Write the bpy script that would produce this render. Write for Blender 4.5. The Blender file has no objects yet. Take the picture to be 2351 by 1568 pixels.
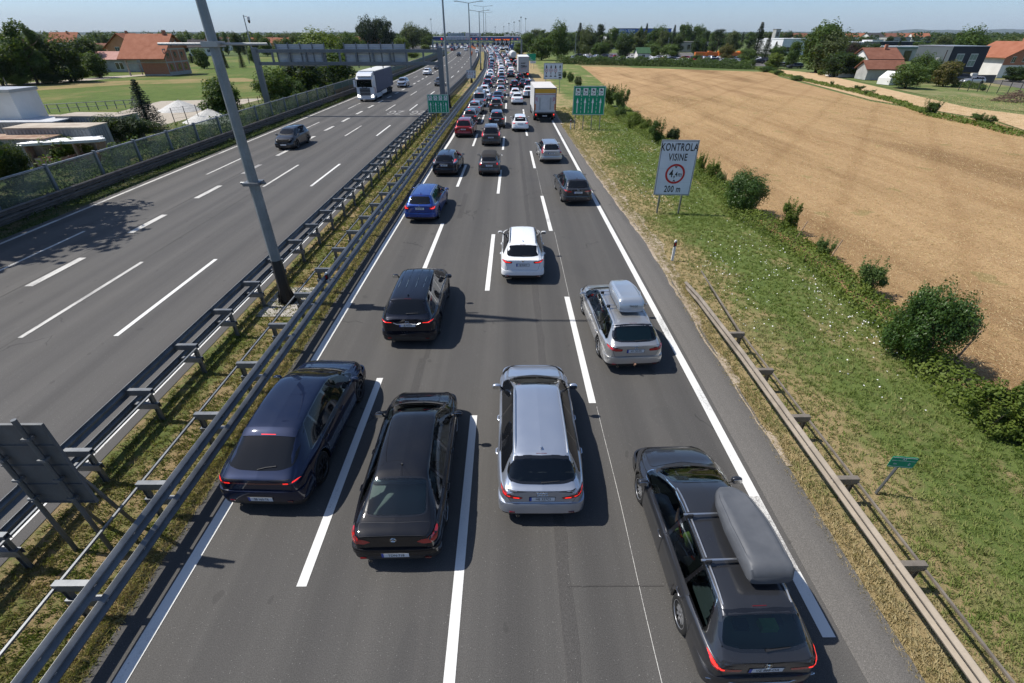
import bpy, bmesh, math, random
import numpy as np
from mathutils import Vector, Matrix
from mathutils.bvhtree import BVHTree
from mathutils.geometry import delaunay_2d_cdt

# ---------------------------------------------------------------- camera
scene = bpy.context.scene
C = scene.collection
FPX, CX, CY, CAMH = 1090.0, 1175.5, 784.0, 8.8      # focal length and centre, in pixels of a 2351 px wide frame
TH = math.atan((784 - 78) / FPX)                     # pitch below the horizon
PS = math.atan(6.5 * math.cos(TH) / FPX)             # yaw to the right of the road's direction
cam_d = bpy.data.cameras.new('camera')
cam_d.sensor_width = 36.0
cam_d.lens = FPX / 2351 * 36
cam_d.clip_start = 0.1
cam_d.clip_end = 30000
cam = bpy.data.objects.new('camera', cam_d)
C.objects.link(cam)
cam.location = (0, 0, CAMH)
cam.rotation_euler = (math.pi / 2 - TH, 0, -PS)
scene.camera = cam

# ---------------------------------------------------------------- sky, sun, exposure
SUN_EL = math.radians(55)
SUN_AZ = math.radians(9)          # the sun stands to the left (-X) and a little ahead (+Y)
sun_dir = Vector((-math.cos(SUN_EL) * math.cos(SUN_AZ), math.cos(SUN_EL) * math.sin(SUN_AZ), math.sin(SUN_EL)))
w = bpy.data.worlds.new("World")
scene.world = w
w.use_nodes = True
nt = w.node_tree
bg = nt.nodes['Background']
sky = nt.nodes.new('ShaderNodeTexSky')
sky.sky_type = 'NISHITA'
sky.sun_disc = False
sky.sun_elevation = SUN_EL
# sky sun_rotation: 0 puts the sun at +Y, positive turns clockwise seen from above
sky.sun_rotation = math.atan2(sun_dir.x, sun_dir.y)
sky.altitude = 120
sky.air_density = 1.0
sky.dust_density = 0.7
sky.ozone_density = 2.2
mxs = nt.nodes.new('ShaderNodeMix'); mxs.data_type = 'RGBA'; mxs.blend_type = 'MULTIPLY'; mxs.inputs[0].default_value = 1.0
wtc = nt.nodes.new('ShaderNodeTexCoord'); wsep = nt.nodes.new('ShaderNodeSeparateXYZ'); nt.links.new(wtc.outputs['Generated'], wsep.inputs[0])
wrp = nt.nodes.new('ShaderNodeValToRGB'); nt.links.new(wsep.outputs[2], wrp.inputs[0])     # summer haze: paler and bluer low down, plain sky above
we = wrp.color_ramp.elements; we[0].position = 0.0; we[0].color = (0.78, 0.94, 1.26, 1); we[1].position = 0.45; we[1].color = (0.98, 0.99, 1.02, 1)
e_ = we.new(0.06); e_.color = (0.72, 0.92, 1.30, 1)
nt.links.new(wrp.outputs[0], mxs.inputs[7])
nt.links.new(sky.outputs[0], mxs.inputs[6]); nt.links.new(mxs.outputs[2], bg.inputs[0])
bg.inputs[1].default_value = 0.10
sl = bpy.data.lights.new('sun', 'SUN')
sl.energy = 4.7
sl.angle = math.radians(0.5)
sl.color = (1.0, 0.955, 0.88)
sun = bpy.data.objects.new('sun', sl)
C.objects.link(sun)
sun.rotation_euler = (-sun_dir).to_track_quat('-Z', 'Y').to_euler()
vs = scene.view_settings
vs.view_transform = 'Standard'
vs.look = 'None'
vs.exposure = 0.28
vs.gamma = 1.0
vs.use_curve_mapping = False
scene.cycles.max_bounces = 8
scene.cycles.transparent_max_bounces = 24
scene.cycles.caustics_reflective = False
scene.cycles.caustics_refractive = False
scene.cycles.sample_clamp_indirect = 4.0
scene.cycles.use_denoising = True
scene.cycles.volume_bounces = 0

# ---------------------------------------------------------------- image <-> ground
_fw = Vector((math.sin(PS) * math.cos(TH), math.cos(PS) * math.cos(TH), -math.sin(TH)))
_rt = Vector((math.cos(PS), -math.sin(PS), 0))
_up = _rt.cross(_fw)
def G(px, py, z=0.0):
    """the point at height z that is seen at (px, py)"""
    d = _fw + _rt * ((px - CX) / FPX) - _up * ((py - CY) / FPX)
    t = (z - CAMH) / d.z
    return d.x * t, d.y * t
def PY(x, y, z):
    v = Vector((x, y, z - CAMH)); d = v.dot(_fw)
    return CX + FPX * v.dot(_rt) / d, CY - FPX * v.dot(_up) / d
def ZT(x, y, py):
    """height of the point above (x, y) that is seen at image row py"""
    lo, hi = -5.0, min(90.0, CAMH + y * 1.1)
    for _ in range(40):
        m = (lo + hi) / 2
        if PY(x, y, m)[1] > py: lo = m
        else: hi = m
    return lo

# ---------------------------------------------------------------- tags
def tag(o, label=None, cat=None, group=None, kind=None):
    if label: o['label'] = label
    if cat: o['category'] = cat
    if group: o['group'] = group
    if kind: o['kind'] = kind
    return o
def empty(name, loc=(0, 0, 0), rz=0.0, label=None, cat=None, group=None):
    o = bpy.data.objects.new(name, None)
    C.objects.link(o)
    o.location = loc
    o.rotation_euler = (0, 0, rz)
    o.empty_display_size = 0.3
    return tag(o, label, cat, group)
def copy_tree(o, parent=None):
    c = o.copy(); C.objects.link(c); c.parent = parent
    for ch in o.children: copy_tree(ch, c)
    return c

# ---------------------------------------------------------------- mesh collector
class MB:
    def __init__(s):
        s.v = []; s.f = []; s.m = []
    def add(s, verts, faces, mi=0):
        n = len(s.v)
        s.v.extend([tuple(p) for p in verts])
        s.f.extend([tuple(i + n for i in f) for f in faces])
        s.m.extend([mi] * len(faces))
        return s
    def box(s, c, size, mi=0, rz=0.0, M=None):
        hx, hy, hz = size[0] / 2, size[1] / 2, size[2] / 2
        vs_ = [Vector((x, y, z)) for z in (-hz, hz) for y in (-hy, hy) for x in (-hx, hx)]
        if rz:
            R = Matrix.Rotation(rz, 3, 'Z'); vs_ = [R @ p for p in vs_]
        if M is not None: vs_ = [M @ p for p in vs_]
        c = Vector(c)
        return s.add([p + c for p in vs_], [(0, 2, 3, 1), (4, 5, 7, 6), (0, 1, 5, 4), (2, 6, 7, 3), (0, 4, 6, 2), (1, 3, 7, 5)], mi)
    def bb(s, x0, x1, y0, y1, z0, z1, mi=0):
        return s.box(((x0 + x1) / 2, (y0 + y1) / 2, (z0 + z1) / 2), (x1 - x0, y1 - y0, z1 - z0), mi)
    def tube(s, pts, r, n=8, mi=0, cap=True):
        pts = [Vector(p) for p in pts]
        rs = r if isinstance(r, (list, tuple)) else [r] * len(pts)
        rings = []
        prev = None
        for i, p in enumerate(pts):
            t = (pts[min(i + 1, len(pts) - 1)] - pts[max(i - 1, 0)]).normalized()
            if prev is None:
                a = Vector((0, 0, 1)) if abs(t.z) < 0.9 else Vector((1, 0, 0))
                u = t.cross(a).normalized()
            else:
                u = (prev - t * prev.dot(t)).normalized()
            prev = u
            v = t.cross(u)
            rings.append([p + (u * math.cos(2 * math.pi * k / n + math.pi / n) + v * math.sin(2 * math.pi * k / n + math.pi / n)) * rs[i] for k in range(n)])
        vs_ = [q for r_ in rings for q in r_]
        fs = []
        for i in range(len(pts) - 1):
            for k in range(n):
                k2 = (k + 1) % n
                fs.append((i * n + k, i * n + k2, (i + 1) * n + k2, (i + 1) * n + k))
        if cap:
            fs.append(tuple(range(n))[::-1]); fs.append(tuple((len(pts) - 1) * n + k for k in range(n)))
        return s.add(vs_, fs, mi)
    def prism(s, poly, axis, a0, a1, mi=0):
        """extrude a 2D polygon (CCW) along axis 'x' (poly in y,z), 'y' (x,z) or 'z' (x,y)"""
        f = {'x': lambda p, a: (a, p[0], p[1]), 'y': lambda p, a: (p[0], a, p[1]), 'z': lambda p, a: (p[0], p[1], a)}[axis]
        n = len(poly)
        vs_ = [f(p, a0) for p in poly] + [f(p, a1) for p in poly]
        fs = [tuple(range(n))[::-1], tuple(range(n, 2 * n))] + [(i, (i + 1) % n, n + (i + 1) % n, n + i) for i in range(n)]
        return s.add(vs_, fs, mi)
    def lathe(s, prof, axis='x', n=24, c=(0, 0, 0), mi=0):
        """prof: list of (a, r) along axis"""
        vs_ = []
        for a, r in prof:
            for k in range(n):
                t = 2 * math.pi * k / n
                u, v = r * math.cos(t), r * math.sin(t)
                p = {'x': (a, u, v), 'y': (u, a, v), 'z': (u, v, a)}[axis]
                vs_.append((p[0] + c[0], p[1] + c[1], p[2] + c[2]))
        fs = []
        for i in range(len(prof) - 1):
            for k in range(n):
                k2 = (k + 1) % n
                fs.append((i * n + k, i * n + k2, (i + 1) * n + k2, (i + 1) * n + k))
        return s.add(vs_, fs, mi)
    def grid(s, rows, mi=0, flip=False):
        n = len(rows[0]); vs_ = [p for r in rows for p in r]
        fs = []
        for i in range(len(rows) - 1):
            for k in range(n - 1):
                q = (i * n + k, i * n + k + 1, (i + 1) * n + k + 1, (i + 1) * n + k)
                fs.append(q[::-1] if flip else q)
        return s.add(vs_, fs, mi)
    def mesh(s, name, mats, smooth=False, recalc=True, angle=None):
        me = bpy.data.meshes.new(name)
        me.from_pydata(s.v, [], s.f)
        if not isinstance(mats, (list, tuple)): mats = [mats]
        for m in mats: me.materials.append(m)
        if any(s.m): me.polygons.foreach_set('material_index', s.m)
        if recalc and len(s.f) < 60000:
            bm = bmesh.new(); bm.from_mesh(me)
            bmesh.ops.recalc_face_normals(bm, faces=bm.faces)
            bm.to_mesh(me); bm.free()
        if smooth:
            me.polygons.foreach_set('use_smooth', [True] * len(me.polygons))
            if angle is not None:
                me.set_sharp_from_angle(angle=math.radians(angle))
        me.update()
        return me
    def build(s, name, mats, parent=None, smooth=False, recalc=True, angle=35, loc=None):
        me = s.mesh(name, mats, smooth, recalc, angle)
        return link(name, me, parent, loc)
def link(name, me, parent=None, loc=None):
    o = bpy.data.objects.new(name, me)
    C.objects.link(o)
    if parent is not None: o.parent = parent
    if loc is not None: o.location = loc
    return o
def np_mesh(name, verts, faces, mats, mi=None, smooth=False):
    """fast mesh of equal-size faces from numpy arrays"""
    me = bpy.data.meshes.new(name)
    nv, nf, k = len(verts), len(faces), faces.shape[1]
    me.vertices.add(nv); me.vertices.foreach_set('co', np.ascontiguousarray(verts, dtype=np.float32).ravel())
    me.loops.add(nf * k); me.loops.foreach_set('vertex_index', np.ascontiguousarray(faces, dtype=np.int32).ravel())
    me.polygons.add(nf); me.polygons.foreach_set('loop_start', np.arange(0, nf * k, k, dtype=np.int32))
    for m in (mats if isinstance(mats, (list, tuple)) else [mats]): me.materials.append(m)
    if mi is not None: me.polygons.foreach_set('material_index', np.ascontiguousarray(mi, dtype=np.int32))
    if smooth: me.polygons.foreach_set('use_smooth', np.ones(nf, dtype=bool))
    me.update(calc_edges=True)
    me.validate()
    return me
def chaikin(pts, it=2, closed=False):
    for _ in range(it):
        out = []
        n = len(pts)
        if closed:
            for i in range(n):
                a, b = pts[i], pts[(i + 1) % n]
                out.append(tuple(a[k] * .75 + b[k] * .25 for k in range(len(a))))
                out.append(tuple(a[k] * .25 + b[k] * .75 for k in range(len(a))))
        else:
            out.append(pts[0])
            for i in range(n - 1):
                a, b = pts[i], pts[i + 1]
                if i > 0: out.append(tuple(a[k] * .75 + b[k] * .25 for k in range(len(a))))
                if i < n - 2: out.append(tuple(a[k] * .25 + b[k] * .75 for k in range(len(a))))
            out.append(pts[-1])
        pts = out
    return pts

# ---------------------------------------------------------------- materials
MAT = {}
def S(v): return ((v / 255.0) / 12.92) if v / 255.0 <= 0.04045 else (((v / 255.0) + 0.055) / 1.055) ** 2.4
def principled(name, color=(0.5, 0.5, 0.5), rough=0.5, metal=0.0, coat=0.0, spec=0.5, emis=None, es=0.0):
    if name in MAT: return MAT[name]
    m = bpy.data.materials.new(name); m.use_nodes = True
    b = m.node_tree.nodes['Principled BSDF']
    b.inputs['Base Color'].default_value = (*color[:3], 1)
    b.inputs['Roughness'].default_value = rough
    b.inputs['Metallic'].default_value = metal
    b.inputs['Coat Weight'].default_value = coat
    b.inputs['Coat Roughness'].default_value = 0.03
    b.inputs['Specular IOR Level'].default_value = spec
    if emis:
        b.inputs['Emission Color'].default_value = (*emis, 1); b.inputs['Emission Strength'].default_value = es
    MAT[name] = m
    return m
class NT:
    """small helper for node graphs"""
    def __init__(s, m): s.m = m; s.t = m.node_tree; s.b = s.t.nodes.get('Principled BSDF')
    def n(s, typ, **kw):
        nd = s.t.nodes.new(typ)
        for k, v in kw.items(): setattr(nd, k, v)
        return nd
    def l(s, a, b): s.t.links.new(a, b)
    def coord(s, kind='Object'):
        return s.n('ShaderNodeTexCoord').outputs[kind]
    def mapping(s, src, scale=(1, 1, 1), rot=(0, 0, 0)):
        mp = s.n('ShaderNodeMapping'); mp.inputs['Scale'].default_value = scale; mp.inputs['Rotation'].default_value = rot
        s.l(src, mp.inputs['Vector']); return mp.outputs[0]
    def noise(s, src, scale, detail=4, rough=0.55, dist=0.0):
        nd = s.n('ShaderNodeTexNoise'); nd.inputs['Scale'].default_value = scale; nd.inputs['Detail'].default_value = detail
        nd.inputs['Roughness'].default_value = rough; nd.inputs['Distortion'].default_value = dist
        s.l(src, nd.inputs['Vector']); return nd.outputs['Fac']
    def ramp(s, fac, stops, interp='LINEAR'):
        nd = s.n('ShaderNodeValToRGB'); nd.color_ramp.interpolation = interp
        e = nd.color_ramp.elements
        while len(e) < len(stops): e.new(0.5)
        for i, (p, c) in enumerate(stops):
            e[i].position = p; e[i].color = (*c, 1) if len(c) == 3 else c
        s.l(fac, nd.inputs[0]); return nd.outputs[0]
    def mix(s, fac, a, b, mode='MIX'):
        nd = s.n('ShaderNodeMix', data_type='RGBA', blend_type=mode)
        if isinstance(fac, (int, float)): nd.inputs[0].default_value = fac
        else: s.l(fac, nd.inputs[0])
        for sk, v in ((nd.inputs[6], a), (nd.inputs[7], b)):
            if isinstance(v, (tuple, list)): sk.default_value = (*v[:3], 1)
            else: s.l(v, sk)
        return nd.outputs[2]
    def math(s, op, a, b=None, c=None, clamp=False):
        nd = s.n('ShaderNodeMath', operation=op, use_clamp=clamp)
        for i, v in enumerate((a, b, c)):
            if v is None: continue
            if isinstance(v, (int, float)): nd.inputs[i].default_value = v
            else: s.l(v, nd.inputs[i])
        return nd.outputs[0]
    def bump(s, h, strength=0.3, dist=0.01):
        nd = s.n('ShaderNodeBump'); nd.inputs['Strength'].default_value = strength; nd.inputs['Distance'].default_value = dist
        s.l(h, nd.inputs['Height']); s.l(nd.outputs[0], s.b.inputs['Normal']); return nd
    def color(s, c): s.l(c, s.b.inputs['Base Color'])
def new_mat(name, rough=0.8, spec=0.3, metal=0.0):
    m = principled(name, (0.5, 0.5, 0.5), rough, metal, 0.0, spec)
    return m, NT(m)

def mottled(name, c1, c2, scale=3.0, rough=0.8, spec=0.3, metal=0.0, bump=0.0, bscale=None, detail=5, coat=0.0, stretch=(1, 1, 1)):
    if name in MAT: return MAT[name]
    m, n = new_mat(name, rough, spec, metal)
    co = n.mapping(n.coord(), stretch)
    f = n.noise(co, scale, detail)
    n.color(n.ramp(f, [(0.32, c1), (0.68, c2)]))
    n.b.inputs['Coat Weight'].default_value = coat
    if bump: n.bump(n.noise(co, bscale or scale * 4, 4), bump, 0.01)
    return m

def car_paint(name, color, metal=0.35, rough=0.28):
    if name in MAT: return MAT[name]
    m, n = new_mat(name, rough, 0.06 if max(color) < .2 else .3, metal)
    co = n.coord()
    dust = n.noise(co, 2.3, 5)
    flake = n.noise(co, 900, 1)
    k = tuple(min(1, c * 1.25 + 0.004) for c in color)
    base = n.mix(n.math('MULTIPLY', flake, 0.6), color, k)
    n.color(n.mix(n.math('MULTIPLY', n.math('SUBTRACT', dust, 0.35, clamp=True), 0.05), base, (0.18, 0.16, 0.13)))
    r = n.math('MULTIPLY_ADD', dust, 0.18, rough - 0.07)
    n.l(r, n.b.inputs['Roughness'])
    n.b.inputs['Coat Weight'].default_value = 1.0
    n.b.inputs['Coat Roughness'].default_value = 0.035
    return m

def galv(name, c1=(0.20, 0.215, 0.23), c2=(0.34, 0.355, 0.37), rough=0.45):
    if name in MAT: return MAT[name]
    m, n = new_mat(name, rough, 0.5, 0.55)
    co = n.coord()
    f = n.noise(co, 2.2, 6, 0.65); g = n.noise(co, 30, 3)
    n.color(n.mix(n.math('MULTIPLY', g, 0.5), n.ramp(f, [(0.3, c1), (0.7, c2)]), tuple(x * 0.75 for x in c1)))
    n.l(n.math('MULTIPLY_ADD', f, 0.3, rough - 0.15), n.b.inputs['Roughness'])
    return m

STEEL = galv('galvanised_steel', (0.135, 0.145, 0.155), (0.27, 0.28, 0.29), .5)
STEEL_WARM = galv('dusty_steel', (0.20, 0.17, 0.135), (0.40, 0.345, 0.28), 0.65)
POLE = galv('pole_steel', (0.17, 0.20, 0.22), (0.27, 0.30, 0.32), 0.5)
ALU = principled('aluminium', (0.62, 0.63, 0.65), 0.3, 0.9)
SIGNBACK = galv('sign_back', (0.12, 0.125, 0.13), (0.19, 0.195, 0.20), 0.55)
RUBBER = principled('rubber', (0.018, 0.018, 0.018), 0.75, 0, 0, 0.3)
BLACKP = principled('black_plastic', (0.022, 0.022, 0.024), 0.5, 0, 0, 0.4)
GLOSSB = principled('gloss_black', (0.008, 0.008, 0.009), 0.08, 0, 1.0, 0.5)
UNDER = principled('underbody', (0.012, 0.012, 0.012), 0.9, 0, 0, 0.1)
CHROME = principled('chrome', (0.72, 0.73, 0.74), 0.12, 1.0)
RIM = principled('rim_silver', (0.52, 0.53, 0.55), 0.3, 0.8)
RIMD = principled('rim_dark', (0.06, 0.06, 0.065), 0.3, 0.7)
SEATM = principled('seat_cloth', (0.48, 0.52, 0.60), 0.9)
SHELF = principled('shelf_cloth', (0.22, 0.25, 0.25), 0.9)
SEATD = principled('seat_dark', (0.03, 0.03, 0.033), 0.9)
TAIL = principled('tail_red', (0.42, 0.008, 0.010), 0.12, 0, 1.0, 0.6)
TAILD = principled('tail_dark_red', (0.13, 0.004, 0.006), 0.12, 0, 1.0, 0.6)
TAILON = principled('tail_lit', (0.6, 0.02, 0.02), 0.2, 0, 1.0, 0.5, (1.0, 0.03, 0.02), 1.3)
CLEARL = principled('clear_lens', (0.62, 0.64, 0.66), 0.12, 0.3, 1.0)
HEADON = principled('head_lit', (0.8, 0.8, 0.8), 0.2, 0, 1.0, 0.5, (1.0, 0.96, 0.85), 3.0)
AMBER = principled('amber_lens', (0.7, 0.18, 0.01), 0.2, 0, 1.0)
WHITEP = principled('plate_white', (0.62, 0.63, 0.64), 0.35)
PLBLUE = principled('plate_blue', (0.02, 0.06, 0.35), 0.35)
INK = principled('ink_black', (0.008, 0.008, 0.01), 0.5)
RED = principled('sign_red', (0.42, 0.008, 0.012), 0.45)
SWHITE = mottled('sign_white', (0.52, 0.57, 0.64), (0.60, 0.65, 0.71), 1.5, 0.45)
SGREEN = mottled('sign_green', (0.004, 0.24, 0.125), (0.008, 0.29, 0.155), 1.5, 0.4)
SEMIW = principled('lettering_white', (0.72, 0.74, 0.75), 0.4)

def glass_mat(name, tint, trans):
    if name in MAT: return MAT[name]
    m = bpy.data.materials.new(name); m.use_nodes = True
    t = m.node_tree; t.nodes.clear()
    out = t.nodes.new('ShaderNodeOutputMaterial')
    tr = t.nodes.new('ShaderNodeBsdfTransparent'); tr.inputs[0].default_value = (*[x * trans for x in tint], 1)
    gl = t.nodes.new('ShaderNodeBsdfGlossy'); gl.inputs['Roughness'].default_value = 0.015
    gl.inputs['Color'].default_value = (0.95, 1.0, 1.0, 1)
    fr = t.nodes.new('ShaderNodeFresnel'); fr.inputs[0].default_value = 1.62
    mx = t.nodes.new('ShaderNodeMixShader')
    t.links.new(fr.outputs[0], mx.inputs[0]); t.links.new(tr.outputs[0], mx.inputs[1]); t.links.new(gl.outputs[0], mx.inputs[2])
    t.links.new(mx.outputs[0], out.inputs[0])
    MAT[name] = m
    return m
GL_CLEAR = glass_mat('glass_clear', (0.80, 0.92, 0.88), 0.68)
GL_TINT = glass_mat('glass_tinted', (0.8, 0.9, 1.0), 0.16)
GL_GREEN = glass_mat('glass_green', (0.62, 0.92, 0.84), 0.55)
GL_SIDE = glass_mat('glass_side', (0.75, 0.9, 0.9), 0.34)
GL_OPQ = principled('glass_dark', (0.006, 0.007, 0.009), 0.03, 0, 0.0, 0.42)

# ---------------------------------------------------------------- lettering
def txt(s_, size, mat, parent, loc, rot, sx=1.0, bold=0.0, name='lettering', align='CENTER', depth=0.0, spc=1.0):
    cu = bpy.data.curves.new('t', 'FONT')
    cu.body = s_; cu.size = size; cu.align_x = align; cu.align_y = 'CENTER'
    cu.offset = bold * size; cu.space_character = spc; cu.extrude = depth; cu.resolution_u = 3
    ob = bpy.data.objects.new('t', cu)
    me = bpy.data.meshes.new_from_object(ob)
    bpy.data.objects.remove(ob)
    me.name = name
    M = Matrix.LocRotScale(Vector(loc), rot, Vector((sx, 1, 1)))
    me.transform(M)
    me.materials.clear(); me.materials.append(mat)
    return link(name, me, parent)
from mathutils import Euler
FACE_BACK = Euler((math.pi / 2, 0, 0))       # lettering that reads for a viewer looking along +Y
# ================================================================ ROAD SHAPE
def sh(Y):
    return float(np.interp(Y, [0, 110, 150, 170, 200, 230, 260, 300, 360, 450, 700], [0, 0, -.5, -1.1, -2.1, -3.2, -4.6, -6.7, -10.3, -16, -36]))
LX = {0: ([0, 20, 40, 50, 110, 170, 260, 450], [-6.34, -6.25, -6.05, -5.8, -5.6, -6.8, -9.9, -21]),
      1: ([0, 11, 25, 40, 60, 110, 170, 260, 450], [-3.97, -3.97, -3.72, -3.48, -3.3, -3.1, -4.1, -7.0, -17.6]),
      2: ([0, 11, 24, 40, 51, 110, 170, 260, 450], [-1.0, -1.0, -.85, -.65, -.55, -.4, -1.4, -4.2, -14.2]),
      3: ([0, 10, 24, 40, 55, 110, 170, 260, 450], [2.34, 2.34, 2.2, 1.95, 1.8, 2.2, 1.3, -1.4, -10.8]),
      4: ([0, 10, 37, 62, 110, 170, 260, 450], [5.53, 5.53, 5.36, 5.19, 5.0, 4.1, 1.5, -7.0])}
def lx(i, Y): return float(np.interp(Y, LX[i][0], LX[i][1]))
def lane_x(k, Y): return (lx(k, Y) + lx(k + 1, Y)) / 2
YS = sorted(set(list(np.arange(-14, 120, 4.0)) + list(np.arange(120, 470, 8.0))))
def strip(mb, fx0, fx1, y0, y1, z=0.0, step=4.0, mi=0):
    n = max(1, int(math.ceil((y1 - y0) / step)))
    rows = [[(fx0(y), y, z), (fx1(y), y, z)] for y in [y0 + (y1 - y0) * i / n for i in range(n + 1)]]
    mb.grid(rows, mi)
    return mb

# ---- materials of the ground
def mat_asphalt(name, base, seed=0.0, lanes=()):
    m, n = new_mat(name, 0.85, 0.25)
    co = n.coord()
    big = n.noise(n.mapping(co, (0.35, 0.05, 1)), 1.0, 5, 0.6)
    med = n.noise(co, 1.3, 5, 0.6)
    fine = n.noise(co, 55, 3, 0.75)
    b0 = tuple(x * 0.90 for x in base); b1 = tuple(x * 1.10 for x in base)
    c = n.ramp(big, [(0.3, b0), (0.7, b1)])
    c = n.mix(0.35, c, n.ramp(med, [(0.3, tuple(x * 0.86 for x in base)), (0.7, tuple(x * 1.12 for x in base))]))
    c = n.mix(0.55, c, n.ramp(fine, [(0.36, tuple(x * 0.42 for x in base)), (0.52, base), (0.66, tuple(x * 1.65 for x in base))]))
    strk = n.noise(n.mapping(co, (1.5, .02, 1)), 1.0, 4, 0.6)
    c = n.mix(0.55, c, n.mix(1.0, c, n.ramp(strk, [(0.34, (.80, .80, .80)), (0.5, (1, 1, 1)), (0.66, (1.22, 1.21, 1.20))]), 'MULTIPLY'))
    pt = n.noise(n.mapping(co, (.5, .16, 1)), 1.0, 2, 0.4)
    c = n.mix(n.math('MULTIPLY', n.math('GREATER_THAN', pt, 0.66), .16), c, (.05, .05, .05))
    # pale chips of stone
    vo = n.n('ShaderNodeTexVoronoi'); vo.inputs['Scale'].default_value = 26.0; n.l(co, vo.inputs['Vector'])
    chip = n.math('LESS_THAN', vo.outputs['Distance'], 0.14)
    sel = n.math('GREATER_THAN', n.noise(co, 17, 2), 0.56)
    c = n.mix(n.math('MULTIPLY', n.math('MULTIPLY', chip, sel), 0.55), c, (0.36, 0.35, 0.33))
    wt = n.n('ShaderNodeTexWave', wave_type='BANDS', bands_direction='X'); wt.inputs['Scale'].default_value = .19; wt.inputs['Distortion'].default_value = 1.1; wt.inputs['Detail'].default_value = 3; wt.inputs['Detail Scale'].default_value = .25
    n.l(n.mapping(co, (1, .12, 1)), wt.inputs['Vector'])
    c = n.mix(.8, c, n.mix(1.0, c, n.ramp(wt.outputs['Fac'], [(0.0, (.86, .86, .87)), (.45, (1, 1, 1)), (1.0, (1.07, 1.065, 1.06))]), 'MULTIPLY'))
    oil = n.math('MULTIPLY', n.math('LESS_THAN', n.noise(n.mapping(co, (1.3, .9, 1)), 2.2, 2, .3), .255), .30)
    c = n.mix(oil, c, (.03, .029, .028))
    # cracks with tar in them
    vc = n.n('ShaderNodeTexVoronoi', feature='DISTANCE_TO_EDGE'); vc.inputs['Scale'].default_value = 0.16
    dist = n.n('ShaderNodeVectorMath', operation='ADD')
    sc = n.n('ShaderNodeVectorMath', operation='SCALE'); sc.inputs['Scale'].default_value = 0.7
    nz = n.n('ShaderNodeTexNoise'); nz.inputs['Scale'].default_value = 1.7; n.l(co, nz.inputs['Vector'])
    n.l(nz.outputs['Color'], sc.inputs[0]); n.l(co, dist.inputs[0]); n.l(sc.outputs[0], dist.inputs[1])
    n.l(dist.outputs[0], vc.inputs['Vector'])
    crack = n.math('MULTIPLY', n.math('LESS_THAN', vc.outputs['Distance'], 0.0035), n.math('GREATER_THAN', n.noise(co, 0.25, 2), 0.61))
    c = n.mix(n.math('MULTIPLY', crack, 0.45), c, (0.02, 0.02, 0.02))
    n.color(c)
    n.l(n.math('MULTIPLY_ADD', fine, 0.25, 0.68), n.b.inputs['Roughness'])
    n.bump(fine, 0.5, 0.012)
    return m
ASPH_R = mat_asphalt('asphalt_right', (0.081, 0.0775, 0.073))
ASPH_L = mat_asphalt('asphalt_left', (0.090, 0.086, 0.082))
ASPH_S = mat_asphalt('asphalt_shoulder', (0.130, 0.122, 0.112))
ASPH_SEAM = mat_asphalt('asphalt_seam', (0.066, 0.063, 0.060))
def mat_line(name='road_paint', wear=0.42, col=(0.66, 0.655, 0.63)):
    m, n = new_mat(name, 0.7, 0.3)
    co = n.coord()
    f = n.noise(co, 42, 4, 0.7)
    g = n.noise(n.mapping(co, (1, .25, 1)), 2.5, 5, 0.65)
    k = n.math('ADD', n.math('MULTIPLY', f, 0.55), n.math('MULTIPLY', g, 0.45))
    k = n.math('SUBTRACT', k, n.math('MULTIPLY', n.math('SUBTRACT', n.noise(co, .22, 2), .55, clamp=True), .9))
    c = n.ramp(k, [(wear - 0.05, (0.26, 0.25, 0.24)), (wear, tuple(x * .86 for x in col)), (wear + 0.10, col)])
    n.color(c); n.bump(f, 0.3, 0.006)
    return m
LINE = mat_line('road_paint', 0.385)
LINE_W = mat_line('road_paint_worn', 0.47, (0.56, 0.545, 0.51))
LINE_CHIP = mat_line('road_paint_chipped', 0.505, (0.62, 0.61, 0.58))
LINE_ZG = mat_line('road_paint_faded', 0.52, (0.42, 0.41, 0.39))

def xgrad(n, co, x0, x1):
    sp = n.n('ShaderNodeSeparateXYZ'); n.l(co, sp.inputs[0])
    return n.math('DIVIDE', n.math('SUBTRACT', x1, sp.outputs[0]), x1 - x0, None, True)
def mat_grass(name, green, green2, dry, dry_amt, scale=0.5, soil=(0.20, 0.145, 0.085), seed=0.0, xd=None):
    m, n = new_mat(name, 0.9, 0.15)
    co = n.coord()
    mp = n.mapping(co, (1, 0.55, 1)); 
    f = n.noise(mp, scale, 6, 0.62); g = n.noise(co, scale * 7, 5, 0.6); h = n.noise(co, 60, 3, 0.7)
    c = n.ramp(g, [(0.3, green), (0.7, green2)])
    k = n.math('ADD', n.math('MULTIPLY', f, 0.7), n.math('MULTIPLY', g, 0.3))
    if xd: k = n.math('SUBTRACT', n.math('ADD', k, .05), n.math('MULTIPLY', xgrad(n, co, *xd), .20))
    c = n.mix(n.ramp(k, [(0.33 + dry_amt * 0.22, (1, 1, 1)), (0.45 + dry_amt * 0.22, (0, 0, 0))]), c, dry)
    c = n.mix(n.ramp(h, [(0.30, (0.75, 0.75, 0.75)), (0.46, (0, 0, 0))]), c, soil)
    n.color(c); n.bump(n.noise(co, 35, 4, 0.7), 0.9, 0.05)
    return m
GREEN1, GREEN2, DRY = (0.075, 0.120, 0.028), (0.138, 0.182, 0.048), (0.32, 0.245, 0.125)
VERGE_M = mat_grass('verge_grass', GREEN1, GREEN2, DRY, 0.40, 0.33, xd=(7.0, 10.2))
MEDIAN_M = mat_grass('median_grass', (0.07, 0.10, 0.025), (0.14, 0.165, 0.045), (0.29, 0.21, 0.11), 0.52, 0.9)
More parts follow.
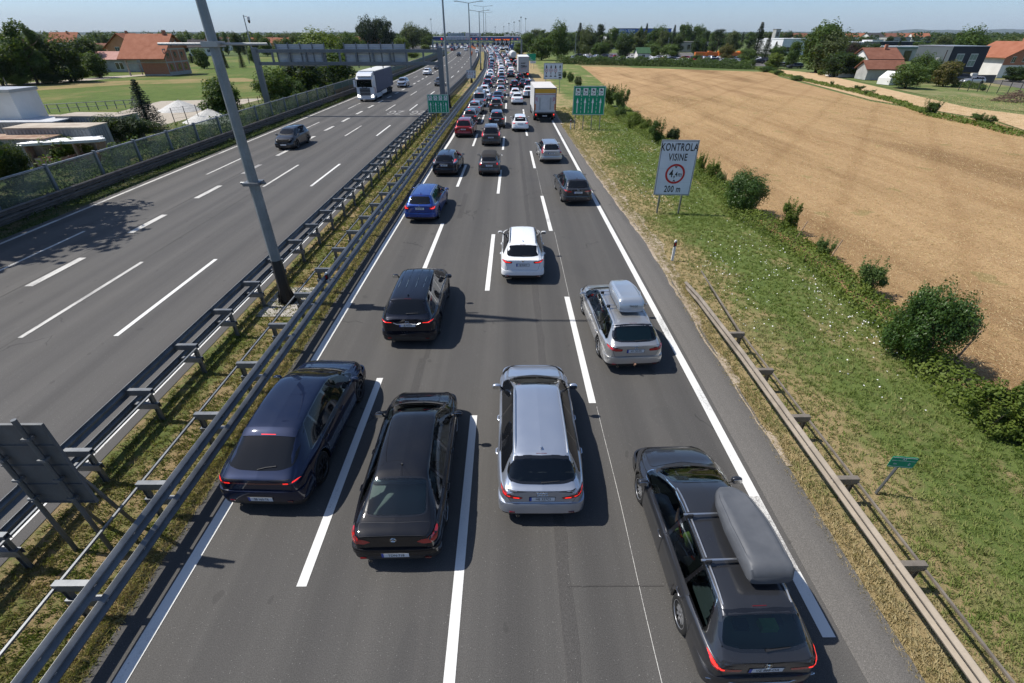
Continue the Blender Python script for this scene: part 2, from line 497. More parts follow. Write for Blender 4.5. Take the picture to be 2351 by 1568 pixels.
def mat_leafy(name, cols, scale=1.2, rough=0.6, trans=0.25, spec=0.25, xd=None):
    """leaves: colour varies from clump to clump; light also passes through the leaf"""
    m = bpy.data.materials.new(name); m.use_nodes = True
    n = NT(m)
    co = n.coord()
    f = n.noise(co, scale, 3, 0.6); g = n.noise(co, scale * 14, 2, 0.6)
    k = n.math('ADD', n.math('MULTIPLY', f, 0.55), n.math('MULTIPLY', g, 0.45))
    if xd: k = n.math('ADD', n.math('SUBTRACT', k, .07), n.math('MULTIPLY', xgrad(n, co, *xd), .20))
    st = [(0.34 + 0.32 * i / (len(cols) - 1), c) for i, c in enumerate(cols)]
    c = n.ramp(k, st)
    n.color(c); n.b.inputs['Roughness'].default_value = rough; n.b.inputs['Specular IOR Level'].default_value = spec
    tr = n.n('ShaderNodeBsdfTranslucent'); n.l(n.mix(0.5, c, (0.25, 0.35, 0.02), 'MIX'), tr.inputs[0])
    mx = n.n('ShaderNodeMixShader'); mx.inputs[0].default_value = trans
    out = n.t.nodes['Material Output']
    n.l(n.b.outputs[0], mx.inputs[1]); n.l(tr.outputs[0], mx.inputs[2]); n.l(mx.outputs[0], out.inputs[0])
    MAT[name] = m
    return m
def mat_field():
    m, n = new_mat('stubble', 0.9, 0.15)
    co = n.coord()
    row = n.noise(n.mapping(co, (0.9, 0.07, 1), (0, 0, math.radians(38))), 1.0, 6, 0.65)
    big = n.noise(n.mapping(co, (0.05, 0.02, 1), (0, 0, math.radians(42))), 1.0, 5, 0.6)
    med = n.noise(co, 2.2, 6, 0.7)
    fine = n.noise(n.mapping(co, (1, .45, 1), (0, 0, math.radians(30))), 34, 4, 0.75)
    c = n.ramp(big, [(0.40, (0.22, 0.130, 0.062)), (0.50, (0.36, 0.232, 0.118)), (0.60, (0.43, 0.288, 0.153))])
    c = n.mix(0.5, c, n.ramp(row, [(0.40, (0.21, 0.122, 0.060)), (0.58, (0.44, 0.300, 0.165))]))
    c = n.mix(0.38, c, n.ramp(med, [(0.30, (0.22, 0.135, 0.065)), (0.52, (0.44, 0.31, 0.165)), (0.7, (0.56, 0.42, 0.25))]))
    c = n.mix(0.45, c, n.ramp(fine, [(0.34, (0.15, 0.09, 0.045)), (0.5, (0.43, 0.30, 0.16)), (0.66, (0.66, 0.52, 0.33))]))
    band = n.noise(n.mapping(co, (.11, .018, 1), (0, 0, math.radians(52))), 1.0, 5, 0.65, .6)
    c = n.mix(.85, c, n.mix(1.0, c, n.ramp(band, [(0.36, (.62, .56, .50)), (0.47, (.93, .90, .86)), (0.56, (1.08, 1.06, 1.04)), (0.66, (.86, .80, .74))]), 'MULTIPLY'))
    trk = n.n('ShaderNodeTexWave', wave_type='BANDS', bands_direction='X'); trk.inputs['Scale'].default_value = .055; trk.inputs['Distortion'].default_value = 1.2; trk.inputs['Detail'].default_value = 3; n.l(n.mapping(co, (1, 1, 1), (0, 0, math.radians(35))), trk.inputs['Vector'])
    c = n.mix(.35, c, n.mix(1.0, c, n.ramp(trk.outputs['Fac'], [(0.0, (.72, .66, .60)), (0.10, (1, 1, 1)), (1.0, (1.05, 1.05, 1.05))]), 'MULTIPLY'))
    gr = n.math('MULTIPLY', n.math('GREATER_THAN', n.noise(co, 0.35, 3), 0.66), 0.35)
    c = n.mix(gr, c, (0.16, 0.19, 0.06))
    c = n.mix(1.0, c, (.92, .88, .83), 'MULTIPLY')
    n.color(c); n.bump(n.noise(co, 20, 5, 0.7), 0.9, 0.06)
    return m
FIELD_M = mat_field()
def mat_land():
    m, n = new_mat('farmland', 0.95, 0.1)
    co = n.coord()
    vo = n.n('ShaderNodeTexVoronoi'); vo.inputs['Scale'].default_value = 0.006; n.l(n.mapping(co, (1, .5, 1)), vo.inputs['Vector'])
    hs = n.n('ShaderNodeSeparateColor'); n.l(vo.outputs['Color'], hs.inputs[0])
    c = n.ramp(hs.outputs[0], [(0.0, (0.07, 0.105, 0.035)), (0.35, (0.10, 0.14, 0.045)), (0.6, (0.24, 0.20, 0.10)), (0.85, (0.06, 0.085, 0.03))], 'CONSTANT')
    c = n.mix(0.4, c, n.ramp(n.noise(co, 0.08, 6), [(0.3, (0.05, 0.08, 0.025)), (0.7, (0.16, 0.17, 0.07))]))
    n.color(c)
    return m
LAND_M = mat_land()
GRAVEL_M = mottled('gravel_yard', (0.30, 0.26, 0.21), (0.46, 0.41, 0.34), 6, 0.95, 0.1, 0, 0.6, 30)
CONC = mottled('concrete', (0.30, 0.28, 0.25), (0.44, 0.41, 0.37), 4, 0.9, 0.2, 0, 0.4, 30)
CONCD = mottled('concrete_dark', (0.13, 0.125, 0.115), (0.22, 0.21, 0.19), 2, 0.9, 0.2, 0, 0.4, 20)
DIRT = mottled('dirt_edge', (0.27, 0.215, 0.16), (0.42, 0.35, 0.27), 3, 0.95, 0.1, 0, 0.6, 25)

# ---- ground sheets
def sheet(name, pts, z, mat, label=None):
    mb = MB(); mb.add([(x, y, z) for x, y in pts], [tuple(range(len(pts)))])
    o = mb.build(name, mat, recalc=False)
    if o.data.polygons[0].normal.z < 0: o.data.flip_normals()
    return tag(o, label, None, None, 'structure')
sheet('ground', [(-12000, -300), (12000, -300), (12000, 14000), (-12000, 14000)], -0.12, LAND_M, 'flat farmland and town ground reaching the horizon')
# long hills on the skyline
def hills():
    rng = random.Random(4)
    mb = MB()
    for (x0, x1, yy, hh, ph) in ((-7600, -900, 7600, 38, 0.3), (900, 11500, 8200, 44, 1.7), (6600, 12500, 10500, 120, 2.9)):
        n = 90
        rows = [[], [], []]
        for i in range(n + 1):
            t = i / n; x = x0 + (x1 - x0) * t
            e = min(1, 6 * t) * min(1, 6 * (1 - t))
            z = hh * e * (0.72 + 0.12 * math.sin(5 * t + ph) + 0.08 * math.sin(17 * t + ph * 2) + 0.06 * math.sin(41 * t + ph) + 0.03 * rng.random())
            rows[0].append((x, yy - 900, -2)); rows[1].append((x, yy, z)); rows[2].append((x, yy + 1200, -2))
        mb.grid(rows)
    m = mottled('hill_wood', (0.018, 0.030, 0.018), (0.035, 0.052, 0.028), 0.004, 0.95, 0.1)
    tag(mb.build('hills', m, smooth=True), 'low wooded hills on the skyline', None, None, 'structure')
hills()

# carriageways
def carriage(name, f0, f1, mat, y0, y1, z=0.0, label=None):
    return tag(strip(MB(), f0, f1, y0, y1, z).build(name, mat, recalc=False), label, None, None, 'structure')
RLX = lambda Y: lx(0, Y) - 0.62
RRX = lambda Y: lx(4, Y) + float(np.interp(Y, [0, 14, 22, 40, 60, 460], [1.15, 1.25, 1.55, 1.15, 0.9, 0.9]))
road_r = carriage('road_right', RLX, RRX, ASPH_R, -16, 470, 0.0, 'right carriageway of dark asphalt, full of queuing cars')
road_l = carriage('road_left', lambda Y: -25.95 + 1.0 * sh(Y), lambda Y: -10.05 + sh(Y), ASPH_L, -16, 470, 0.0, 'left carriageway of asphalt with light oncoming traffic')
sheet('road_plaza', [(-75, 330), (26, 330), (30, 600), (-85, 600)], -0.008, ASPH_L, 'wide toll plaza paving')
shd = strip(MB(), lambda Y: lx(4, Y) + 0.10 + 0.14, RRX, -16, 70, 0.004).build('road_shoulder', ASPH_S, recalc=False)
tag(shd, 'paler hard shoulder strip beside the right edge line', None, None, 'structure')
rn = random.Random(11)
mbd = MB()
rows = []
for i in range(150):
    Y = 8 + i * 0.5
    wv = 0.10 * math.sin(Y * 1.7) + 0.06 * math.sin(Y * 5.1) + rn.uniform(-.05, .05)
    wid = float(np.interp(Y, [8, 15, 22, 35, 60, 85], [0.06, 0.2, 0.6, 0.7, 0.25, 0.1]))
    rows.append([(RRX(Y) - 0.02 + min(0, wv) * .6 - wid * .25, Y, 0.007), (RRX(Y) + wid * .4 + wv * .5, Y, 0.0), (RRX(Y) + wid + wv, Y, -0.02)])
mbd.grid(rows)
tag(mbd.build('path_dirt_edge', DIRT, recalc=False), 'pale dusty gravel edge of the shoulder', None, None, 'structure')

def marking(name, parts, mat, parent, label=None):
    mb = MB()
    for f0, f1, y0, y1 in parts: strip(mb, f0, f1, y0, y1, 0.008, 3.0)
    o = mb.build(name, mat, parent, recalc=False)
    if label: o['label'] = label
    return o
def around(i, half): return (lambda Y: lx(i, Y) - half, lambda Y: lx(i, Y) + half)
for i in (0, 4):
    a, b = around(i, 0.115); marking('edge_line', [(a, b, -14, 450)] if i == 0 else [(a, b, 4.1, 5.3), (a, b, 7.1, 450)], LINE, road_r)
a, b = around(4, 0.115); marking('edge_line', [(a, b, 5.3, 7.1)], LINE_CHIP, road_r, 'chipped stretch of the right edge line')
def dashes(first, period, ln, ymax):
    out = []; y = first
    while y < ymax:
        out.append((y, y + ln)); y += period
    return out
for i, first in ((1, 5.0 - 14), (2, 3.3 - 14), (3, 10.3 - 14)):
    a, b = around(i, 0.095 if i != 3 else 0.1)
    marking('lane_line', [(a, b, y0, y1) for y0, y1 in dashes(first, 14.05, 6.5, 440)], LINE, road_r)
# the joints between the asphalt lanes and the scratched guide line
mbs = MB()
strip(mbs, lambda Y: 0.92 + 0.02 * math.sin(Y), lambda Y: 1.16 + 0.03 * math.sin(Y * 3.3), -10, 60, 0.004, 0.7)
strip(mbs, lambda Y: -2.93 + .01 * math.sin(Y * 2), lambda Y: -2.70, 8.5, 12.6, 0.004, 0.7)
strip(mbs, lambda Y: -3.0, lambda Y: -2.72, 26.5, 31.5, 0.004, 0.7)
strip(mbs, lambda Y: -3.05 + .02 * Y, lambda Y: -2.9 + .02 * Y, 12.6, 15.5, 0.004, 0.7)
mbs.build('road_seam', ASPH_SEAM, road_r, recalc=False)
mbs = MB()
strip(mbs, lambda Y: 2.44 + 0.012 * math.sin(Y * 1.1), lambda Y: 2.451 + 0.012 * math.sin(Y * 1.1), 1.0, 10.2, 0.008, 0.5)
strip(mbs, lambda Y: 2.36, lambda Y: 2.372, 16.9, 24.2, 0.008, 0.5)
strip(mbs, lambda Y: 2.24 - .004 * Y, lambda Y: 2.252 - .004 * Y, 31, 38, 0.008, 0.5)
mbs.build('guide_line', LINE_W, road_r, recalc=False)
mbs = MB()
mbs.bb(1.05, 2.9, 5.02, 5.045, 0.003, 0.008)
mbs.build('tar_joint', ASPH_SEAM, road_r, recalc=False)

def xl(x): return (lambda Y: x + sh(Y))
def ldash(x, half, first, period, ln, mat, ymax=330, name='lane_line'):
    marking(name, [(xl(x - half), xl(x + half), y0, y1) for y0, y1 in dashes(first, period, ln, ymax)], mat, road_l)
marking('edge_line', [(xl(-10.58), xl(-10.34), -14, 430)], LINE, road_l)
marking('edge_line', [(xl(-25.55), xl(-25.35), -14, 430)], LINE_W, road_l)
ldash(-13.68, .085, 14 - 19.3, 19.3, 6.7, LINE)
ldash(-16.9, .085, 13.9 - 19.3, 19.3, 6.5, LINE_W)
ldash(-20.0, .17, 17.9 - 12.6, 6.3, 3.0, LINE_W)
ldash(-22.6, .075, 18 - 18.6, 18.6, 6.5, LINE_W)
mbs = MB()
strip(mbs, lambda Y: -20.32 + .02 * math.sin(Y), lambda Y: -20.26, -5, 90, 0.004, 1)
strip(mbs, lambda Y: -17.0 + .02 * math.sin(Y), lambda Y: -16.97, -5, 90, 0.004, 1)
mbs.build('road_seam', ASPH_SEAM, road_l, recalc=False)
# 'ZG' painted on two lanes for drivers coming towards the camera
for cx_, cy_ in ((-15.2, 70), (-12.2, 70)):
    o = txt('ZG', 2.6, LINE_ZG, road_l, (cx_, cy_, 0.009), Euler((0, 0, math.pi)), 0.55, 0.0)
    o.data.transform(Matrix.Translation((0, cy_, 0)) @ Matrix.Diagonal((1, 1.9, 1, 1)) @ Matrix.Translation((0, -cy_, 0)))

# grass areas
med = MB(); strip(med, xl(-10.06), lambda Y: RLX(Y) + 0.02, -16, 440, -0.012)
tag(med.build('ground_median', MEDIAN_M, recalc=False), 'grassy median strip between the guard rails', None, None, 'structure')
HB = ([0, 10, 20, 35, 50, 75, 106, 150, 190], [13.4, 13.5, 13.6, 14.3, 15.3, 17, 19.3, 22, 24])
def hb(Y): return float(np.interp(Y, *HB))        # boundary of verge and field
vg = MB(); strip(vg, lambda Y: RRX(Y) - .05, lambda Y: max(RRX(Y) + 1, hb(Y) if Y < 190 else 24 - (Y - 190) * .05), -16, 440, -0.03)
tag(vg.build('ground_verge', VERGE_M, recalc=False), 'wide grass verge right of the motorway', None, None, 'structure')
vl = MB(); strip(vl, lambda Y: -40, lambda Y: -25.9 + sh(Y), -16, 440, -0.03)
tag(vl.build('ground_bank', mat_grass('bank_grass', (0.05, 0.08, 0.02), (0.10, 0.13, 0.035), (0.20, 0.16, 0.09), 0.3, .8), recalc=False), 'weedy bank behind the left guard rail', None, None, 'structure')
fld = [(13.0, -12), (75, -12)] + [G(2351 + 700, 560), G(2420, 335), G(2351, 300)] + [G(2290, 280), G(2000, 232), G(1790, 176), G(1770, 165), G(1290, 150)] + [(19.3, 106), (17, 75), (15.3, 50), (14.3, 35), (13.4, 10)]
sheet('field', fld, -0.045, FIELD_M, 'harvested straw-coloured field')
fld2 = [G(2351 + 500, 420, 0), G(2351, 262), G(2230, 247), G(1880, 168), G(1780, 158), G(1775, 168), G(2000, 228), G(2290, 276), G(2420, 320)]
sheet('field_strip', fld2, -0.062, mottled('pale_field', (0.40, 0.27, 0.15), (0.52, 0.38, 0.23), .8, .95, .1, 0, .5, 15), 'second, redder strip of harvested field')
gr2 = [G(1880, 166), G(2230, 240), G(2351, 255), G(2351 + 500, 400), G(2351 + 900, 250), G(2351 + 100, 165), G(1900, 150)]
sheet('lawn', gr2, -0.075, mat_grass('lawn_grass', (0.07, 0.115, 0.03), (0.14, 0.18, 0.055), (0.27, 0.23, 0.12), 0.35, .12), 'rough green ground behind the field strip')
# left: meadow bands, dirt track, yard
MEADOW_M = mat_grass('meadow_grass', (0.055, 0.100, 0.016), (0.105, 0.150, 0.030), (0.19, 0.17, 0.06), 0.25, .07)
sheet('meadow', [G(-700, 300), G(330, 270), G(620, 240), G(800, 180), G(800, 132), G(300, 128), G(-700, 128)], -0.07, MEADOW_M, 'bright green meadow in front of the houses')
sheet('meadow_dry', [G(-700, 200), G(0, 196), G(300, 184), G(560, 178), G(610, 186), G(300, 193), G(0, 212), G(-700, 220)], -0.06, mat_grass('dry_meadow', (0.11, 0.135, 0.035), (0.17, 0.175, 0.055), (0.26, 0.20, 0.09), .62, .12), 'tall brownish grass band across the meadow')
sheet('path', [G(-500, 214), G(0, 197.5), G(150, 189), G(250, 180), G(345, 172), G(350, 169), G(240, 175.5), G(140, 184), G(0, 193), G(-500, 205)], -0.05, GRAVEL_M, 'dirt track crossing the meadow')
sheet('yard', [G(-700, 480), G(620, 268), G(600, 225), G(370, 231), G(330, 240), G(250, 262), G(60, 262), G(-700, 300)], -0.055, GRAVEL_M, 'gravel storage yard behind the noise barrier')
sheet('car_park', [G(1325, 135.5), G(1760, 152), G(1800, 140), G(1700, 120), G(1325, 122)], -0.02, ASPH_S, 'car park beyond the hedge')
sheet('yard_right', [G(2255, 186), G(2420, 215), G(2500, 200), G(2330, 180)], -0.05, ASPH_S, 'paved yard of the dark building')
# ================================================================ CARS
def pip(x, y, poly):
    c = False; n = len(poly); j = n - 1
    for i in range(n):
        xi, yi = poly[i][0], poly[i][1]; xj, yj = poly[j][0], poly[j][1]
        if (yi > y) != (yj > y) and x < (xj - xi) * (y - yi) / (yj - yi) + xi: c = not c
        j = i
    return c
def grow(poly, d):
    """move a polygon's outline outwards by d (inwards if negative)"""
    n = len(poly); A = sum(poly[i][0] * poly[(i + 1) % n][1] - poly[(i + 1) % n][0] * poly[i][1] for i in range(n))
    s = 1 if A > 0 else -1
    out = []
    for i in range(n):
        a, b, c = poly[i - 1], poly[i], poly[(i + 1) % n]
        e1 = Vector((b[0] - a[0], b[1] - a[1])); e2 = Vector((c[0] - b[0], c[1] - b[1]))
        if e1.length < 1e-6 or e2.length < 1e-6: out.append(b); continue
        e1.normalize(); e2.normalize()
        nn = Vector((e1.y + e2.y, -e1.x - e2.x)) * s
        if nn.length < 1e-6: out.append(b); continue
        nn.normalize()
        out.append((b[0] + nn.x * d, b[1] + nn.y * d))
    return out
STY = {
 'wagon': dict(L=4.80, W=1.83, H=1.47, ra=1.02, wb=2.78, lip=(0.02, .99), wbz=(0.09, 1.01), wtz=(0.50, 1.385), roof=[(0.58, 1.435), (1.7, 1.475), (2.6, 1.475)], ws=(3.02, 1.42), cowl=(3.82, 1.00), nose=(4.55, .80), rr=.33, belt=[(0, .90), (.5, .94), (1.5, .93), (3.5, .90), (4.2, .80)], rw=.61, bx=(.70, .56), dlo=(.46, .76), pil=(1.28, 2.22), win='rear'),
 'sedan': dict(L=4.75, W=1.80, H=1.45, ra=1.05, wb=2.70, lip=(0.02, .96), wbz=(0.62, 1.04), wtz=(1.36, 1.385), roof=[(1.55, 1.43), (2.2, 1.455), (2.7, 1.445)], ws=(3.00, 1.40), cowl=(3.78, .99), nose=(4.5, .76), rr=.32, belt=[(0, .89), (.7, .94), (1.6, .92), (3.5, .88), (4.2, .78)], rw=.565, bx=(.62, .53), dlo=(.98, 1.30), pil=(1.42, 2.25), win='top'),
 'hatch': dict(L=4.30, W=1.80, H=1.49, ra=.80, wb=2.62, lip=(0.03, .99), wbz=(0.12, 1.02), wtz=(0.42, 1.385), roof=[(0.52, 1.44), (1.4, 1.49), (2.2, 1.49)], ws=(2.62, 1.43), cowl=(3.42, 1.02), nose=(4.06, .80), rr=.32, belt=[(0, .88), (.5, .95), (1.4, .94), (3.1, .90), (3.8, .78)], rw=.59, bx=(.66, .55), dlo=(.42, .64), pil=(1.05, 1.95), win='rear'),
 'suv': dict(L=4.55, W=1.86, H=1.66, ra=.92, wb=2.68, lip=(0.03, 1.10), wbz=(0.13, 1.14), wtz=(0.42, 1.53), roof=[(0.54, 1.60), (1.5, 1.66), (2.4, 1.66)], ws=(2.86, 1.60), cowl=(3.62, 1.14), nose=(4.3, .94), rr=.36, belt=[(0, .98), (.5, 1.06), (1.5, 1.06), (3.3, 1.02), (4.0, .92)], rw=.60, bx=(.67, .56), dlo=(.44, .72), pil=(1.12, 2.08), win='rear'),
 'mpv': dict(L=4.60, W=1.84, H=1.66, ra=.85, wb=2.75, lip=(0.03, 1.02), wbz=(0.12, 1.06), wtz=(0.44, 1.52), roof=[(0.58, 1.60), (1.4, 1.66), (2.4, 1.65)], ws=(2.82, 1.58), cowl=(3.80, 1.05), nose=(4.38, .84), rr=.33, belt=[(0, .92), (.5, .99), (1.5, .99), (3.5, .95), (4.1, .84)], rw=.62, bx=(.67, .58), dlo=(.44, .62), pil=(1.12, 2.10), win='rear'),
 'van': dict(L=4.95, W=1.92, H=1.94, ra=.95, wb=3.0, lip=(0.02, 1.05), wbz=(0.05, 1.12), wtz=(0.16, 1.74), roof=[(0.30, 1.88), (1.4, 1.94), (3.0, 1.93)], ws=(3.55, 1.82), cowl=(4.28, 1.18), nose=(4.75, .95), rr=.35, belt=[(0, 1.02), (.5, 1.06), (3.9, 1.04), (4.5, .92)], rw=.76, bx=(.66, .62), dlo=(.30, .36), pil=(1.5, 2.7), win='rear'),
 'mini': dict(L=3.66, W=1.63, H=1.49, ra=.60, wb=2.30, lip=(0.03, .96), wbz=(0.16, 1.0), wtz=(0.52, 1.36), roof=[(0.66, 1.43), (1.3, 1.49), (1.9, 1.48)], ws=(2.28, 1.41), cowl=(2.95, 1.02), nose=(3.42, .82), rr=.30, belt=[(0, .84), (.4, .93), (1.4, .93), (2.8, .90), (3.3, .80)], rw=.60, bx=(.60, .54), dlo=(.55, .72), pil=(1.02, 1.06), win='rear'),
}
class Body:
    def __init__(s, p, lod=0):
        s.p = p; L, W, H = p['L'], p['W'], p['H']; s.L = L; s.hw = W / 2
        top = [(0, p['lip'][1] - .02), p['lip'], p['wbz'], p['wtz']] + p['roof'] + [p['ws'], p['cowl'], ((p['cowl'][0] + p['nose'][0]) / 2, (p['cowl'][1] + p['nose'][1]) / 2 + .035), p['nose'], (L - .06, p['nose'][1] - .13), (L, p['nose'][1] - .22)]
        if p['win'] == 'top': top.insert(2, (p['wbz'][0] * .45, p['lip'][1] + .045))
        s.top = chaikin(top, 2 if lod == 0 else 1)
        belt = chaikin(p['belt'] + [(L, .60)], 2)
        s.belt = belt
        nose_w = p.get('nw', .66)
        s.plan = chaikin([(0, .80), (.10, .925), (.45, .975), (1.2, 1.0), (L * .5, .992), (L - 1.15, 1.0), (L - .55, .955), (L - .16, .84), (L, nose_w)], 2)
        wy, cy_ = p['wtz'][0], p['cowl'][0]
        rw = p['rw']
        wt = [(0, .72), (p['lip'][0], .76), (p['wbz'][0], .76 if p['win'] == 'rear' else .79), (wy, rw + .02), (wy + .5, rw + .02), (p['ws'][0] - .2, rw), (p['ws'][0], rw - .015), (cy_ - .05, .76), (cy_ + .15, .80), (p['nose'][0], .74), (L - .06, .62), (L, .50)]
        if p['win'] == 'top': wt.insert(2, (p['wbz'][0] * .5, .80))
        s.wt_ = chaikin(wt, 1)
        s.ay = (p['ra'], p['ra'] + p['wb']); s.wr = p['rr']
        R = s.wr + .045; s.R = R
        ys = set([0, .012, .035, .075, .13, .2, .29, L, L - .012, L - .04, L - .09, L - .16, L - .25])
        if lod == 0:
            for a in s.ay:
                for k in range(-6, 7): ys.add(a + R * math.sin(k / 6 * math.pi / 2))
                ys.add(a - R - .012); ys.add(a + R + .012)
            y = .3
            while y < L - .3: ys.add(y); y += .105
        else:
            for a in s.ay:
                for k in (-1, -.75, 0, .75, 1): ys.add(a + R * k)
                ys.add(a - R - .03); ys.add(a + R + .03)
            y = .4
            while y < L - .3: ys.add(y); y += .30
        ys = sorted(ys); s.ys = [ys[0]] + [b for a, b in zip(ys, ys[1:]) if b - a > .008]
        s.ch = 2 if lod == 0 else 1
        rows = [s.section(y) for y in s.ys]
        s.rows = rows
        n = len(rows[0])
        v = [q for r in rows for q in r]
        f = []
        for i in range(len(rows) - 1):
            for k in range(n - 1):
                f.append((i * n + k, (i + 1) * n + k, (i + 1) * n + k + 1, i * n + k + 1))
        f.append(tuple(range(n))); f.append(tuple(range((len(rows) - 1) * n, len(rows) * n))[::-1])
        s.v, s.f = v, f
        s.bvh = BVHTree.FromPolygons([Vector(q) for q in v], f)
    def zt(s, y): return float(np.interp(y, [q[0] for q in s.top], [q[1] for q in s.top]))
    def zb(s, y): return min(float(np.interp(y, [q[0] for q in s.belt], [q[1] for q in s.belt])), s.zt(y) - .045)
    def w(s, y): return s.hw * float(np.interp(y, [q[0] for q in s.plan], [q[1] for q in s.plan]))
    def wt(s, y): return s.hw * float(np.interp(y, [q[0] for q in s.wt_], [q[1] for q in s.wt_]))
    def section(s, y):
        w, zb, zt, wt = s.w(y), s.zb(y), s.zt(y), s.wt(y)
        zl = s.p.get('zl', .24) + (.10 if y < .10 else .0) + (.04 if y > s.L - .1 else 0)
        inner = zl
        arch = False
        for a in s.ay:
            if abs(y - a) < s.R:
                zl = max(zl, s.wr + math.sqrt(max(0, s.R ** 2 - (y - a) ** 2))); arch = True
        zl = min(zl, zb - .10)
        flare = .012 if arch else 0
        ze = zt - min(.055, (zt - zb) * .45)
        wt = min(wt, w - .10)
        pts = [(0, zl), (w * .70, zl), (w - .035, zl), (w - .008 + flare, zl + .025), (w + flare, zl + (zb - zl) * .35), (w, zl + (zb - zl) * .72), (w - .018, zb - .03), (w - .052, zb), (w - .075, zb + .012),
               (w - .075 + (wt - w + .075) * .5 + .012, zb + .012 + (ze - zb - .012) * .5), (wt + .02, ze - .02), (wt - .03, ze + .022), (wt * .62, zt - .010), (0, zt)]
        pts = chaikin([(max(a, 0), b) for a, b in pts], s.ch)
        half = [(a, y, b) for a, b in pts]
        return [(-a, y_, b) for a, y_, b in half[:0:-1]] + half       # from roof centre (left) round below to roof centre
    def ray(s, axis, a, b, side=1):
        if axis == 'rear': o, d = Vector((a, -2, b)), Vector((0, 1, 0))
        elif axis == 'front': o, d = Vector((a, s.L + 2, b)), Vector((0, -1, 0))
        elif axis == 'top': o, d = Vector((a, b, 4)), Vector((0, 0, -1))
        else: o, d = Vector((side * 3, a, b)), Vector((-side, 0, 0))
        h = s.bvh.ray_cast(o, d)
        if h[0] is None:
            near = {'rear': Vector((a, 0.05, b)), 'front': Vector((a, s.L - .05, b)), 'top': Vector((a, b, s.zt(b))), 'side': Vector((side * s.w(a), a, b))}[axis]
            h = s.bvh.find_nearest(near)
            n = h[1]
            if n.dot(d) > 0: n = -n
            return h[0], n
        n = h[1]
        if n.dot(d) > 0: n = -n
        return h[0], n
def decal_geo(B, poly, axis, side=1, off=.003, res=.07, inner_=None):
    """a patch that hugs the body; poly is seen from 'rear'/'front' (x,z), 'top' (x,y) or 'side' (y,z)"""
    pts = []
    n = len(poly)
    for i in range(n):
        a, b = poly[i], poly[(i + 1) % n]
        k = max(1, int(math.hypot(b[0] - a[0], b[1] - a[1]) / res))
        for j in range(k): pts.append((a[0] + (b[0] - a[0]) * j / k, a[1] + (b[1] - a[1]) * j / k))
    m = len(pts)
    xs = [q[0] for q in pts]; ys = [q[1] for q in pts]
    x = min(xs) + res / 2
    inner = grow(poly, -res * .35)
    extra = []
    while x < max(xs):
        y = min(ys) + res / 2
        while y < max(ys):
            if pip(x, y, inner): extra.append((x, y))
            y += res
        x += res
    cons = [(i, (i + 1) % m) for i in range(m)]
    if inner_:
        q0 = []
        for i in range(len(inner_)):
            a, b = inner_[i], inner_[(i + 1) % len(inner_)]
            k = max(1, int(math.hypot(b[0] - a[0], b[1] - a[1]) / res))
            for j in range(k): q0.append((a[0] + (b[0] - a[0]) * j / k, a[1] + (b[1] - a[1]) * j / k))
        base = m + len(extra)
        extra = extra + q0
        cons += [(base + i, base + (i + 1) % len(q0)) for i in range(len(q0))]
    r = delaunay_2d_cdt([Vector(q) for q in pts + extra], cons, [], 1, 1e-5)
    V = []; 
    nn = []
    for q in r[0]:
        h, nr = B.ray(axis, q[0], q[1], side)
        V.append(h + nr * off); nn.append(nr)
    F = []
    for f in r[2]:
        a, b, c = V[f[0]], V[f[1]], V[f[2]]
        if (b - a).cross(c - a).dot(nn[f[0]]) < 0: f = f[::-1]
        F.append(tuple(f))
    return V, F
def rounded(poly, it=2, keep=.25):
    """round the corners only: insert points near every corner, then cut"""
    n = len(poly); out = []
    for i in range(n):
        a, b, c = poly[i - 1], poly[i], poly[(i + 1) % n]
        la = math.hypot(a[0] - b[0], a[1] - b[1]); lc = math.hypot(c[0] - b[0], c[1] - b[1])
        ra = min(keep, la * .45) / max(la, 1e-6); rc = min(keep, lc * .45) / max(lc, 1e-6)
        p1 = (b[0] + (a[0] - b[0]) * ra, b[1] + (a[1] - b[1]) * ra); p2 = (b[0] + (c[0] - b[0]) * rc, b[1] + (c[1] - b[1]) * rc)
        for t in (0, .25, .5, .75, 1):
            out.append(tuple((1 - t) ** 2 * p1[k] + 2 * t * (1 - t) * b[k] + t * t * p2[k] for k in (0, 1)))
    return out
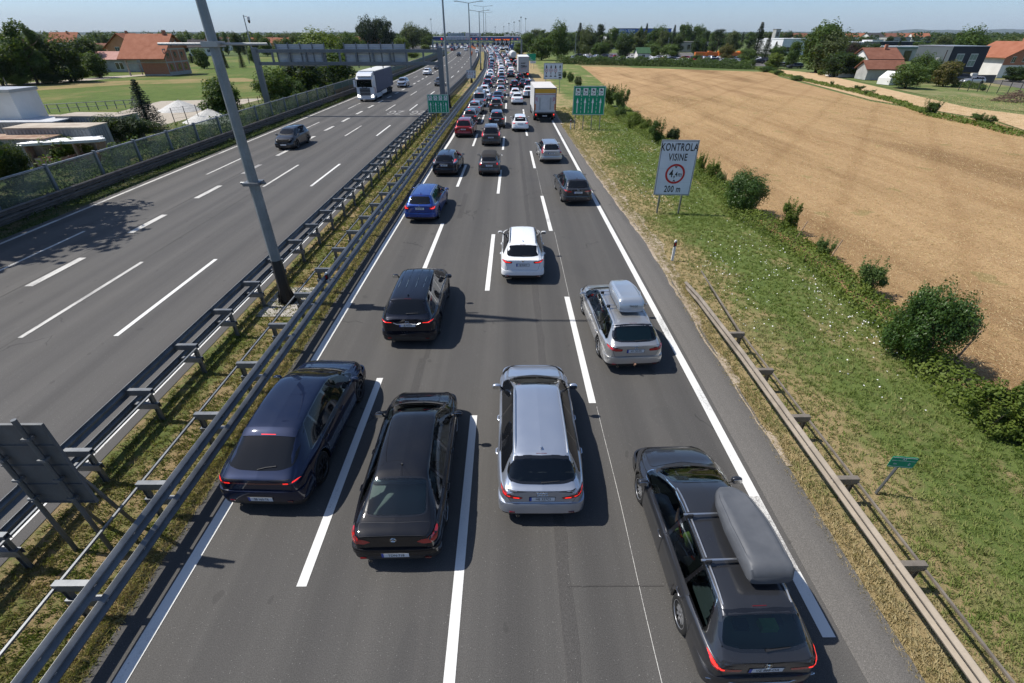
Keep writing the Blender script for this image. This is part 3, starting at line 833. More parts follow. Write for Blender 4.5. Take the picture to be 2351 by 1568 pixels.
class Car:
    """builds one car as an Empty with all its parts; y runs from the rear bumper (0) to the nose (L)"""
    def __init__(s, name, style, paint, label, cat='car', open_=False, lod=0, **kw):
        p = dict(STY[style]); p.update(kw); s.p = p; s.paint = paint; s.lod = lod
        s.root = empty(name, label=label, cat=cat)
        s.B = Body(p, lod); s.sh = Matrix.Translation((0, -p['L'] / 2, 0)); s.open = open_
        s.holes = []
    def put(s, mb, name, mats, smooth=True, angle=40, parent=None, recalc=True):
        o = mb.build(name, mats, parent or s.root, smooth, recalc, angle)
        o.data.transform(s.sh)
        return o
    def decal(s, name, poly, axis, mat, side=1, off=.003, res=.07, parent=None, back=None, grow_=.006, backoff=.0015):
        mb = MB()
        mats = [mat]
        V, F = decal_geo(s.B, poly, axis, side, off, res); mb.add(V, F, 0)
        if back is not None:
            V, F = decal_geo(s.B, grow(poly, grow_), axis, side, backoff, res * .7); mb.add(V, F, 1); mats.append(back)
        o = mb.build(name, mats, parent or s.root, True, False, None)
        o.data.transform(s.sh)
        return o
    # -------- windows
    def dlo_top(s, y): return s.B.zt(y) - .085
    def dlo_bot(s, y): return s.B.zb(y) + .045
    def side_window(s, y0, y1, y0t=None):
        y0t = y0 if y0t is None else y0t
        n = 7
        bot = [(y0 + (y1 - y0) * i / n, 0) for i in range(n + 1)]
        tp = [(y0t + (y1 - y0t) * i / n, 0) for i in range(n + 1)]
        lower = [(y, s.dlo_bot(y)) for y, _ in bot]
        upper = [(y, s.dlo_top(y)) for y, _ in tp]
        upper = [(y, z) for y, z in upper if z > s.dlo_bot(y) + .02]
        return lower + upper[::-1]
    def windows(s, rear_glass=GL_TINT, side_glass=GL_TINT, front_glass=GL_CLEAR, trim=GLOSSB):
        p, B = s.p, s.B
        if not s.open: rear_glass = side_glass = front_glass = GL_OPQ
        hw = B.hw
        # windshield, seen from above
        yc, yw = p['cowl'][0], p['ws'][0]
        wb_, wt_ = B.wt(yc - .1) * .97, B.wt(yw) * .90
        poly = [(-wb_, yc - .24), (-wb_ * .55, yc - .06), (0, yc - .02), (wb_ * .55, yc - .06), (wb_, yc - .24), (wt_, yw + .045), (0, yw + .02), (-wt_, yw + .045)]
        poly = rounded(poly, keep=.07)
        s.glass('windshield', poly, 'top', front_glass, 1, trim)
        # rear window
        bx, tx = p['bx'][0] * hw / .92, p['bx'][1] * hw / .92
        if p['win'] == 'rear':
            z0, z1 = p['wbz'][1] + .03, p['wtz'][1] + .01
            poly = [(-bx, z0 + .03), (-bx * .6, z0), (bx * .6, z0), (bx, z0 + .03), (tx * 1.08, z1 - .02), (tx * .5, z1 + .012), (-tx * .5, z1 + .012), (-tx * 1.08, z1 - .02)]
            poly = rounded(poly, keep=p.get('rwr', .09)); s.rear_poly = poly
            s.glass('rear_window', poly, 'rear', rear_glass, 1, trim)
        else:
            y0, y1 = p['wbz'][0] + .02, p['wtz'][0] - .03
            poly = [(-bx, y0 + .06), (-bx * .5, y0), (bx * .5, y0), (bx, y0 + .06), (tx * 1.07, y1), (-tx * 1.07, y1)]
            poly = rounded(poly, keep=.11); s.rear_poly = poly
            s.glass('rear_window', poly, 'top', rear_glass, 1, trim)
        # side windows
        yf = yc - .10
        while s.dlo_top(yf) < s.dlo_bot(yf) + .05 and yf > yw: yf -= .02
        yr_t, yr_b = p['dlo'][1], p['dlo'][0]
        full = s.side_window(yr_b, yf, yr_t)
        for side in (-1, 1):
            tr = s.decal('window_trim', grow(rounded(full, keep=.06), .022), 'side', trim, side, .002, .09, back=s.p.get('chrome'), grow_=.014, backoff=.001) if not s.open else s.ring('window_trim', grow(rounded(full, keep=.06), .022), full, side, trim)
            yC, yB = p['pil']
            spans = []
            if yB - yC > .3:
                spans = [(yB + .045, yf, None), (yC + .04, yB - .045, None)]
                if yC - yr_t > .10: spans.append((yr_b + .0, yC - .03, yr_t))
                else: spans[1] = (yr_b + .0, yB - .045, yr_t)
            else:
                spans = [(yB + .05, yf, None), (yr_b, yB - .06, yr_t)]
            for a, b, t in spans:
                poly = rounded(s.side_window(a, b, t), keep=.045)
                V, F = decal_geo(B, poly, 'side', side, .005, .09)
                o = MB().add(V, F).build('side_window', side_glass, s.root, True, False, None); o.data.transform(s.sh)
                if s.open: s.holes.append(('side', side, grow(poly, -.015)))
    def ring(s, name, outer, inner, side, mat):
        """window surround with the pillars between the panes"""
        p = s.p; mb = MB()
        full = grow(inner, -.012)
        V, F = decal_geo(s.B, outer, 'side', side, .002, .06, full)
        yC, yB = p['pil']
        keep = []
        for f in F:
            c = sum((V[i] for i in f), Vector()) / len(f)
            ins = pip(c.y, c.z, full)
            pill = abs(c.y - yB) < .055 or (yB - yC > .3 and abs(c.y - yC) < .045)
            if not ins or pill: keep.append(f)
        mb.add(V, keep)
        if p.get('chrome'):
            V, F = decal_geo(s.B, grow(outer, .014), 'side', side, .001, .06, grow(outer, -.02))
            keep = []
            for f in F:
                c = sum((V[i] for i in f), Vector()) / len(f)
                if not pip(c.y, c.z, grow(outer, -.02)): keep.append(f)
            mb.add(V, keep, 1)
        o = mb.build(name, [mat] + ([p['chrome']] if p.get('chrome') else []), s.root, True, False, None)
        o.data.transform(s.sh); return o
    def glass(s, name, poly, axis, gmat, side, trim):
        if s.open:
            inner = grow(poly, -.035)
            V, F = decal_geo(s.B, poly, axis, side, .004, .06, inner)
            mb = MB(); fr, gl = [], []
            for f in F:
                c = sum((V[i] for i in f), Vector()) / len(f)
                a, b = (c.x, c.z) if axis in ('rear', 'front') else (c.x, c.y)
                (gl if pip(a, b, inner) else fr).append(f)
            mb.add(V, gl, 0); mb.add(V, fr, 1)
            o = mb.build(name, [gmat, trim], s.root, True, False, None)
            o.data.transform(s.sh)
            s.holes.append((axis, 0, grow(poly, -.025)))
        else:
            o = s.decal(name, poly, axis, gmat, side, .004, .09)
        return o
    # -------- shell
    def shell(s):
        B = s.B; v, f = B.v, B.f
        mb = MB(); keep = []; mi = []
        for q in f:
            c = [sum(v[i][k] for i in q) / len(q) for k in range(3)]
            dead = False
            for axis, side, poly in s.holes:
                if axis == 'side' and c[0] * side > .3 and pip(c[1], c[2], poly): dead = True
                if axis == 'top' and c[2] > B.zb(c[1]) + .01 and abs(c[0]) < B.w(c[1]) and pip(c[0], c[1], poly): dead = True
                if axis == 'rear' and c[1] < 1.2 and pip(c[0], c[2], poly): dead = True
            if not dead: keep.append(q)
        mb.add(v, keep)
        for i, q in enumerate(keep):
            c2 = sum(v[k][2] for k in q) / len(q); cx_ = max(abs(v[k][0]) for k in q)
            low = c2 < s.p.get('zl', .24) + .015 or (cx_ < B.w(sum(v[k][1] for k in q) / len(q)) - .03 and c2 < B.zb(.5 * B.L) - .12 and len(q) == 4)
            mb.m[i] = 1 if low else 0
        return s.put(mb, 'body', [s.paint, UNDER], True, 50)
    # -------- bumpers
    def bumper(s, front=False, z0=.25, z1=.60, out=.05, lower=BLACKP, split=.38, name='bumper'):
        p, B = s.p, s.B; L = p['L']
        hwid = B.w(.45) + .004 if not front else B.w(L - .5) + .002
        dep = .46
        prof = [(-.05, z1 + .005), (-.008, z1), (.0, z1 - .03), (.012, (z0 + z1) / 2 + .03), (.006, split), (-.006, split - .01), (-.02, z0 + .05), (-.06, z0)]
        rows = []
        N = 44
        for i in range(N + 1):
            u = math.pi * i / N
            c_, s_ = math.cos(u), math.sin(u)
            ex = .36 if not front else .5
            x = hwid * math.copysign(abs(c_) ** ex, c_)
            yy = dep - (dep + out) * abs(s_) ** ex
            nx, ny = c_ * .9, -s_
            row = []
            for d, z in prof:
                px_, py_ = x + nx * d, yy + ny * d
                row.append((px_, (L - py_) if front else py_, z))
            rows.append(row)
        mb = MB(); n = len(prof)
        vs_ = [q for r in rows for q in r]
        for j in range(n - 1):
            fs = [(i * n + j, i * n + j + 1, (i + 1) * n + j + 1, (i + 1) * n + j) for i in range(N)]
            if j == 0: mb.add(vs_, fs, 0)
            else:
                mb.f.extend(fs); mb.m.extend([1 if j >= 5 else 0] * len(fs))
        return s.put(mb, name, [s.paint, lower], True, 35)
    # -------- wheels
    def wheels(s, rim=RIM, spokes=5, low=False):
        p, B = s.p, s.B; r = p['rr']
        key = ('wheel', round(r, 2), rim.name, spokes, low)
        if key not in WH:
            t = MB()
            t.lathe([(-.11, r * .62), (-.115, r * .9), (-.09, r * .985), (-.03, r), (.03, r), (.09, r * .985), (.115, r * .9), (.108, r * .70), (.09, r * .66), (.09, r * .5)], 'x', 28 if not low else 14)
            tm = t.mesh('tyre', RUBBER, True, False, 60)
            q = MB()
            q.lathe([(.03, .001), (.03, r * .66), (.085, r * .70), (.10, r * .685), (.102, r * .66), (.06, r * .64)], 'x', 28 if not low else 14, mi=1)
            if not low:
                q.lathe([(.075, .001), (.08, .05), (.06, .07), (.03, .07)], 'x', 14)
                for k in range(spokes):
                    a = 2 * math.pi * k / spokes
                    for da in ((-.13, .13) if spokes <= 6 else (0,)):
                        M = Matrix.Rotation(a + da, 3, 'X')
                        q.box(M @ Vector((.072, 0, r * .37)), (.022, .035 if spokes <= 6 else .045, r * .60), 0, M=M)
            q.lathe([(.098, r * .66), (.108, r * .67), (.108, r * .70), (.095, r * .705)], 'x', 28 if not low else 14)
            rm = q.mesh('rim', [rim, BLACKP], True, True, 30)
            WH[key] = (tm, rm)
        tm, rm = WH[key]
        for a in B.ay:
            for side in (-1, 1):
                o = link('wheel', tm, s.root, (side * (B.hw - .135), a - p['L'] / 2, r))
                if side < 0: o.rotation_euler = (0, 0, math.pi)
                link('rim', rm, o)
    def mirrors(s, paint=None, z=None):
        p, B = s.p, s.B
        y = p['cowl'][0] - p.get('my', .42); z = z or B.zb(y) + .10
        for side in (-1, 1):
            mb = MB()
            N, M_ = 12, 8
            rows = []
            cx_ = side * (B.hw + .075)
            for i in range(M_ + 1):
                ph = -math.pi / 2 + math.pi * i / M_
                row = []
                for k in range(N + 1):
                    t = 2 * math.pi * k / N
                    cc, ss = math.cos(t), math.sin(t)
                    e = .75
                    xx = math.copysign(abs(cc) ** e, cc) * math.cos(ph) ** e * .115
                    zz = math.copysign(abs(ss) ** e, ss) * math.cos(ph) ** e * .075
                    yy = (math.sin(ph)) * .085
                    if yy < -.02: yy = -.02 + (yy + .02) * .35
                    row.append((cx_ + xx, y + yy, z + zz))
                rows.append(row)
            mb.grid(rows)
            mb.tube([(side * (B.hw - .07), y + .03, z - .07), (side * (B.hw + .02), y + .01, z - .03)], .028, 6, 1)
            o = s.put(mb, 'mirror', [paint or s.paint, BLACKP], True, 50)
            g = MB(); 
            pts = rounded([(cx_ - .095, z - .055), (cx_ + .095, z - .055), (cx_ + .095, z + .055), (cx_ - .095, z + .055)], keep=.04)
            g.prism(pts, 'y', y - .052, y - .046)
            s.put(g, 'mirror_glass', CHROME, False, parent=o)
    # -------- details
    def panels(s, back=INK, handle=None, hood=True, doors=True, two=False):
        p, B = s.p, s.B
        yC, yB = p['pil']; yc = p['cowl'][0]
        sill = p.get('zl', .24) + .10
        ra0 = B.ay[0] + B.R + .035; fa0 = B.ay[1] - B.R - .05
        if doors:
            for side in (-1, 1):
                yf = min(fa0, yc - .18)
                fd = [(yB + .02, sill), (yf, sill), (yf + .03, B.zb(yf) - .02), (yf - .02, B.zb(yf) + .015), (yB + .02, B.zb(yB) + .03)]
                lst = [(fd, yB + .12)]
                if not two:
                    rd = [(ra0 + .0, sill), (yB, sill), (yB, B.zb(yB) + .03), (yC - .22, B.zb(yC) + .03), (yC - .20, B.zb(yC) - .15), (ra0 - .06, B.R + B.wr - .02), (ra0 - .01, B.R * .8 + .1)]
                    lst.append((rd, yC - .08))
                for poly, hy in lst:
                    d = s.decal('door', rounded(poly, keep=.03), 'side', s.paint, side, .006, .08, back=back, grow_=.007, backoff=.003)
                    h, nr = B.ray('side', hy, B.zb(hy) - .13, side)
                    mb = MB(); 
                    for t in range(5):
                        pass
                    mb.tube([h + Vector((side * .004, -.09, 0)), h + Vector((side * .035, -.065, .0)), h + Vector((side * .035, .065, 0)), h + Vector((side * .004, .09, 0))], [.014, .016, .016, .014], 6)
                    s.put(mb, 'handle', handle or s.paint, True, parent=d)
        if hood:
            wh = B.wt(yc) * .99; wn = B.wt(p['nose'][0]) * .99
            poly = rounded([(-wh, yc - .02), (0, yc + .12), (wh, yc - .02), (wn, p['nose'][0] - .06), (wn * .5, p['nose'][0] + .06), (-wn * .5, p['nose'][0] + .06), (-wn, p['nose'][0] - .06)], keep=.12)
            s.decal('hood', poly, 'top', s.paint, 1, .006, .08, back=back, grow_=.009, backoff=.003)
            # black cowl strip and wipers below the windshield
            ww = B.wt(yc - .1) * .97
            s.decal('cowl_trim', rounded([(-ww, yc - .25), (-ww * .55, yc - .07), (0, yc - .03), (ww * .55, yc - .07), (ww, yc - .25), (ww * .98, yc - .14), (ww * .5, yc + .04), (0, yc + .085), (-ww * .5, yc + .04), (-ww * .98, yc - .14)], keep=.02), 'top', BLACKP, 1, .006, .08)
            for sx in (-.62, .12):
                mb = MB(); pts = []
                for t in range(7):
                    x = sx * ww / .75 + t / 6 * .60; x = max(-ww * .9, min(ww * .9, x)); y = yc - .05 - .03 * t / 6 - .10 * (x / ww) ** 2
                    h, nr = B.ray('top', x, y - .03); pts.append(h + nr * .022)
                mb.tube(pts, .012, 5)
                s.put(mb, 'wiper', BLACKP, True)
    def tailgate(s, z0=.60, w0=.62, w1=.70, back=INK):
        p, B = s.p, s.B; k = B.hw / .92
        z1 = p['lip'][1] - .025
        if p['win'] == 'rear':
            poly = rounded([(-w0 * k, z0), (w0 * k, z0), (w1 * k, z1 - .12), (w1 * k, z1), (-w1 * k, z1), (-w1 * k, z1 - .12)], keep=.05)
            return s.decal('tailgate', poly, 'rear', s.paint, 1, .007, .06, back=back, grow_=.008, backoff=.0035)
        poly = rounded([(-.66 * k, .012), (.66 * k, .012), (.70 * k, p['wbz'][0] - .05), (0, p['wbz'][0] - .09), (-.70 * k, p['wbz'][0] - .05)], keep=.06)
        o = s.decal('boot_lid', poly, 'top', s.paint, 1, .007, .06, back=back, grow_=.008, backoff=.0035)
        poly = rounded([(-.60 * k, z0), (.60 * k, z0), (.66 * k, p['lip'][1] - .04), (-.66 * k, p['lip'][1] - .04)], keep=.04)
        s.decal('boot_face', poly, 'rear', s.paint, 1, .007, .06, parent=o, back=back, grow_=.008, backoff=.0035)
        return o
    def lights(s, poly, mat=TAIL, lit=None, axis='rear', name='taillight', both=True, off=.011, inner=None):
        out = []
        if axis == 'rear':
            tall = max(z for _, z in poly) > s.B.zb(.3) + .15
            zc = s.B.zb(.06) + .01; xm = .905 * s.B.hw
            zi = s.p['lip'][1] - .03
            cl = (lambda pl: [(min(x, xm), z if tall else (min(z, zc) if x > .86 * s.B.hw else min(z, zi))) for x, z in pl])
            poly = cl(poly); lit = [cl(q) for q in lit] if lit else lit
        for sd in ((1, -1) if both else (1,)):
            pl = [(x * sd, z) for x, z in poly]
            if axis == 'side': o = s.decal(name, rounded(poly, keep=.02), 'side', mat, sd, off, .04)
            else: o = s.decal(name, rounded(pl, keep=.025), axis, mat, 1, off, .035, back=BLACKP, grow_=.006, backoff=.0085)
            if lit:
                for q in lit: s.decal('lamp', rounded([(x * sd, z) for x, z in q], keep=.01), axis, inner or TAILON, 1, off + .003, .04, parent=o)
            out.append(o)
        return out
    def plate(s, text, z, x=0.0, out=.012, size=(.52, .11), blue=True, y=None):
        h, nr = s.B.ray('rear', x, z)
        yy = (h.y if y is None else y) - out
        mb = MB(); mb.bb(x - size[0] / 2 - .012, x + size[0] / 2 + .012, yy, yy + .012, z - size[1] / 2 - .010, z + size[1] / 2 + .010, 1)
        mb.bb(x - size[0] / 2, x + size[0] / 2, yy - .003, yy + .004, z - size[1] / 2, z + size[1] / 2, 0)
        if blue: mb.bb(x - size[0] / 2, x - size[0] / 2 + .042, yy - .0045, yy, z - size[1] / 2, z + size[1] / 2, 2)
        o = s.put(mb, 'license_plate', [WHITEP, BLACKP, PLBLUE], False)
        if text:
            t = txt(text, .098, INK, o, (x + .02, yy - .005, z - .002), FACE_BACK, .80 * min(1, 8.5 / max(len(text), 1)), .012)
            t.data.transform(s.sh)
        return o
    def rails(s, mat=ALU, x=None, y0=None, y1=None, lift=.045):
        p, B = s.p, s.B
        y0 = y0 or p['wtz'][0] + .15; y1 = y1 or p['ws'][0] - .12
        for sd in (-1, 1):
            pts = []
            for t in range(13):
                y = y0 + (y1 - y0) * t / 12
                xx = (B.wt(y) - .035) if x is None else x
                h, _ = B.ray('top', sd * xx, y)
                e = min(1, t / 1.5, (12 - t) / 1.5)
                pts.append((sd * xx, y, h.z + lift * e - .003))
            s.put(MB().tube(pts, .016, 7), 'roof_rail', mat, True)
    def fin(s, y=None, mat=None, mast=False):
        p, B = s.p, s.B; y = y or p['wtz'][0] + .25
        h, _ = B.ray('top', 0, y)
        if mast:
            mb = MB().tube([(0, y, h.z - .01), (0, y - .02, h.z + .03)], .018, 8).tube([(0, y - .02, h.z + .02), (0, y - .24, h.z + .26)], .004, 5)
        else:
            mb = MB().prism([(y - .06, h.z - .01), (y + .09, h.z - .01), (y - .015, h.z + .06), (y - .05, h.z + .065)], 'x', -.014, .014)
        return s.put(mb, 'antenna', mat or s.paint, False)
    def wiper(s, x0=-.02, x1=.36, z=None):
        z = z or s.p['wbz'][1] + .05
        pts = []
        for t in range(6):
            x = x0 + (x1 - x0) * t / 5; h, nr = s.B.ray('rear', x, z + .015 * t / 5); pts.append(h + nr * .018)
        return s.put(MB().tube(pts, [.022, .014, .011, .010, .009, .007], 6), 'rear_wiper', BLACKP, True)
    def rbar(s, name, pts, r, mat, axis='rear', lift=.01):
        """a bar that follows the body through the given points seen along an axis"""
        q = []
        for (a, b) in pts:
            h, nr = s.B.ray(axis, a, b); q.append(h + nr * lift)
        return s.put(MB().tube(q, r, 6), name, mat, True)
    def ringlogo(s, x, z, r, mat=CHROME, axis='rear', parts=(), name='emblem'):
        mb = MB()
        h, nr = s.B.ray(axis, x, z)
        pts = [(x + r[0] * math.cos(2 * math.pi * k / 18), h.y - .014, z + r[1] * math.sin(2 * math.pi * k / 18)) for k in range(19)]
        mb.tube(pts, min(r) * .13, 5, cap=False)
        for seg in parts: mb.tube([(x + a * r[0], h.y - .014, z + b * r[1]) for a, b in seg], min(r) * .11, 5)
        return mb
    def interior(s, seat=SEATD, shelf=True, rear3=True, seatmat2=None):
        p, B = s.p, s.B; hw = B.hw
        mb = MB(); yc = p['cowl'][0]
        mb.bb(-hw + .12, hw - .12, p['ra'] - .5, yc - .1, .34, .40)
        mb.prism([(yc - .75, .70), (yc - .62, .90), (yc - .12, .93), (yc - .05, .60), (yc - .7, .45)], 'x', -hw + .14, hw - .14)
        s.put(mb, 'dashboard', SEATD, False)
        zt = B.zt(p['pil'][1])
        def seat_(x, y, wd, m):
            q = MB()
            q.prism(rounded([(y, .42), (y + .50, .46), (y + .50, .60), (y + .08, .60), (y - .16, 1.08), (y - .28, 1.07), (y - .14, .60)], keep=.05), 'x', x - wd / 2, x + wd / 2)
            o = s.put(q, 'seat', m, True, 40)
            return o
        def head_(x, y, o, m):
            q = MB()
            N = 10; rows = []
            for i in range(N + 1):
                t = math.pi * i / N - math.pi / 2
                rows.append([(x + .13 * math.copysign(abs(math.cos(a)) ** .5, math.cos(a)) * math.cos(t) ** .4, y + .055 * math.copysign(abs(math.sin(a)) ** .6, math.sin(a)) * math.cos(t) ** .4, 1.165 + .085 * math.sin(t)) for a in [2 * math.pi * k / 14 for k in range(15)]])
            q.grid(rows)
            s.put(q, 'headrest', m, True, 60, parent=o)
        for x in (-.37, .37):
            yy = p['pil'][1] + .16
            o = seat_(x, yy, .48, seat); head_(x, yy - .23, o, seat)
        yy = p['pil'][1] - .72
        o = seat_(0, yy, 1.28, seatmat2 or seat)
        for x in ((-.38, 0, .38) if rear3 else (-.38, .38)): head_(x, yy - .23, o, seatmat2 or seat)
        if shelf:
            q = MB(); ys_ = p['wbz'][0] + .06
            q.bb(-hw + .20, hw - .20, ys_, yy - .20, p['wbz'][1] - .10, p['wbz'][1] - .08)
            s.put(q, 'parcel_shelf', SHELF, False)
    def finish(s, x, y, rz=0.0, at='rear'):
        """place: (x, y) is the middle of the rear bumper on the ground"""
        L = s.p['L']
        d = Vector((-math.sin(rz), math.cos(rz)))
        s.root.location = (x + d.x * L / 2, y + d.y * L / 2, 0)
        s.root.rotation_euler = (0, 0, rz)
        return s.root
WH = {}
def roof_box(car, x, y0, y1, w, h, mat, label, badge=None):
    """long aerodynamic box on two cross bars"""
    B = car.B; zc = B.zt((y0 + y1) / 2) + .07
    rows = []; N = 26; K = 22
    for i in range(N + 1):
        t = i / N
        y = y0 + (y1 - y0) * t
        e = max(0.0, 1 - abs(2 * t - 1) ** 5)
        nose = float(np.interp(t, [0, .04, .5, .8, .95, 1], [.88, .97, 1, .86, .60, .34]))
        hh = float(np.interp(t, [0, .03, .08, .3, .6, .85, 1], [.35, .80, .95, 1.0, .93, .70, .30])) * h
        row = []
        for k in range(K + 1):
            a = math.pi * k / K
            ca, sa = math.cos(a), math.sin(a)
            xx = w / 2 * nose * math.copysign(abs(ca) ** .30, ca)
            zz = hh * abs(sa) ** .42
            rib = .030 * h / .4 * (math.cos(a * 6) ** 2 if .15 < t < .92 and .3 < a < 2.84 else 0)
            row.append((x + xx, y, zc + .09 + zz - rib))
        for k in range(1, 8):
            a = math.pi * k / 8
            row.append((x - w / 2 * nose * math.cos(a) * .97, y, zc + .09 - .09 * math.sin(a) ** .5))
        row.append(row[0])
        rows.append(row)
    mb = MB(); mb.grid(rows)
    n = len(rows[0]); mb.f.append(tuple(range(n - 1))[::-1]); mb.f.append(tuple(N * n + k for k in range(n - 1))); mb.m += [0, 0]
    o = car.put(mb, 'roof_box', mat, True, 40); o['label'] = label
    ln = MB()
    for sd in (-1, 1):
        ln.tube([(x + sd * w / 2 * float(np.interp(t, [0, .04, .5, .8, .95, 1], [.88, .97, 1, .86, .60, .34])) * 1.003, y0 + (y1 - y0) * t, zc + .095) for t in [j / 12 for j in range(13)]], .006, 4)
    car.put(ln, 'seam', BLACKP, True, parent=o)
    for yy in (y0 + (y1 - y0) * .24, y0 + (y1 - y0) * .74):
        wd = B.wt(yy) + .05
        q = MB(); q.tube([(-wd - .06, yy, zc + .02), (wd + .06, yy, zc + .02)], .019, 8)
        for sd in (-1, 1): q.box((sd * (wd - .06), yy, zc - .01), (.10, .07, .09), 1)
        car.put(q, 'cross_bar', [ALU, BLACKP], True, 40)
    if badge:
        t_ = txt(badge, .085, INK, o, (x + .05, y0 - .002, zc + .20), FACE_BACK, 1, .02, depth=.002); t_.data.transform(car.sh)
    return o
# ================================================================ THE NEAR CARS
P_NAVY = car_paint('paint_navy', (0.003, 0.008, 0.029), 0.35, .42)
P_BLACK = car_paint('paint_black', (0.003, 0.0035, 0.006), 0.0, .45)
P_BLACK2 = car_paint('paint_black_blue', (0.006, 0.008, 0.016), 0.4)
P_ICE = car_paint('paint_ice_silver', (0.41, 0.445, 0.51), 0.75, .30)
P_SILVER = car_paint('paint_silver', (0.43, 0.43, 0.43), 0.75, .30)
P_DGREY = car_paint('paint_dark_grey', (0.040, 0.042, 0.048), 0.6)
P_MGREY = car_paint('paint_mid_grey', (0.085, 0.085, 0.090), 0.6)
P_WHITE = car_paint('paint_white', (0.72, 0.73, 0.74), 0.0, .25)
P_BLUE = car_paint('paint_blue', (0.009, 0.042, 0.23), 0.4)
P_RED = car_paint('paint_red', (0.25, 0.008, 0.010), 0.5)
P_CHAMP = car_paint('paint_champagne', (0.40, 0.38, 0.34), 0.7)
P_BROWN = car_paint('paint_brown_grey', (0.075, 0.068, 0.065), 0.6)
P_SLATE = car_paint('paint_slate', (0.13, 0.145, 0.165), 0.6)
SOFTTOP = principled('soft_top', (0.020, 0.019, 0.020), 0.95)
BOXGREY = mottled('box_grey', (0.075, 0.08, 0.09), (0.10, 0.105, 0.115), 3, 0.5)
BOXSILV = car_paint('box_silver', (0.36, 0.40, 0.45), 0.55, .35)
SKIN = principled('skin', (0.45, 0.24, 0.16), 0.55)

def dress(c, text, plate_z=.80, light=None, lightmat=TAIL, lit=None, rim=RIM, spokes=5, rails=None, glass=None, handle=None, wiper=True, fin=True, bumper=None, gate=True, mast=False, two=False, z0=.60, platey=None, mirror_paint=None, third=True):
    """everything a usual hatchback, wagon or saloon shows from behind"""
    g = glass or {}
    c.windows(**g)
    c.shell()
    b = dict(z1=z0 - .0); b.update(bumper or {})
    c.bumper(**b); c.bumper(front=True, z0=.22, z1=.58, out=.03)
    if gate: c.tailgate(z0=z0 + .02)
    c.panels(handle=handle, two=two)
    if light: c.lights(light, lightmat, lit)
    hl = [(.50 * c.B.hw / .92, c.p['nose'][1] - .13), (.80 * c.B.hw / .92, c.p['nose'][1] - .12), (.86 * c.B.hw / .92, c.p['nose'][1] - .01), (.55 * c.B.hw / .92, c.p['nose'][1] - .05)]
    c.lights(hl, CLEARL, None, 'front', 'headlight', off=.004)
    c.wheels(rim, spokes); c.mirrors(mirror_paint)
    if rails: c.rails(rails)
    if fin: c.fin(mast=mast, mat=BLACKP if mast else None)
    if wiper and c.p['win'] == 'rear': c.wiper()
    if third:
        zt = c.p['wtz'][1] + .032
        if c.p['win'] == 'rear': c.rbar('brake_light', [(-.11, zt), (.11, zt)], .007, TAILD, 'rear', .002)
    if text is not None: c.plate(text, plate_z, y=platey)
    # exhaust and lower reflectors
    for sd in (-1, 1):
        q = MB(); q.bb(sd * .62 - .06, sd * .62 + .06, -.062, -.04, z0 - .24, z0 - .215)
        c.put(q, 'reflector', TAILD, False)
    q = MB().lathe([(-.03, .032), (-.03, .026), (.08, .026)], 'y', 12, (-.50, -.02, .27)).lathe([(-.03, .032), (.1, .032)], 'y', 12, (-.50, -.02, .27))
    c.put(q, 'exhaust', CHROME, True)

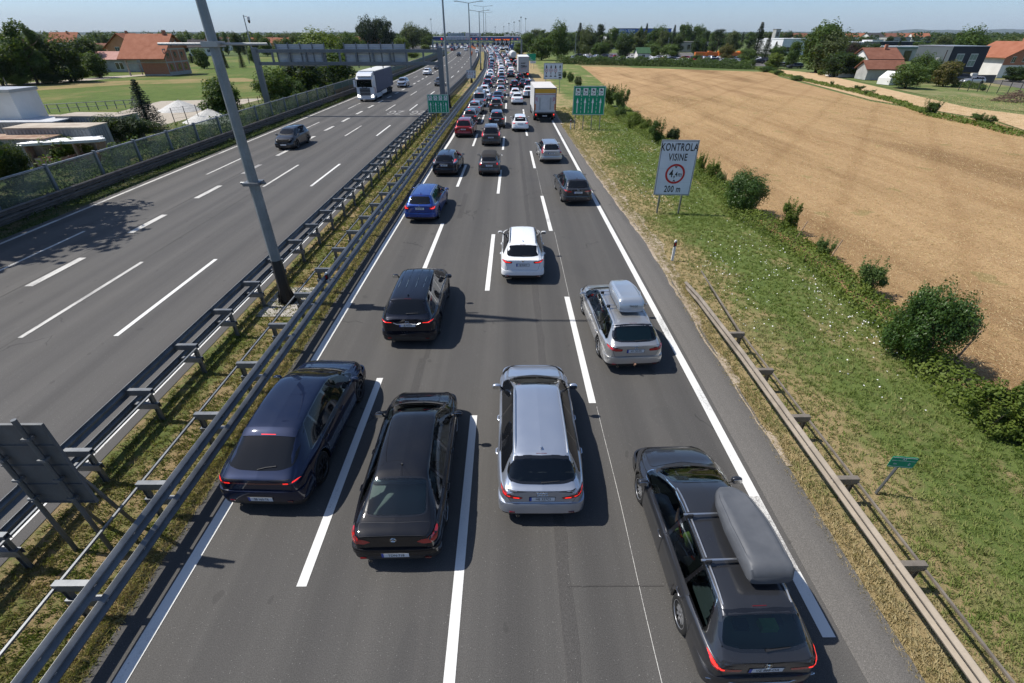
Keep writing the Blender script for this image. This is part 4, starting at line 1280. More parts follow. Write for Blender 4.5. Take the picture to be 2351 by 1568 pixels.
def near_cars():
    # --- ice silver wagon in the third lane
    c = Car('estate_car', 'wagon', P_ICE, 'light silver blue estate car with bare roof, between the black saloon and the roof-box wagon', 'car', True,
            L=4.93, W=1.874, H=1.46, ra=1.08, wb=2.91, wtz=(.54, 1.365), cowl=(3.86, .97), ws=(3.02, 1.395), nose=(4.66, .76), roof=[(.62, 1.41), (1.8, 1.455), (2.6, 1.45)], wbz=(.11, 1.0), belt=[(0, .90), (.5, .94), (1.5, .93), (3.5, .89), (4.3, .78)], chrome=ALU, pil=(1.38, 2.32), dlo=(.50, .80), bx=(.73, .56))
    dress(c, 'HE 327CI', .755, [(.40, .80), (.44, .75), (.62, .78), (.80, .86), (.885, .93), (.88, .995), (.74, .92), (.55, .84)], TAIL, [[(.47, .775), (.60, .795), (.60, .815), (.47, .80)], [(.66, .83), (.84, .915), (.84, .935), (.66, .85)]],
          rails=ALU, rim=RIM, spokes=10, glass=dict(rear_glass=GL_TINT, side_glass=GL_OPQ), bumper=dict(split=.36, z1=.63), z0=.63)
    c.interior()
    mb = MB()
    for k in range(4):
        for s_ in [c.ringlogo(-.084 + .056 * k, .895, (.037, .034))]: mb.add(s_.v, s_.f)
    c.put(mb, 'emblem', CHROME, True)
    c.rbar('chrome_strip', [(-.62, .655), (-.3, .645), (0, .64), (.3, .645), (.62, .655)], .010, CHROME, 'rear', .012)
    c.finish(*G(1243, 1179, .28), .0)
    # --- black saloon, second lane
    c = Car('saloon_car', 'sedan', P_BLACK, 'black four-door saloon with grey headrests showing through its clear rear window', 'car', True,
            L=4.68, W=1.78, H=1.435, wtz=(1.12, 1.37), wbz=(.32, 1.03), roof=[(1.30, 1.41), (2.1, 1.44), (2.6, 1.43)], dlo=(.74, 1.08), bx=(.63, .54), rw=.57, pil=(1.36, 2.2), lip=(.02, .985))
    dress(c, 'TDN-718', .47, [(.43, .80), (.56, .74), (.80, .78), (.86, .86), (.86, .945), (.76, .93), (.52, .86)], TAIL, None, rim=RIM, spokes=10, glass=dict(rear_glass=GL_CLEAR, side_glass=GL_CLEAR), fin=False, z0=.60, platey=-.055, wiper=False, bumper=dict(z1=.60, split=.56))
    c.interior(seat=SEATM)
    c.fin(y=1.36, mast=True, mat=BLACKP)
    mb = c.ringlogo(0, .86, (.058, .046), parts=[[(-.75, .35), (-.25, .30), (0, -.25), (.25, .30), (.75, .35)], [(-.8, -.1), (-.3, -.55), (.3, -.55), (.8, -.1)]])
    c.put(mb, 'emblem', CHROME, True)
    c.finish(*G(912, 1281, .28), .015)
    # --- navy coupe-like suv in the first lane
    c = Car('suv', 'suv', P_NAVY, 'dark navy sloping-roof SUV with a thin red light bar, beside the median rail', 'car', False,
            L=4.78, W=1.93, H=1.60, ra=.97, wb=2.89, lip=(.03, 1.02), wbz=(.13, 1.06), wtz=(.90, 1.47), roof=[(1.10, 1.54), (2.0, 1.60), (2.6, 1.59)], ws=(2.96, 1.53), cowl=(3.82, 1.06), nose=(4.55, .86), rr=.375, rw=.61, bx=(.70, .58), dlo=(.85, 1.25), pil=(1.5, 2.35), belt=[(0, .92), (.5, 1.03), (1.5, 1.02), (3.5, .98), (4.2, .86)])
    dress(c, "SB 163-TE", .50, [(0, .885), (.4, .895), (.70, .915), (.92, .955), (.92, .985), (.70, .955), (.4, .93), (0, .92)], TAILD, [[(.56, .905), (.68, .918), (.68, .928), (.56, .916)], [(.56, .926), (.68, .94), (.68, .95), (.56, .937)], [(.74, .925), (.88, .953), (.88, .965), (.74, .937)], [(.74, .948), (.88, .972), (.88, .982), (.74, .958)]],
          rim=RIMD, spokes=5, fin=False, platey=-.06, z0=.66, bumper=dict(z1=.70, split=.42), wiper=False, third=False)
    pl = [(-.66, .985), (.66, .985), (.60, 1.0)]
    s1 = [( -.60, 1.0), (.60, 1.0)]
    c.decal('spoiler', rounded([(-.60, 1.05), (.60, 1.05), (.60, .86), (-.60, .86)], keep=.04), 'top', P_NAVY, 1, .012, .08)
    c.rbar('brake_light', [(-.16, 1.452), (0, 1.455), (.16, 1.452)], .010, TAILON, 'rear', .008)
    c.rbar('rear_wiper', [(-.02, 1.10), (.15, 1.12), (.36, 1.13)], .012, BLACKP, 'rear', .018)
    c.finish(*G(608, 1154, .30), -.035)
    # --- dark grey wagon with roof box, lower right
    c = Car('estate_car', 'wagon', P_DGREY, 'dark grey estate car carrying a long matt grey roof box on silver rails', 'car', True,
            L=4.77, W=1.82, H=1.50, wtz=(.50, 1.40), chrome=CHROME, ra=1.07, wb=2.71, roof=[(.58, 1.45), (1.7, 1.495), (2.5, 1.49)])
    dress(c, 'VZ 868-OA', .78, [(.36, .81), (.40, .745), (.62, .765), (.80, .82), (.90, .93), (.89, 1.01), (.80, .97), (.66, .86), (.50, .82)], TAIL, [[(.64, .80), (.80, .86), (.84, .93), (.80, .93), (.76, .89), (.64, .83)]], rim=RIM, spokes=10, rails=ALU, glass=dict(rear_glass=GL_GREEN, side_glass=GL_SIDE), fin=False)
    c.interior(seat=SEATD)
    mb = c.ringlogo(0, .90, (.052, .052), parts=[[(-.55, .72), (-.2, -.7), (0, -.2), (.2, -.7), (.55, .72)], [(-.28, .85), (0, .25), (.28, .85)]])
    c.put(mb, 'emblem', CHROME, True)
    roof_box(c, .25, .86, 2.62, .76, .28, BOXGREY, 'long matt grey tapering roof box')
    c.rbar('chrome_strip', [(-.80, .52), (-.4, .50), (0, .495), (.4, .50), (.80, .52)], .009, CHROME, 'rear', .07)
    q = MB(); q.box((.22, .52, 1.0), (.26, .16, .12)); c.put(q, 'green_bag', principled('lime_cloth', (0.30, 0.62, 0.22), .8), False)
    q = MB(); q.box((-.2, .55, .99), (.20, .14, .12)); q.box((.42, .6, .98), (.12, .14, .08)); c.put(q, 'luggage', principled('blue_bag', (0.05, 0.10, 0.16), .8), False)
    root = c.finish(*G(1736, 1572, .26), .028)
    driver(root, c)
    # --- black suv, fifth
    c = Car('suv', 'suv', P_BLACK2, 'black SUV with ribbed roof and chrome tailgate strip, driving over the first lane line', 'car', False,
            L=4.60, W=1.86, H=1.68, ra=.96, wb=2.69)
    dress(c, 'JE 41DV', .86, [(.40, .985), (.44, .93), (.70, .93), (.93, 1.02), (.93, 1.10), (.80, 1.05), (.60, .99)], TAILD, [[(.50, .955), (.70, .965), (.86, 1.02), (.86, 1.04), (.70, .985), (.50, .97)]], rim=RIMD, spokes=5, z0=.62, bumper=dict(lower=principled('grey_plastic', (.035, .035, .035), .6), split=.50))
    for x in (-.42, -.16, .16, .42):
        c.rbar('roof_rib', [(x * 1.0, 1.2), (x, 1.8), (x, 2.6)], .030, P_BLACK2, 'top', -.016)
    c.rbar('chrome_strip', [(-.44, .945), (-.33, .895), (0, .915), (.33, .895), (.44, .945)], .016, ALU, 'rear', .012)
    c.put(c.ringlogo(0, .975, (.055, .038), parts=[[(-.4, .5), (0, -.9), (.4, .5)]]), 'emblem', CHROME, True)
    t_ = txt('www.auto-prem.at', .045, SEMIW, c.root, (0, c.B.ray('rear', 0, .72)[0].y - .006, .715), FACE_BACK, 1, .01); t_.data.transform(c.sh)
    c.finish(*G(940, 781, .28), -.005)
    # --- silver wagon with silver box
    c = Car('estate_car', 'wagon', P_SILVER, 'silver estate car with a glossy silver roof box, fourth lane', 'car', True,
            L=4.77, W=1.83, H=1.48, chrome=CHROME)
    dress(c, 'KK DE-091', .80, [(.40, .87), (.42, .80), (.62, .81), (.90, .90), (.90, .97), (.74, .93), (.55, .90)], TAIL, None, rim=RIM, spokes=10, rails=ALU, glass=dict(rear_glass=GL_GREEN, side_glass=GL_SIDE), fin=False)
    c.interior(seat=SEATM, shelf=False)
    q = MB(); q.prism([(.20, 1.02), (.30, 1.02), (.70, 1.34), (.62, 1.34)], 'x', -.52, .52); c.put(q, 'sunblind', principled('blind_green', (0.16, 0.30, 0.27), .8), False)
    c.put(c.ringlogo(0, .93, (.052, .052), parts=[[(-.55, .72), (-.2, -.7), (0, -.2), (.2, -.7), (.55, .72)], [(-.28, .85), (0, .25), (.28, .85)]]), 'emblem', CHROME, True)
    roof_box(c, .04, 1.05, 2.95, .86, .34, BOXSILV, 'glossy silver roof box with cut-off tail', 'THULE')
    c.put(MB().tube([(0, .05, .36), (0, -.12, .34), (0, -.14, .42)], [.025, .022, .03], 8), 'tow_hook', principled('rusty_steel', (.25, .14, .09), .6), True)
    c.finish(*G(1454, 838, .28), .052)
    # --- white suv
    c = Car('suv', 'suv', P_WHITE, 'white compact SUV with black roof rails, left of the fourth-lane dashes', 'car', False,
            L=4.38, W=1.84, H=1.61, wtz=(.52, 1.47), roof=[(.60, 1.56), (1.5, 1.61), (2.3, 1.61)], ws=(2.74, 1.55), cowl=(3.46, 1.10), nose=(4.12, .9), lip=(.03, 1.06), wbz=(.14, 1.10), ra=.88, wb=2.63, rr=.345, dlo=(.6, .9), chrome=None)
    dress(c, 'BJ 954CY', .84, [(.43, .99), (.46, .91), (.70, .93), (.92, .99), (.92, 1.06), (.74, 1.02), (.52, 1.0)], TAIL, [[(.50, .945), (.74, .965), (.86, 1.0), (.86, 1.02), (.74, .985), (.50, .965)]], rim=RIM, spokes=5, rails=GLOSSB, z0=.60, bumper=dict(split=.40, lower=BLACKP), mirror_paint=P_WHITE)
    c.rbar('silver_trim', [(-.72, .37), (-.5, .33), (0, .325), (.5, .33), (.72, .37)], .016, ALU, 'rear', .05)
    q = MB(); q.bb(-.035, .035, -.012, .0, .965, 1.03); c.put(q, 'emblem', CHROME, False)
    c.finish(*G(1200, 637, .28), -.01)
    # --- blue wagon
    c = Car('estate_car', 'wagon', P_BLUE, 'bright blue estate car with silver rails, close to the median rail', 'car', False, L=4.67, W=1.81, H=1.47, chrome=CHROME, ra=1.0, wb=2.69)
    dress(c, 'CR 70 439', .83, [(.55, .90), (.57, .80), (.80, .79), (.88, .84), (.88, .96), (.70, .95)], TAIL, [[(.62, .83), (.80, .83), (.84, .87), (.84, .93), (.80, .90), (.62, .86)]], rim=RIM, spokes=5, rails=ALU, mirror_paint=P_BLUE)
    c.put(c.ringlogo(0, .945, (.04, .04), parts=[[(-.3, -.3), (.3, .3)]]), 'emblem', CHROME, True)
    t_ = txt('SKODA', .05, CHROME, c.root, (.52, c.B.ray('rear', .5, .985)[0].y - .006, .985), FACE_BACK, 1, .01); t_.data.transform(c.sh)
    c.finish(*G(965, 502, .28), -.05)
    # --- dark grey wagon further on the right
    c = Car('estate_car', 'wagon', P_DGREY, 'dark grey estate car without rails, crossing the solid right edge line', 'car', False, chrome=CHROME)
    dress(c, 'GA EE 1927', .80, [(.40, .89), (.42, .82), (.62, .83), (.90, .91), (.90, .98), (.74, .94), (.55, .91)], TAIL, None, rim=RIM, spokes=5)
    c.put(c.ringlogo(0, .93, (.05, .05), parts=[[(-.55, .72), (-.2, -.7), (0, -.2), (.2, -.7), (.55, .72)]]), 'emblem', CHROME, True)
    c.finish(*G(1326, 462, .28), .045)
    # --- black hatch
    c = Car('hatchback_car', 'hatch', P_BLACK2, 'black hatchback with tall clear taillights, just ahead of the blue estate', 'car', False, L=4.34, W=1.84, H=1.50)
    dress(c, 'MEW-676', .80, [(.68, .96), (.70, .94), (.80, .94), (.86, 1.02), (.74, 1.36), (.66, 1.36), (.70, 1.15)], CLEARL, [[(.72, 1.0), (.80, 1.0), (.76, 1.12), (.72, 1.12)]], rim=RIMD, spokes=5, wiper=True)
    c.rbar('chrome_strip', [(-.30, .895), (0, .90), (.30, .895)], .02, CHROME, 'rear', .012)
    c.put(c.ringlogo(0, .955, (.055, .024)), 'emblem', CHROME, True)
    c.finish(*G(1020, 397, .28), -.06)
    # --- fiat-like small car
    c = Car('small_hatchback', 'mini', P_MGREY, 'small rounded grey city car with black fabric roof', 'car', False)
    dress(c, 'TR-255 BT', .76, [(.52, .80), (.64, .78), (.68, .84), (.67, 1.0), (.60, 1.03), (.53, .98)], TAIL, [[(.56, .84), (.63, .84), (.63, .94), (.57, .94)]], rim=RIMD, spokes=5, two=True, wiper=False, z0=.58, handle=CHROME, fin=False)
    c.decal('fabric_roof', rounded([(-.52, .42), (.52, .42), (.50, 2.2), (-.50, 2.2)], keep=.1), 'top', SOFTTOP, 1, .012, .09)
    c.rbar('chrome_strip', [(-.28, .845), (0, .85), (.28, .845)], .014, CHROME, 'rear', .012)
    c.put(c.ringlogo(0, .93, (.04, .04)), 'emblem', RED, True)
    c.finish(*G(1123, 396, .28), .0)
    # --- silver wagon with tall lights
    c = Car('estate_car', 'wagon', P_SILVER, 'small silver estate car with tall red shoulder lights and rails', 'car', False, L=4.52, W=1.77, H=1.46, ra=.95, wb=2.64, cowl=(3.62, 1.0), nose=(4.3, .80), ws=(2.85, 1.41))
    dress(c, 'BBT K 3042', .80, [(.62, .83), (.80, .80), (.86, .86), (.84, 1.0), (.66, 1.34), (.60, 1.34), (.70, 1.02)], TAIL, None, rim=RIM, spokes=5, rails=ALU, wiper=True)
    c.finish(*G(1266, 368, .28), .045)
    # --- red mpv
    c = Car('people_carrier', 'mpv', P_RED, 'dark red people carrier at the end of the leftmost queue', 'car', False, L=4.77, W=1.88)
    dress(c, 'SPJ 774', .80, [(.55, 1.0), (.60, .93), (.84, .93), (.90, 1.0), (.88, 1.06), (.72, 1.06)], CLEARL, [[(.66, .96), (.82, .96), (.84, 1.02), (.68, 1.02)]], rim=RIM, spokes=5, third=False, bumper=dict(split=.50, lower=BLACKP))
    c.rbar('brake_light', [(-.12, 1.555), (.12, 1.555)], .012, TAIL)
    c.put(c.ringlogo(0, .93, (.05, .022)), 'emblem', CHROME, True)
    c.finish(*G(1064, 310, .28), -.045)
    # --- grey mpv
    c = Car('people_carrier', 'mpv', P_BROWN, 'brownish grey people carrier with tall red pillar lights, behind the small hatchbacks in lane two', 'car', False, L=4.59, W=1.83)
    dress(c, 'PL 93404', .78, [(.68, .88), (.84, .86), (.88, .98), (.78, 1.25), (.66, 1.50), (.60, 1.50), (.72, 1.15)], TAIL, [[(.74, .94), (.82, .94), (.78, 1.15), (.74, 1.15)]], rim=RIM, spokes=5, rails=ALU, bumper=dict(lower=P_BROWN))
    c.put(MB().tube([(-.04, -.012, .90), (0, -.012, .94), (.04, -.012, .90)], .008, 5).tube([(-.04, -.012, .93), (0, -.012, .97), (.04, -.012, .93)], .008, 5), 'emblem', CHROME, True)
    c.finish(*G(1127, 329, .28), .0)

def driver(root, car):
    """the driver of the dark estate: seen through the open side window, forearm raised"""
    sk = [((-.37, 2.20, .62), .13), ((-.37, 2.12, .85), .145), ((-.37, 2.08, 1.05), .13), ((-.37, 2.10, 1.16), .05),    # hips, chest, shoulders, neck
          ((-.37, 2.12, 1.26), .085), ((-.37, 2.13, 1.33), .075),                                                      # head
          ((-.55, 2.12, 1.03), .06), ((-.63, 2.30, .93), .045), ((-.60, 2.46, 1.06), .036), ((-.58, 2.50, 1.14), .03), ((-.575, 2.52, 1.19), .022)]
    ed = [(0, 1), (1, 2), (2, 3), (3, 4), (4, 5), (2, 6), (6, 7), (7, 8), (8, 9), (9, 10)]
    tips = [((-.60, 2.53, 1.24), .009), ((-.585, 2.54, 1.262), .009), ((-.57, 2.545, 1.262), .009), ((-.555, 2.54, 1.245), .008), ((-.61, 2.51, 1.17), .010)]
    for k, t in enumerate(tips):
        sk.append(t); ed.append((10 if k < 4 else 9, len(sk) - 1))
    me = bpy.data.meshes.new('person')
    me.from_pydata([p for p, _ in sk], ed, [])
    o = bpy.data.objects.new('person', me); C.objects.link(o)
    m1 = o.modifiers.new('skin', 'SKIN'); m1.use_smooth_shade = True
    for i, (_, r) in enumerate(sk):
        me.skin_vertices[0].data[i].radius = (r, r)
    me.skin_vertices[0].data[0].use_root = True
    m2 = o.modifiers.new('sub', 'SUBSURF'); m2.levels = 2; m2.render_levels = 2
    bpy.context.view_layer.update()
    ev = o.evaluated_get(bpy.context.evaluated_depsgraph_get())
    nm = bpy.data.meshes.new_from_object(ev)
    bpy.data.objects.remove(o)
    shirt = principled('lime_shirt', (0.45, 0.60, 0.12), .8); hair = principled('brown_hair', (0.05, 0.03, 0.02), .8)
    for m in (SKIN, shirt, hair): nm.materials.append(m)
    for pl in nm.polygons:
        c_ = pl.center
        k = 0
        if c_.z < 1.12 and not (c_.y > 2.33 and c_.x < -.5): k = 1
        if c_.z > 1.28 and c_.y < 2.17 or c_.z > 1.37: k = 2
        pl.material_index = k; pl.use_smooth = True
    o = link('person', nm)
    M = Matrix.Translation(root.location) @ Matrix.Rotation(root.rotation_euler.z, 4, 'Z') @ Matrix.Translation((0, -car.p['L'] / 2, 0))
    o.matrix_world = M
    tag(o, 'driver in a lime shirt holding one hand up inside the dark grey estate car', 'person')
near_cars()
# ================================================================ GUARD RAILS, BARRIER, POLES, SIGNS
def wbeam(mb, fx, y0, y1, zc, face, step=4.0, mi=0, hgt=.155, sx=None):
    """corrugated beam; face = +1 faces +X"""
    prof = [(0, -1), (.04, -.86), (.075, -.62), (.075, -.46), (.0, -.14), (0, .14), (.075, .46), (.075, .62), (.04, .86), (0, 1)]
    n = max(1, int((y1 - y0) / step))
    rows = []
    for i in range(n + 1):
        y = y0 + (y1 - y0) * i / n
        rows.append([(fx(y) + face * d, y, (zc(y) if callable(zc) else zc) + h * hgt) for d, h in prof])
    mb.grid(rows, mi)
    rows2 = [[(x - face * .006, y, z) for x, y, z in r] for r in rows]
    mb.grid(rows2, mi)
    for r_, q in ((0, rows[0]),):
        pass
    for e in (0, -1):
        mb.grid([[r[e] for r in rows], [r[e] for r in rows2]], mi)
    return mb
def double_rail(name, label, fbeam, face, post_off, y0, ymax, mat, single=False, first=0.0, step=2.0, zu=.98, zl=.52, strap=True, ysp=None, pmax=None):
    """beams on a row of posts with spacer blocks; post_off is the distance from beam to post, away from the road"""
    root = empty(name, (0, 0, 0), 0, label, 'guard rail')
    fpost = lambda y: fbeam(y) - face * post_off
    if single:
        b = wbeam(MB(), fbeam, y0, ymax, ysp or zu, face, 2.0).build('rail_beam', mat, root, True, True, 30)
    else:
        wbeam(MB(), fbeam, y0, ymax, zu, face).build('upper_beam', mat, root, True, True, 30)
        wbeam(MB(), fbeam, y0, ymax, zl, face).build('lower_beam', mat, root, True, True, 30)
    # bolts along the beams
    if strap:
        mb = MB(); n = int((ymax - y0) / 4)
        rr = random.Random(5)
        ys = [y0 + (ymax - y0) * i / n for i in range(n + 1)]
        for a, b in zip(ys, ys[1:]):
            mb.tube([(fpost(a) - face * .10, a, zu - .03 if not single else zu - .05), (fpost(b) - face * .10, b, zu - .03 if not single else zu - .05)], [.03, .03], 4)
        mb.build('rear_strap', mat, root)
    # one post and one spacer, shared
    pb = MB(); H_ = zu + .06
    pb.bb(-.05, .05, -.004, .004, 0, H_ - .03); pb.bb(-.055, -.045, -.035, .035, 0, H_ - .03); pb.bb(.045, .055, -.035, .035, 0, H_ - .03)
    pm = pb.mesh('post', mat)
    sp = MB(); ln = post_off + .02
    sp.bb(-.11, ln, -.055, .055, .085, .095); sp.bb(-.11, ln, -.055, -.047, -.075, .085); sp.bb(-.11, ln, .047, .055, -.075, .085)
    sm = sp.mesh('spacer', mat)
    bo = MB(); bo.box((0, 0, 0), (.012, .045, .03)); bom = bo.mesh('bolt', ALU)
    k = 0; y = y0 + first; far = MB()
    while y < (pmax or ymax - .1):
        if k < 98:
            o = link('post', pm, root, (fpost(y), y, 0))
            for z in ((zu, zl) if not single else (zu,)):
                s_ = link('spacer', sm, o, (0, 0, z - .02))
                if face < 0: s_.rotation_euler = (0, 0, math.pi)
            if k < 14:
                for z in ((zu, zl) if not single else (zu,)):
                    for dy in (0.0, 1.0):
                        link('bolt', bom, o, (face * (post_off + .012), dy, z))
        else:
            far.bb(fpost(y) - .05, fpost(y) + .05, y - .04, y + .04, 0, H_)
            for z in ((zu, zl) if not single else (zu,)):
                a, b = sorted((fpost(y), fbeam(y))); far.bb(a, b, y - .05, y + .05, z - .08, z + .08)
        y += step; k += 1
    if far.v: tag(far.build('distant_posts', mat, root), 'far posts of the same rail', kind='stuff')
    return root
fbr = lambda Y: float(np.interp(Y, [-20, 20, 40, 65, 110, 150, 170, 260, 450], [-7.07, -7.02, -6.85, -6.65, -6.2, -6.4, -7.35, -10.6, -21.8]))
double_rail('guard_rail', 'double steel guard rail on the median beside the queuing cars', fbr, +1, .55, -6.4 - 2.15 * 2, 300, STEEL, first=.3 + 2.15, step=2.13)
double_rail('guard_rail', 'double steel guard rail on the median beside the left carriageway', lambda Y: -9.98 + sh(Y), -1, .55, -10, 300, STEEL, first=.55, step=2.13)
double_rail('guard_rail', 'dark double guard rail in front of the transparent noise barrier', lambda Y: -26.75 + sh(Y), +1, .45, -4, 300, galv('old_rail_steel', (0.10, 0.09, 0.08), (0.20, 0.18, 0.16), .6), first=.4, step=2.0, strap=False, zu=.86, zl=.50)
zr = lambda y: float(np.interp(y, [-10, 13.2, 15.5, 17.9], [.68, .68, .45, .02]))
double_rail('guard_rail', 'dusty single guard rail ramping into the grass on the right verge', lambda Y: float(np.interp(Y, [-10, 14, 18], [7.03, 7.0, 7.35])), -1, .42, -4.9, 17.9, STEEL_WARM, single=True, first=0.0, step=1.98, zu=.68, zl=.5, ysp=zr, pmax=13.4)
# ---- noise barrier
def noise_barrier():
    root = empty('noise_barrier', (0, 0, 0), 0, 'long transparent noise barrier with steel posts left of the motorway', 'noise barrier')
    m = bpy.data.materials.new('barrier_glass'); m.use_nodes = True
    n = NT(m); co = n.coord()
    f = n.noise(co, .8, 5, .65)
    n.color(n.ramp(f, [(.3, (.16, .17, .13)), (.7, (.30, .31, .25))])); n.b.inputs['Roughness'].default_value = .25
    tr = n.n('ShaderNodeBsdfTransparent'); tr.inputs[0].default_value = (.80, .86, .78, 1)
    mx = n.n('ShaderNodeMixShader'); n.l(n.math('MULTIPLY_ADD', n.noise(co, .35, 5, .7), .9, -.15, True), mx.inputs[0])
    n.l(tr.outputs[0], mx.inputs[1]); n.l(n.b.outputs[0], mx.inputs[2]); n.l(mx.outputs[0], n.t.nodes['Material Output'].inputs[0])
    X = lambda y: -27.75 + sh(y)
    post = MB().bb(-.09, .09, -.08, .08, 0, 2.28).mesh('post', POLE)
    gm_ = MB().bb(-.012, .012, .08, 3.88, .72, 2.10)
    gmesh = gm_.mesh('panel', m)
    cb = MB().bb(-.06, .06, .06, 3.90, .0, .70).mesh('plinth', CONCD)
    tb = MB().bb(-.05, .05, .0, 3.96, 2.12, 2.20).mesh('top_rail', galv('rail_grey'))
    gp = principled('panel_green', (.03, .10, .07), .5); gy = principled('panel_ochre', (.20, .15, .07), .6)
    solid = MB().bb(-.05, .05, .08, 3.88, 1.35, 2.1, 0); solid.bb(-.05, .05, .08, 3.88, .72, 1.345, 1)
    sm = solid.mesh('panel', [gp, gy])
    y = -6.0; k = 0
    while y < 300 and k < 78:
        x = X(y); a = math.atan2(-(X(y + 3.96) - x), 3.96)
        for nm, me in (('post', post), ('panel', gmesh if y < 84 else sm), ('plinth', cb), ('top_rail', tb)):
            o = link(nm, me, root, (x, y, 0)); o.rotation_euler = (0, 0, a)
        y += 3.96; k += 1
noise_barrier()

# ---- light masts
def mast(x, y, h, label, r0=.225, r1=.09, arms=True, crossbar=None, pad=True, dark=True, n=8, arm_len=2.2, name='lamp_post', group=None):
    root = empty(name, (x, y, 0), 0, label, 'lamp post', group)
    z0 = 1.75 if dark else 0.02
    MB().tube([(0, 0, z0), (0, 0, h)], [r0 * .96, r1], n).build('pole', POLE, root, False)
    if dark:
        b = MB().tube([(0, 0, .03), (0, 0, .85), (0, 0, z0)], [r0 * 1.25, r0 * 1.06, r0 * .965], n)
        for k in range(8):
            a = 2 * math.pi * k / 8 + math.pi / 8
            b.prism([(r0 * .9, .03), (r0 * 1.75, .03), (r0 * 1.7, .10), (r0 * .95, .70)], 'y', -.008, .008)
            for i in range(len(b.v) - 8, len(b.v)):
                v = Matrix.Rotation(a, 3, 'Z') @ Vector(b.v[i]); b.v[i] = tuple(v)
        b.lathe([(.0, .001), (.0, r0 * 1.8), (.03, r0 * 1.8), (.03, .001)], 'z', 16)
        b.build('base', principled('tar_paint', (.012, .012, .013), .55), root)
    if pad: MB().bb(-.75, .75, -1.2, 1.2, -.02, .012).build('footing', CONC, root)
    if arms:
        a = MB().tube([(-arm_len, 0, h + .25), (-arm_len * .5, 0, h + .12), (0, 0, h - .05), (arm_len * .5, 0, h + .12), (arm_len, 0, h + .25)], .05, 6)
        a.build('arm', POLE, root)
        for sd in (-1, 1): MB().box((sd * (arm_len + .3), 0, h + .28), (.75, .28, .12)).build('lamp', galv('lamp_grey'), root)
    if crossbar:
        z, l1, l2 = crossbar
        MB().tube([(-l1, 0, z), (l2, 0, z)], .035, 6).bb(-.24, .24, -.24, .24, z - .07, z + .07).build('crossbar', galv('bar_grey', (.30, .31, .31), (.42, .43, .43)), root)
        z2 = 4.55
        MB().tube([(-.42, -.03, z2), (.42, -.03, z2)], .045, 6).bb(-.26, .26, -.26, .26, z2 - .05, z2 + .05).build('bracket', STEEL, root)
    return root
x, y = G(661, 692)
zc_ = ZT(x, y, 101)
mast(x, y, 14, 'tall tapered grey mast with black foot, rising out of frame from the median', .195, .105, crossbar=(zc_, 1.62, 1.58))
x, y = G(1032, 249); mast(x, y, 14, 'second grey lamp mast, rising behind the left green lane sign', .20, .10, dark=True, pad=False)
x, y = G(1083, 190); mast(x, y, 14, 'third lamp mast, standing beside the small white lane sign on the median', .19, .09, pad=False)
x, y = G(1104, 161); mast(x, y, 14, 'fourth lamp mast with black foot where the median rails bend', .19, .09, pad=False)
x, y = G(1112.5, 137.5); mast(x, y, ZT(x, y, 15), 'fifth median lamp post with a T of two arms, taller in view', .15, .08, pad=False, dark=False, arm_len=3.0)
x, y = G(1117, 125); mast(x, y, ZT(x, y, 29), 'sixth median lamp post with a T of two arms, lower in view', .14, .08, pad=False, dark=False, arm_len=2.8)
for i, (px, pb, pt, lb) in enumerate(((994, 108, 45, 'slim lamp post left of the toll roof with a camera arm'), (980, 104, 65, 'slim post further left of the toll roof'),
      (1168.7, 107, 55, 'thin mast above the toll lanes, first of the group on the right'), (1180.2, 109, 52, 'thin mast above the toll lanes beside the lit lane signals'),
      (1192, 110, 49, 'thin mast standing at the right end of the toll canopy'), (1195.6, 112, 41, 'tallest thin mast right of the toll canopy'),
      (1206, 113, 44, 'thin mast nearest the trees right of the toll plaza'), (1137.5, 103, 63, 'short thin mast in the middle of the toll canopy'), (1157, 104, 62, 'short thin mast behind the lit lane signals'))):
    x, y = G(px, pb); h = ZT(x, y, pt)
    r_ = mast(x, y, h, lb, .14, .09, arms=False, pad=False, dark=False)
    MB().box((0, 0, h + .3), (.9, .6, .7)).build('lamp', POLE, r_)
for i, (px, pb, pt, lb) in enumerate(((1319, 143, 77, 'concrete-grey lamp post at the near end of the car park'), (1378, 128, 92, 'wooden post by the car park entrance'), (1529, 134, 87, 'slender pole between the car park and the hedge, left of the flat-roofed office'), (1018, 45 + 60, 66, 'thin pole left of the toll gantry'), (1285, 130, 60, 'lamp post beside the broad tree next to the green direction sign'))):
    x, y = G(px, pb); h = ZT(x, y, pt)
    r_ = mast(x, y, h, lb, .12, .07, arms=False, pad=False, dark=False); MB().box((0, -.3, h), (.25, .8, .12)).build('lamp', POLE, r_)

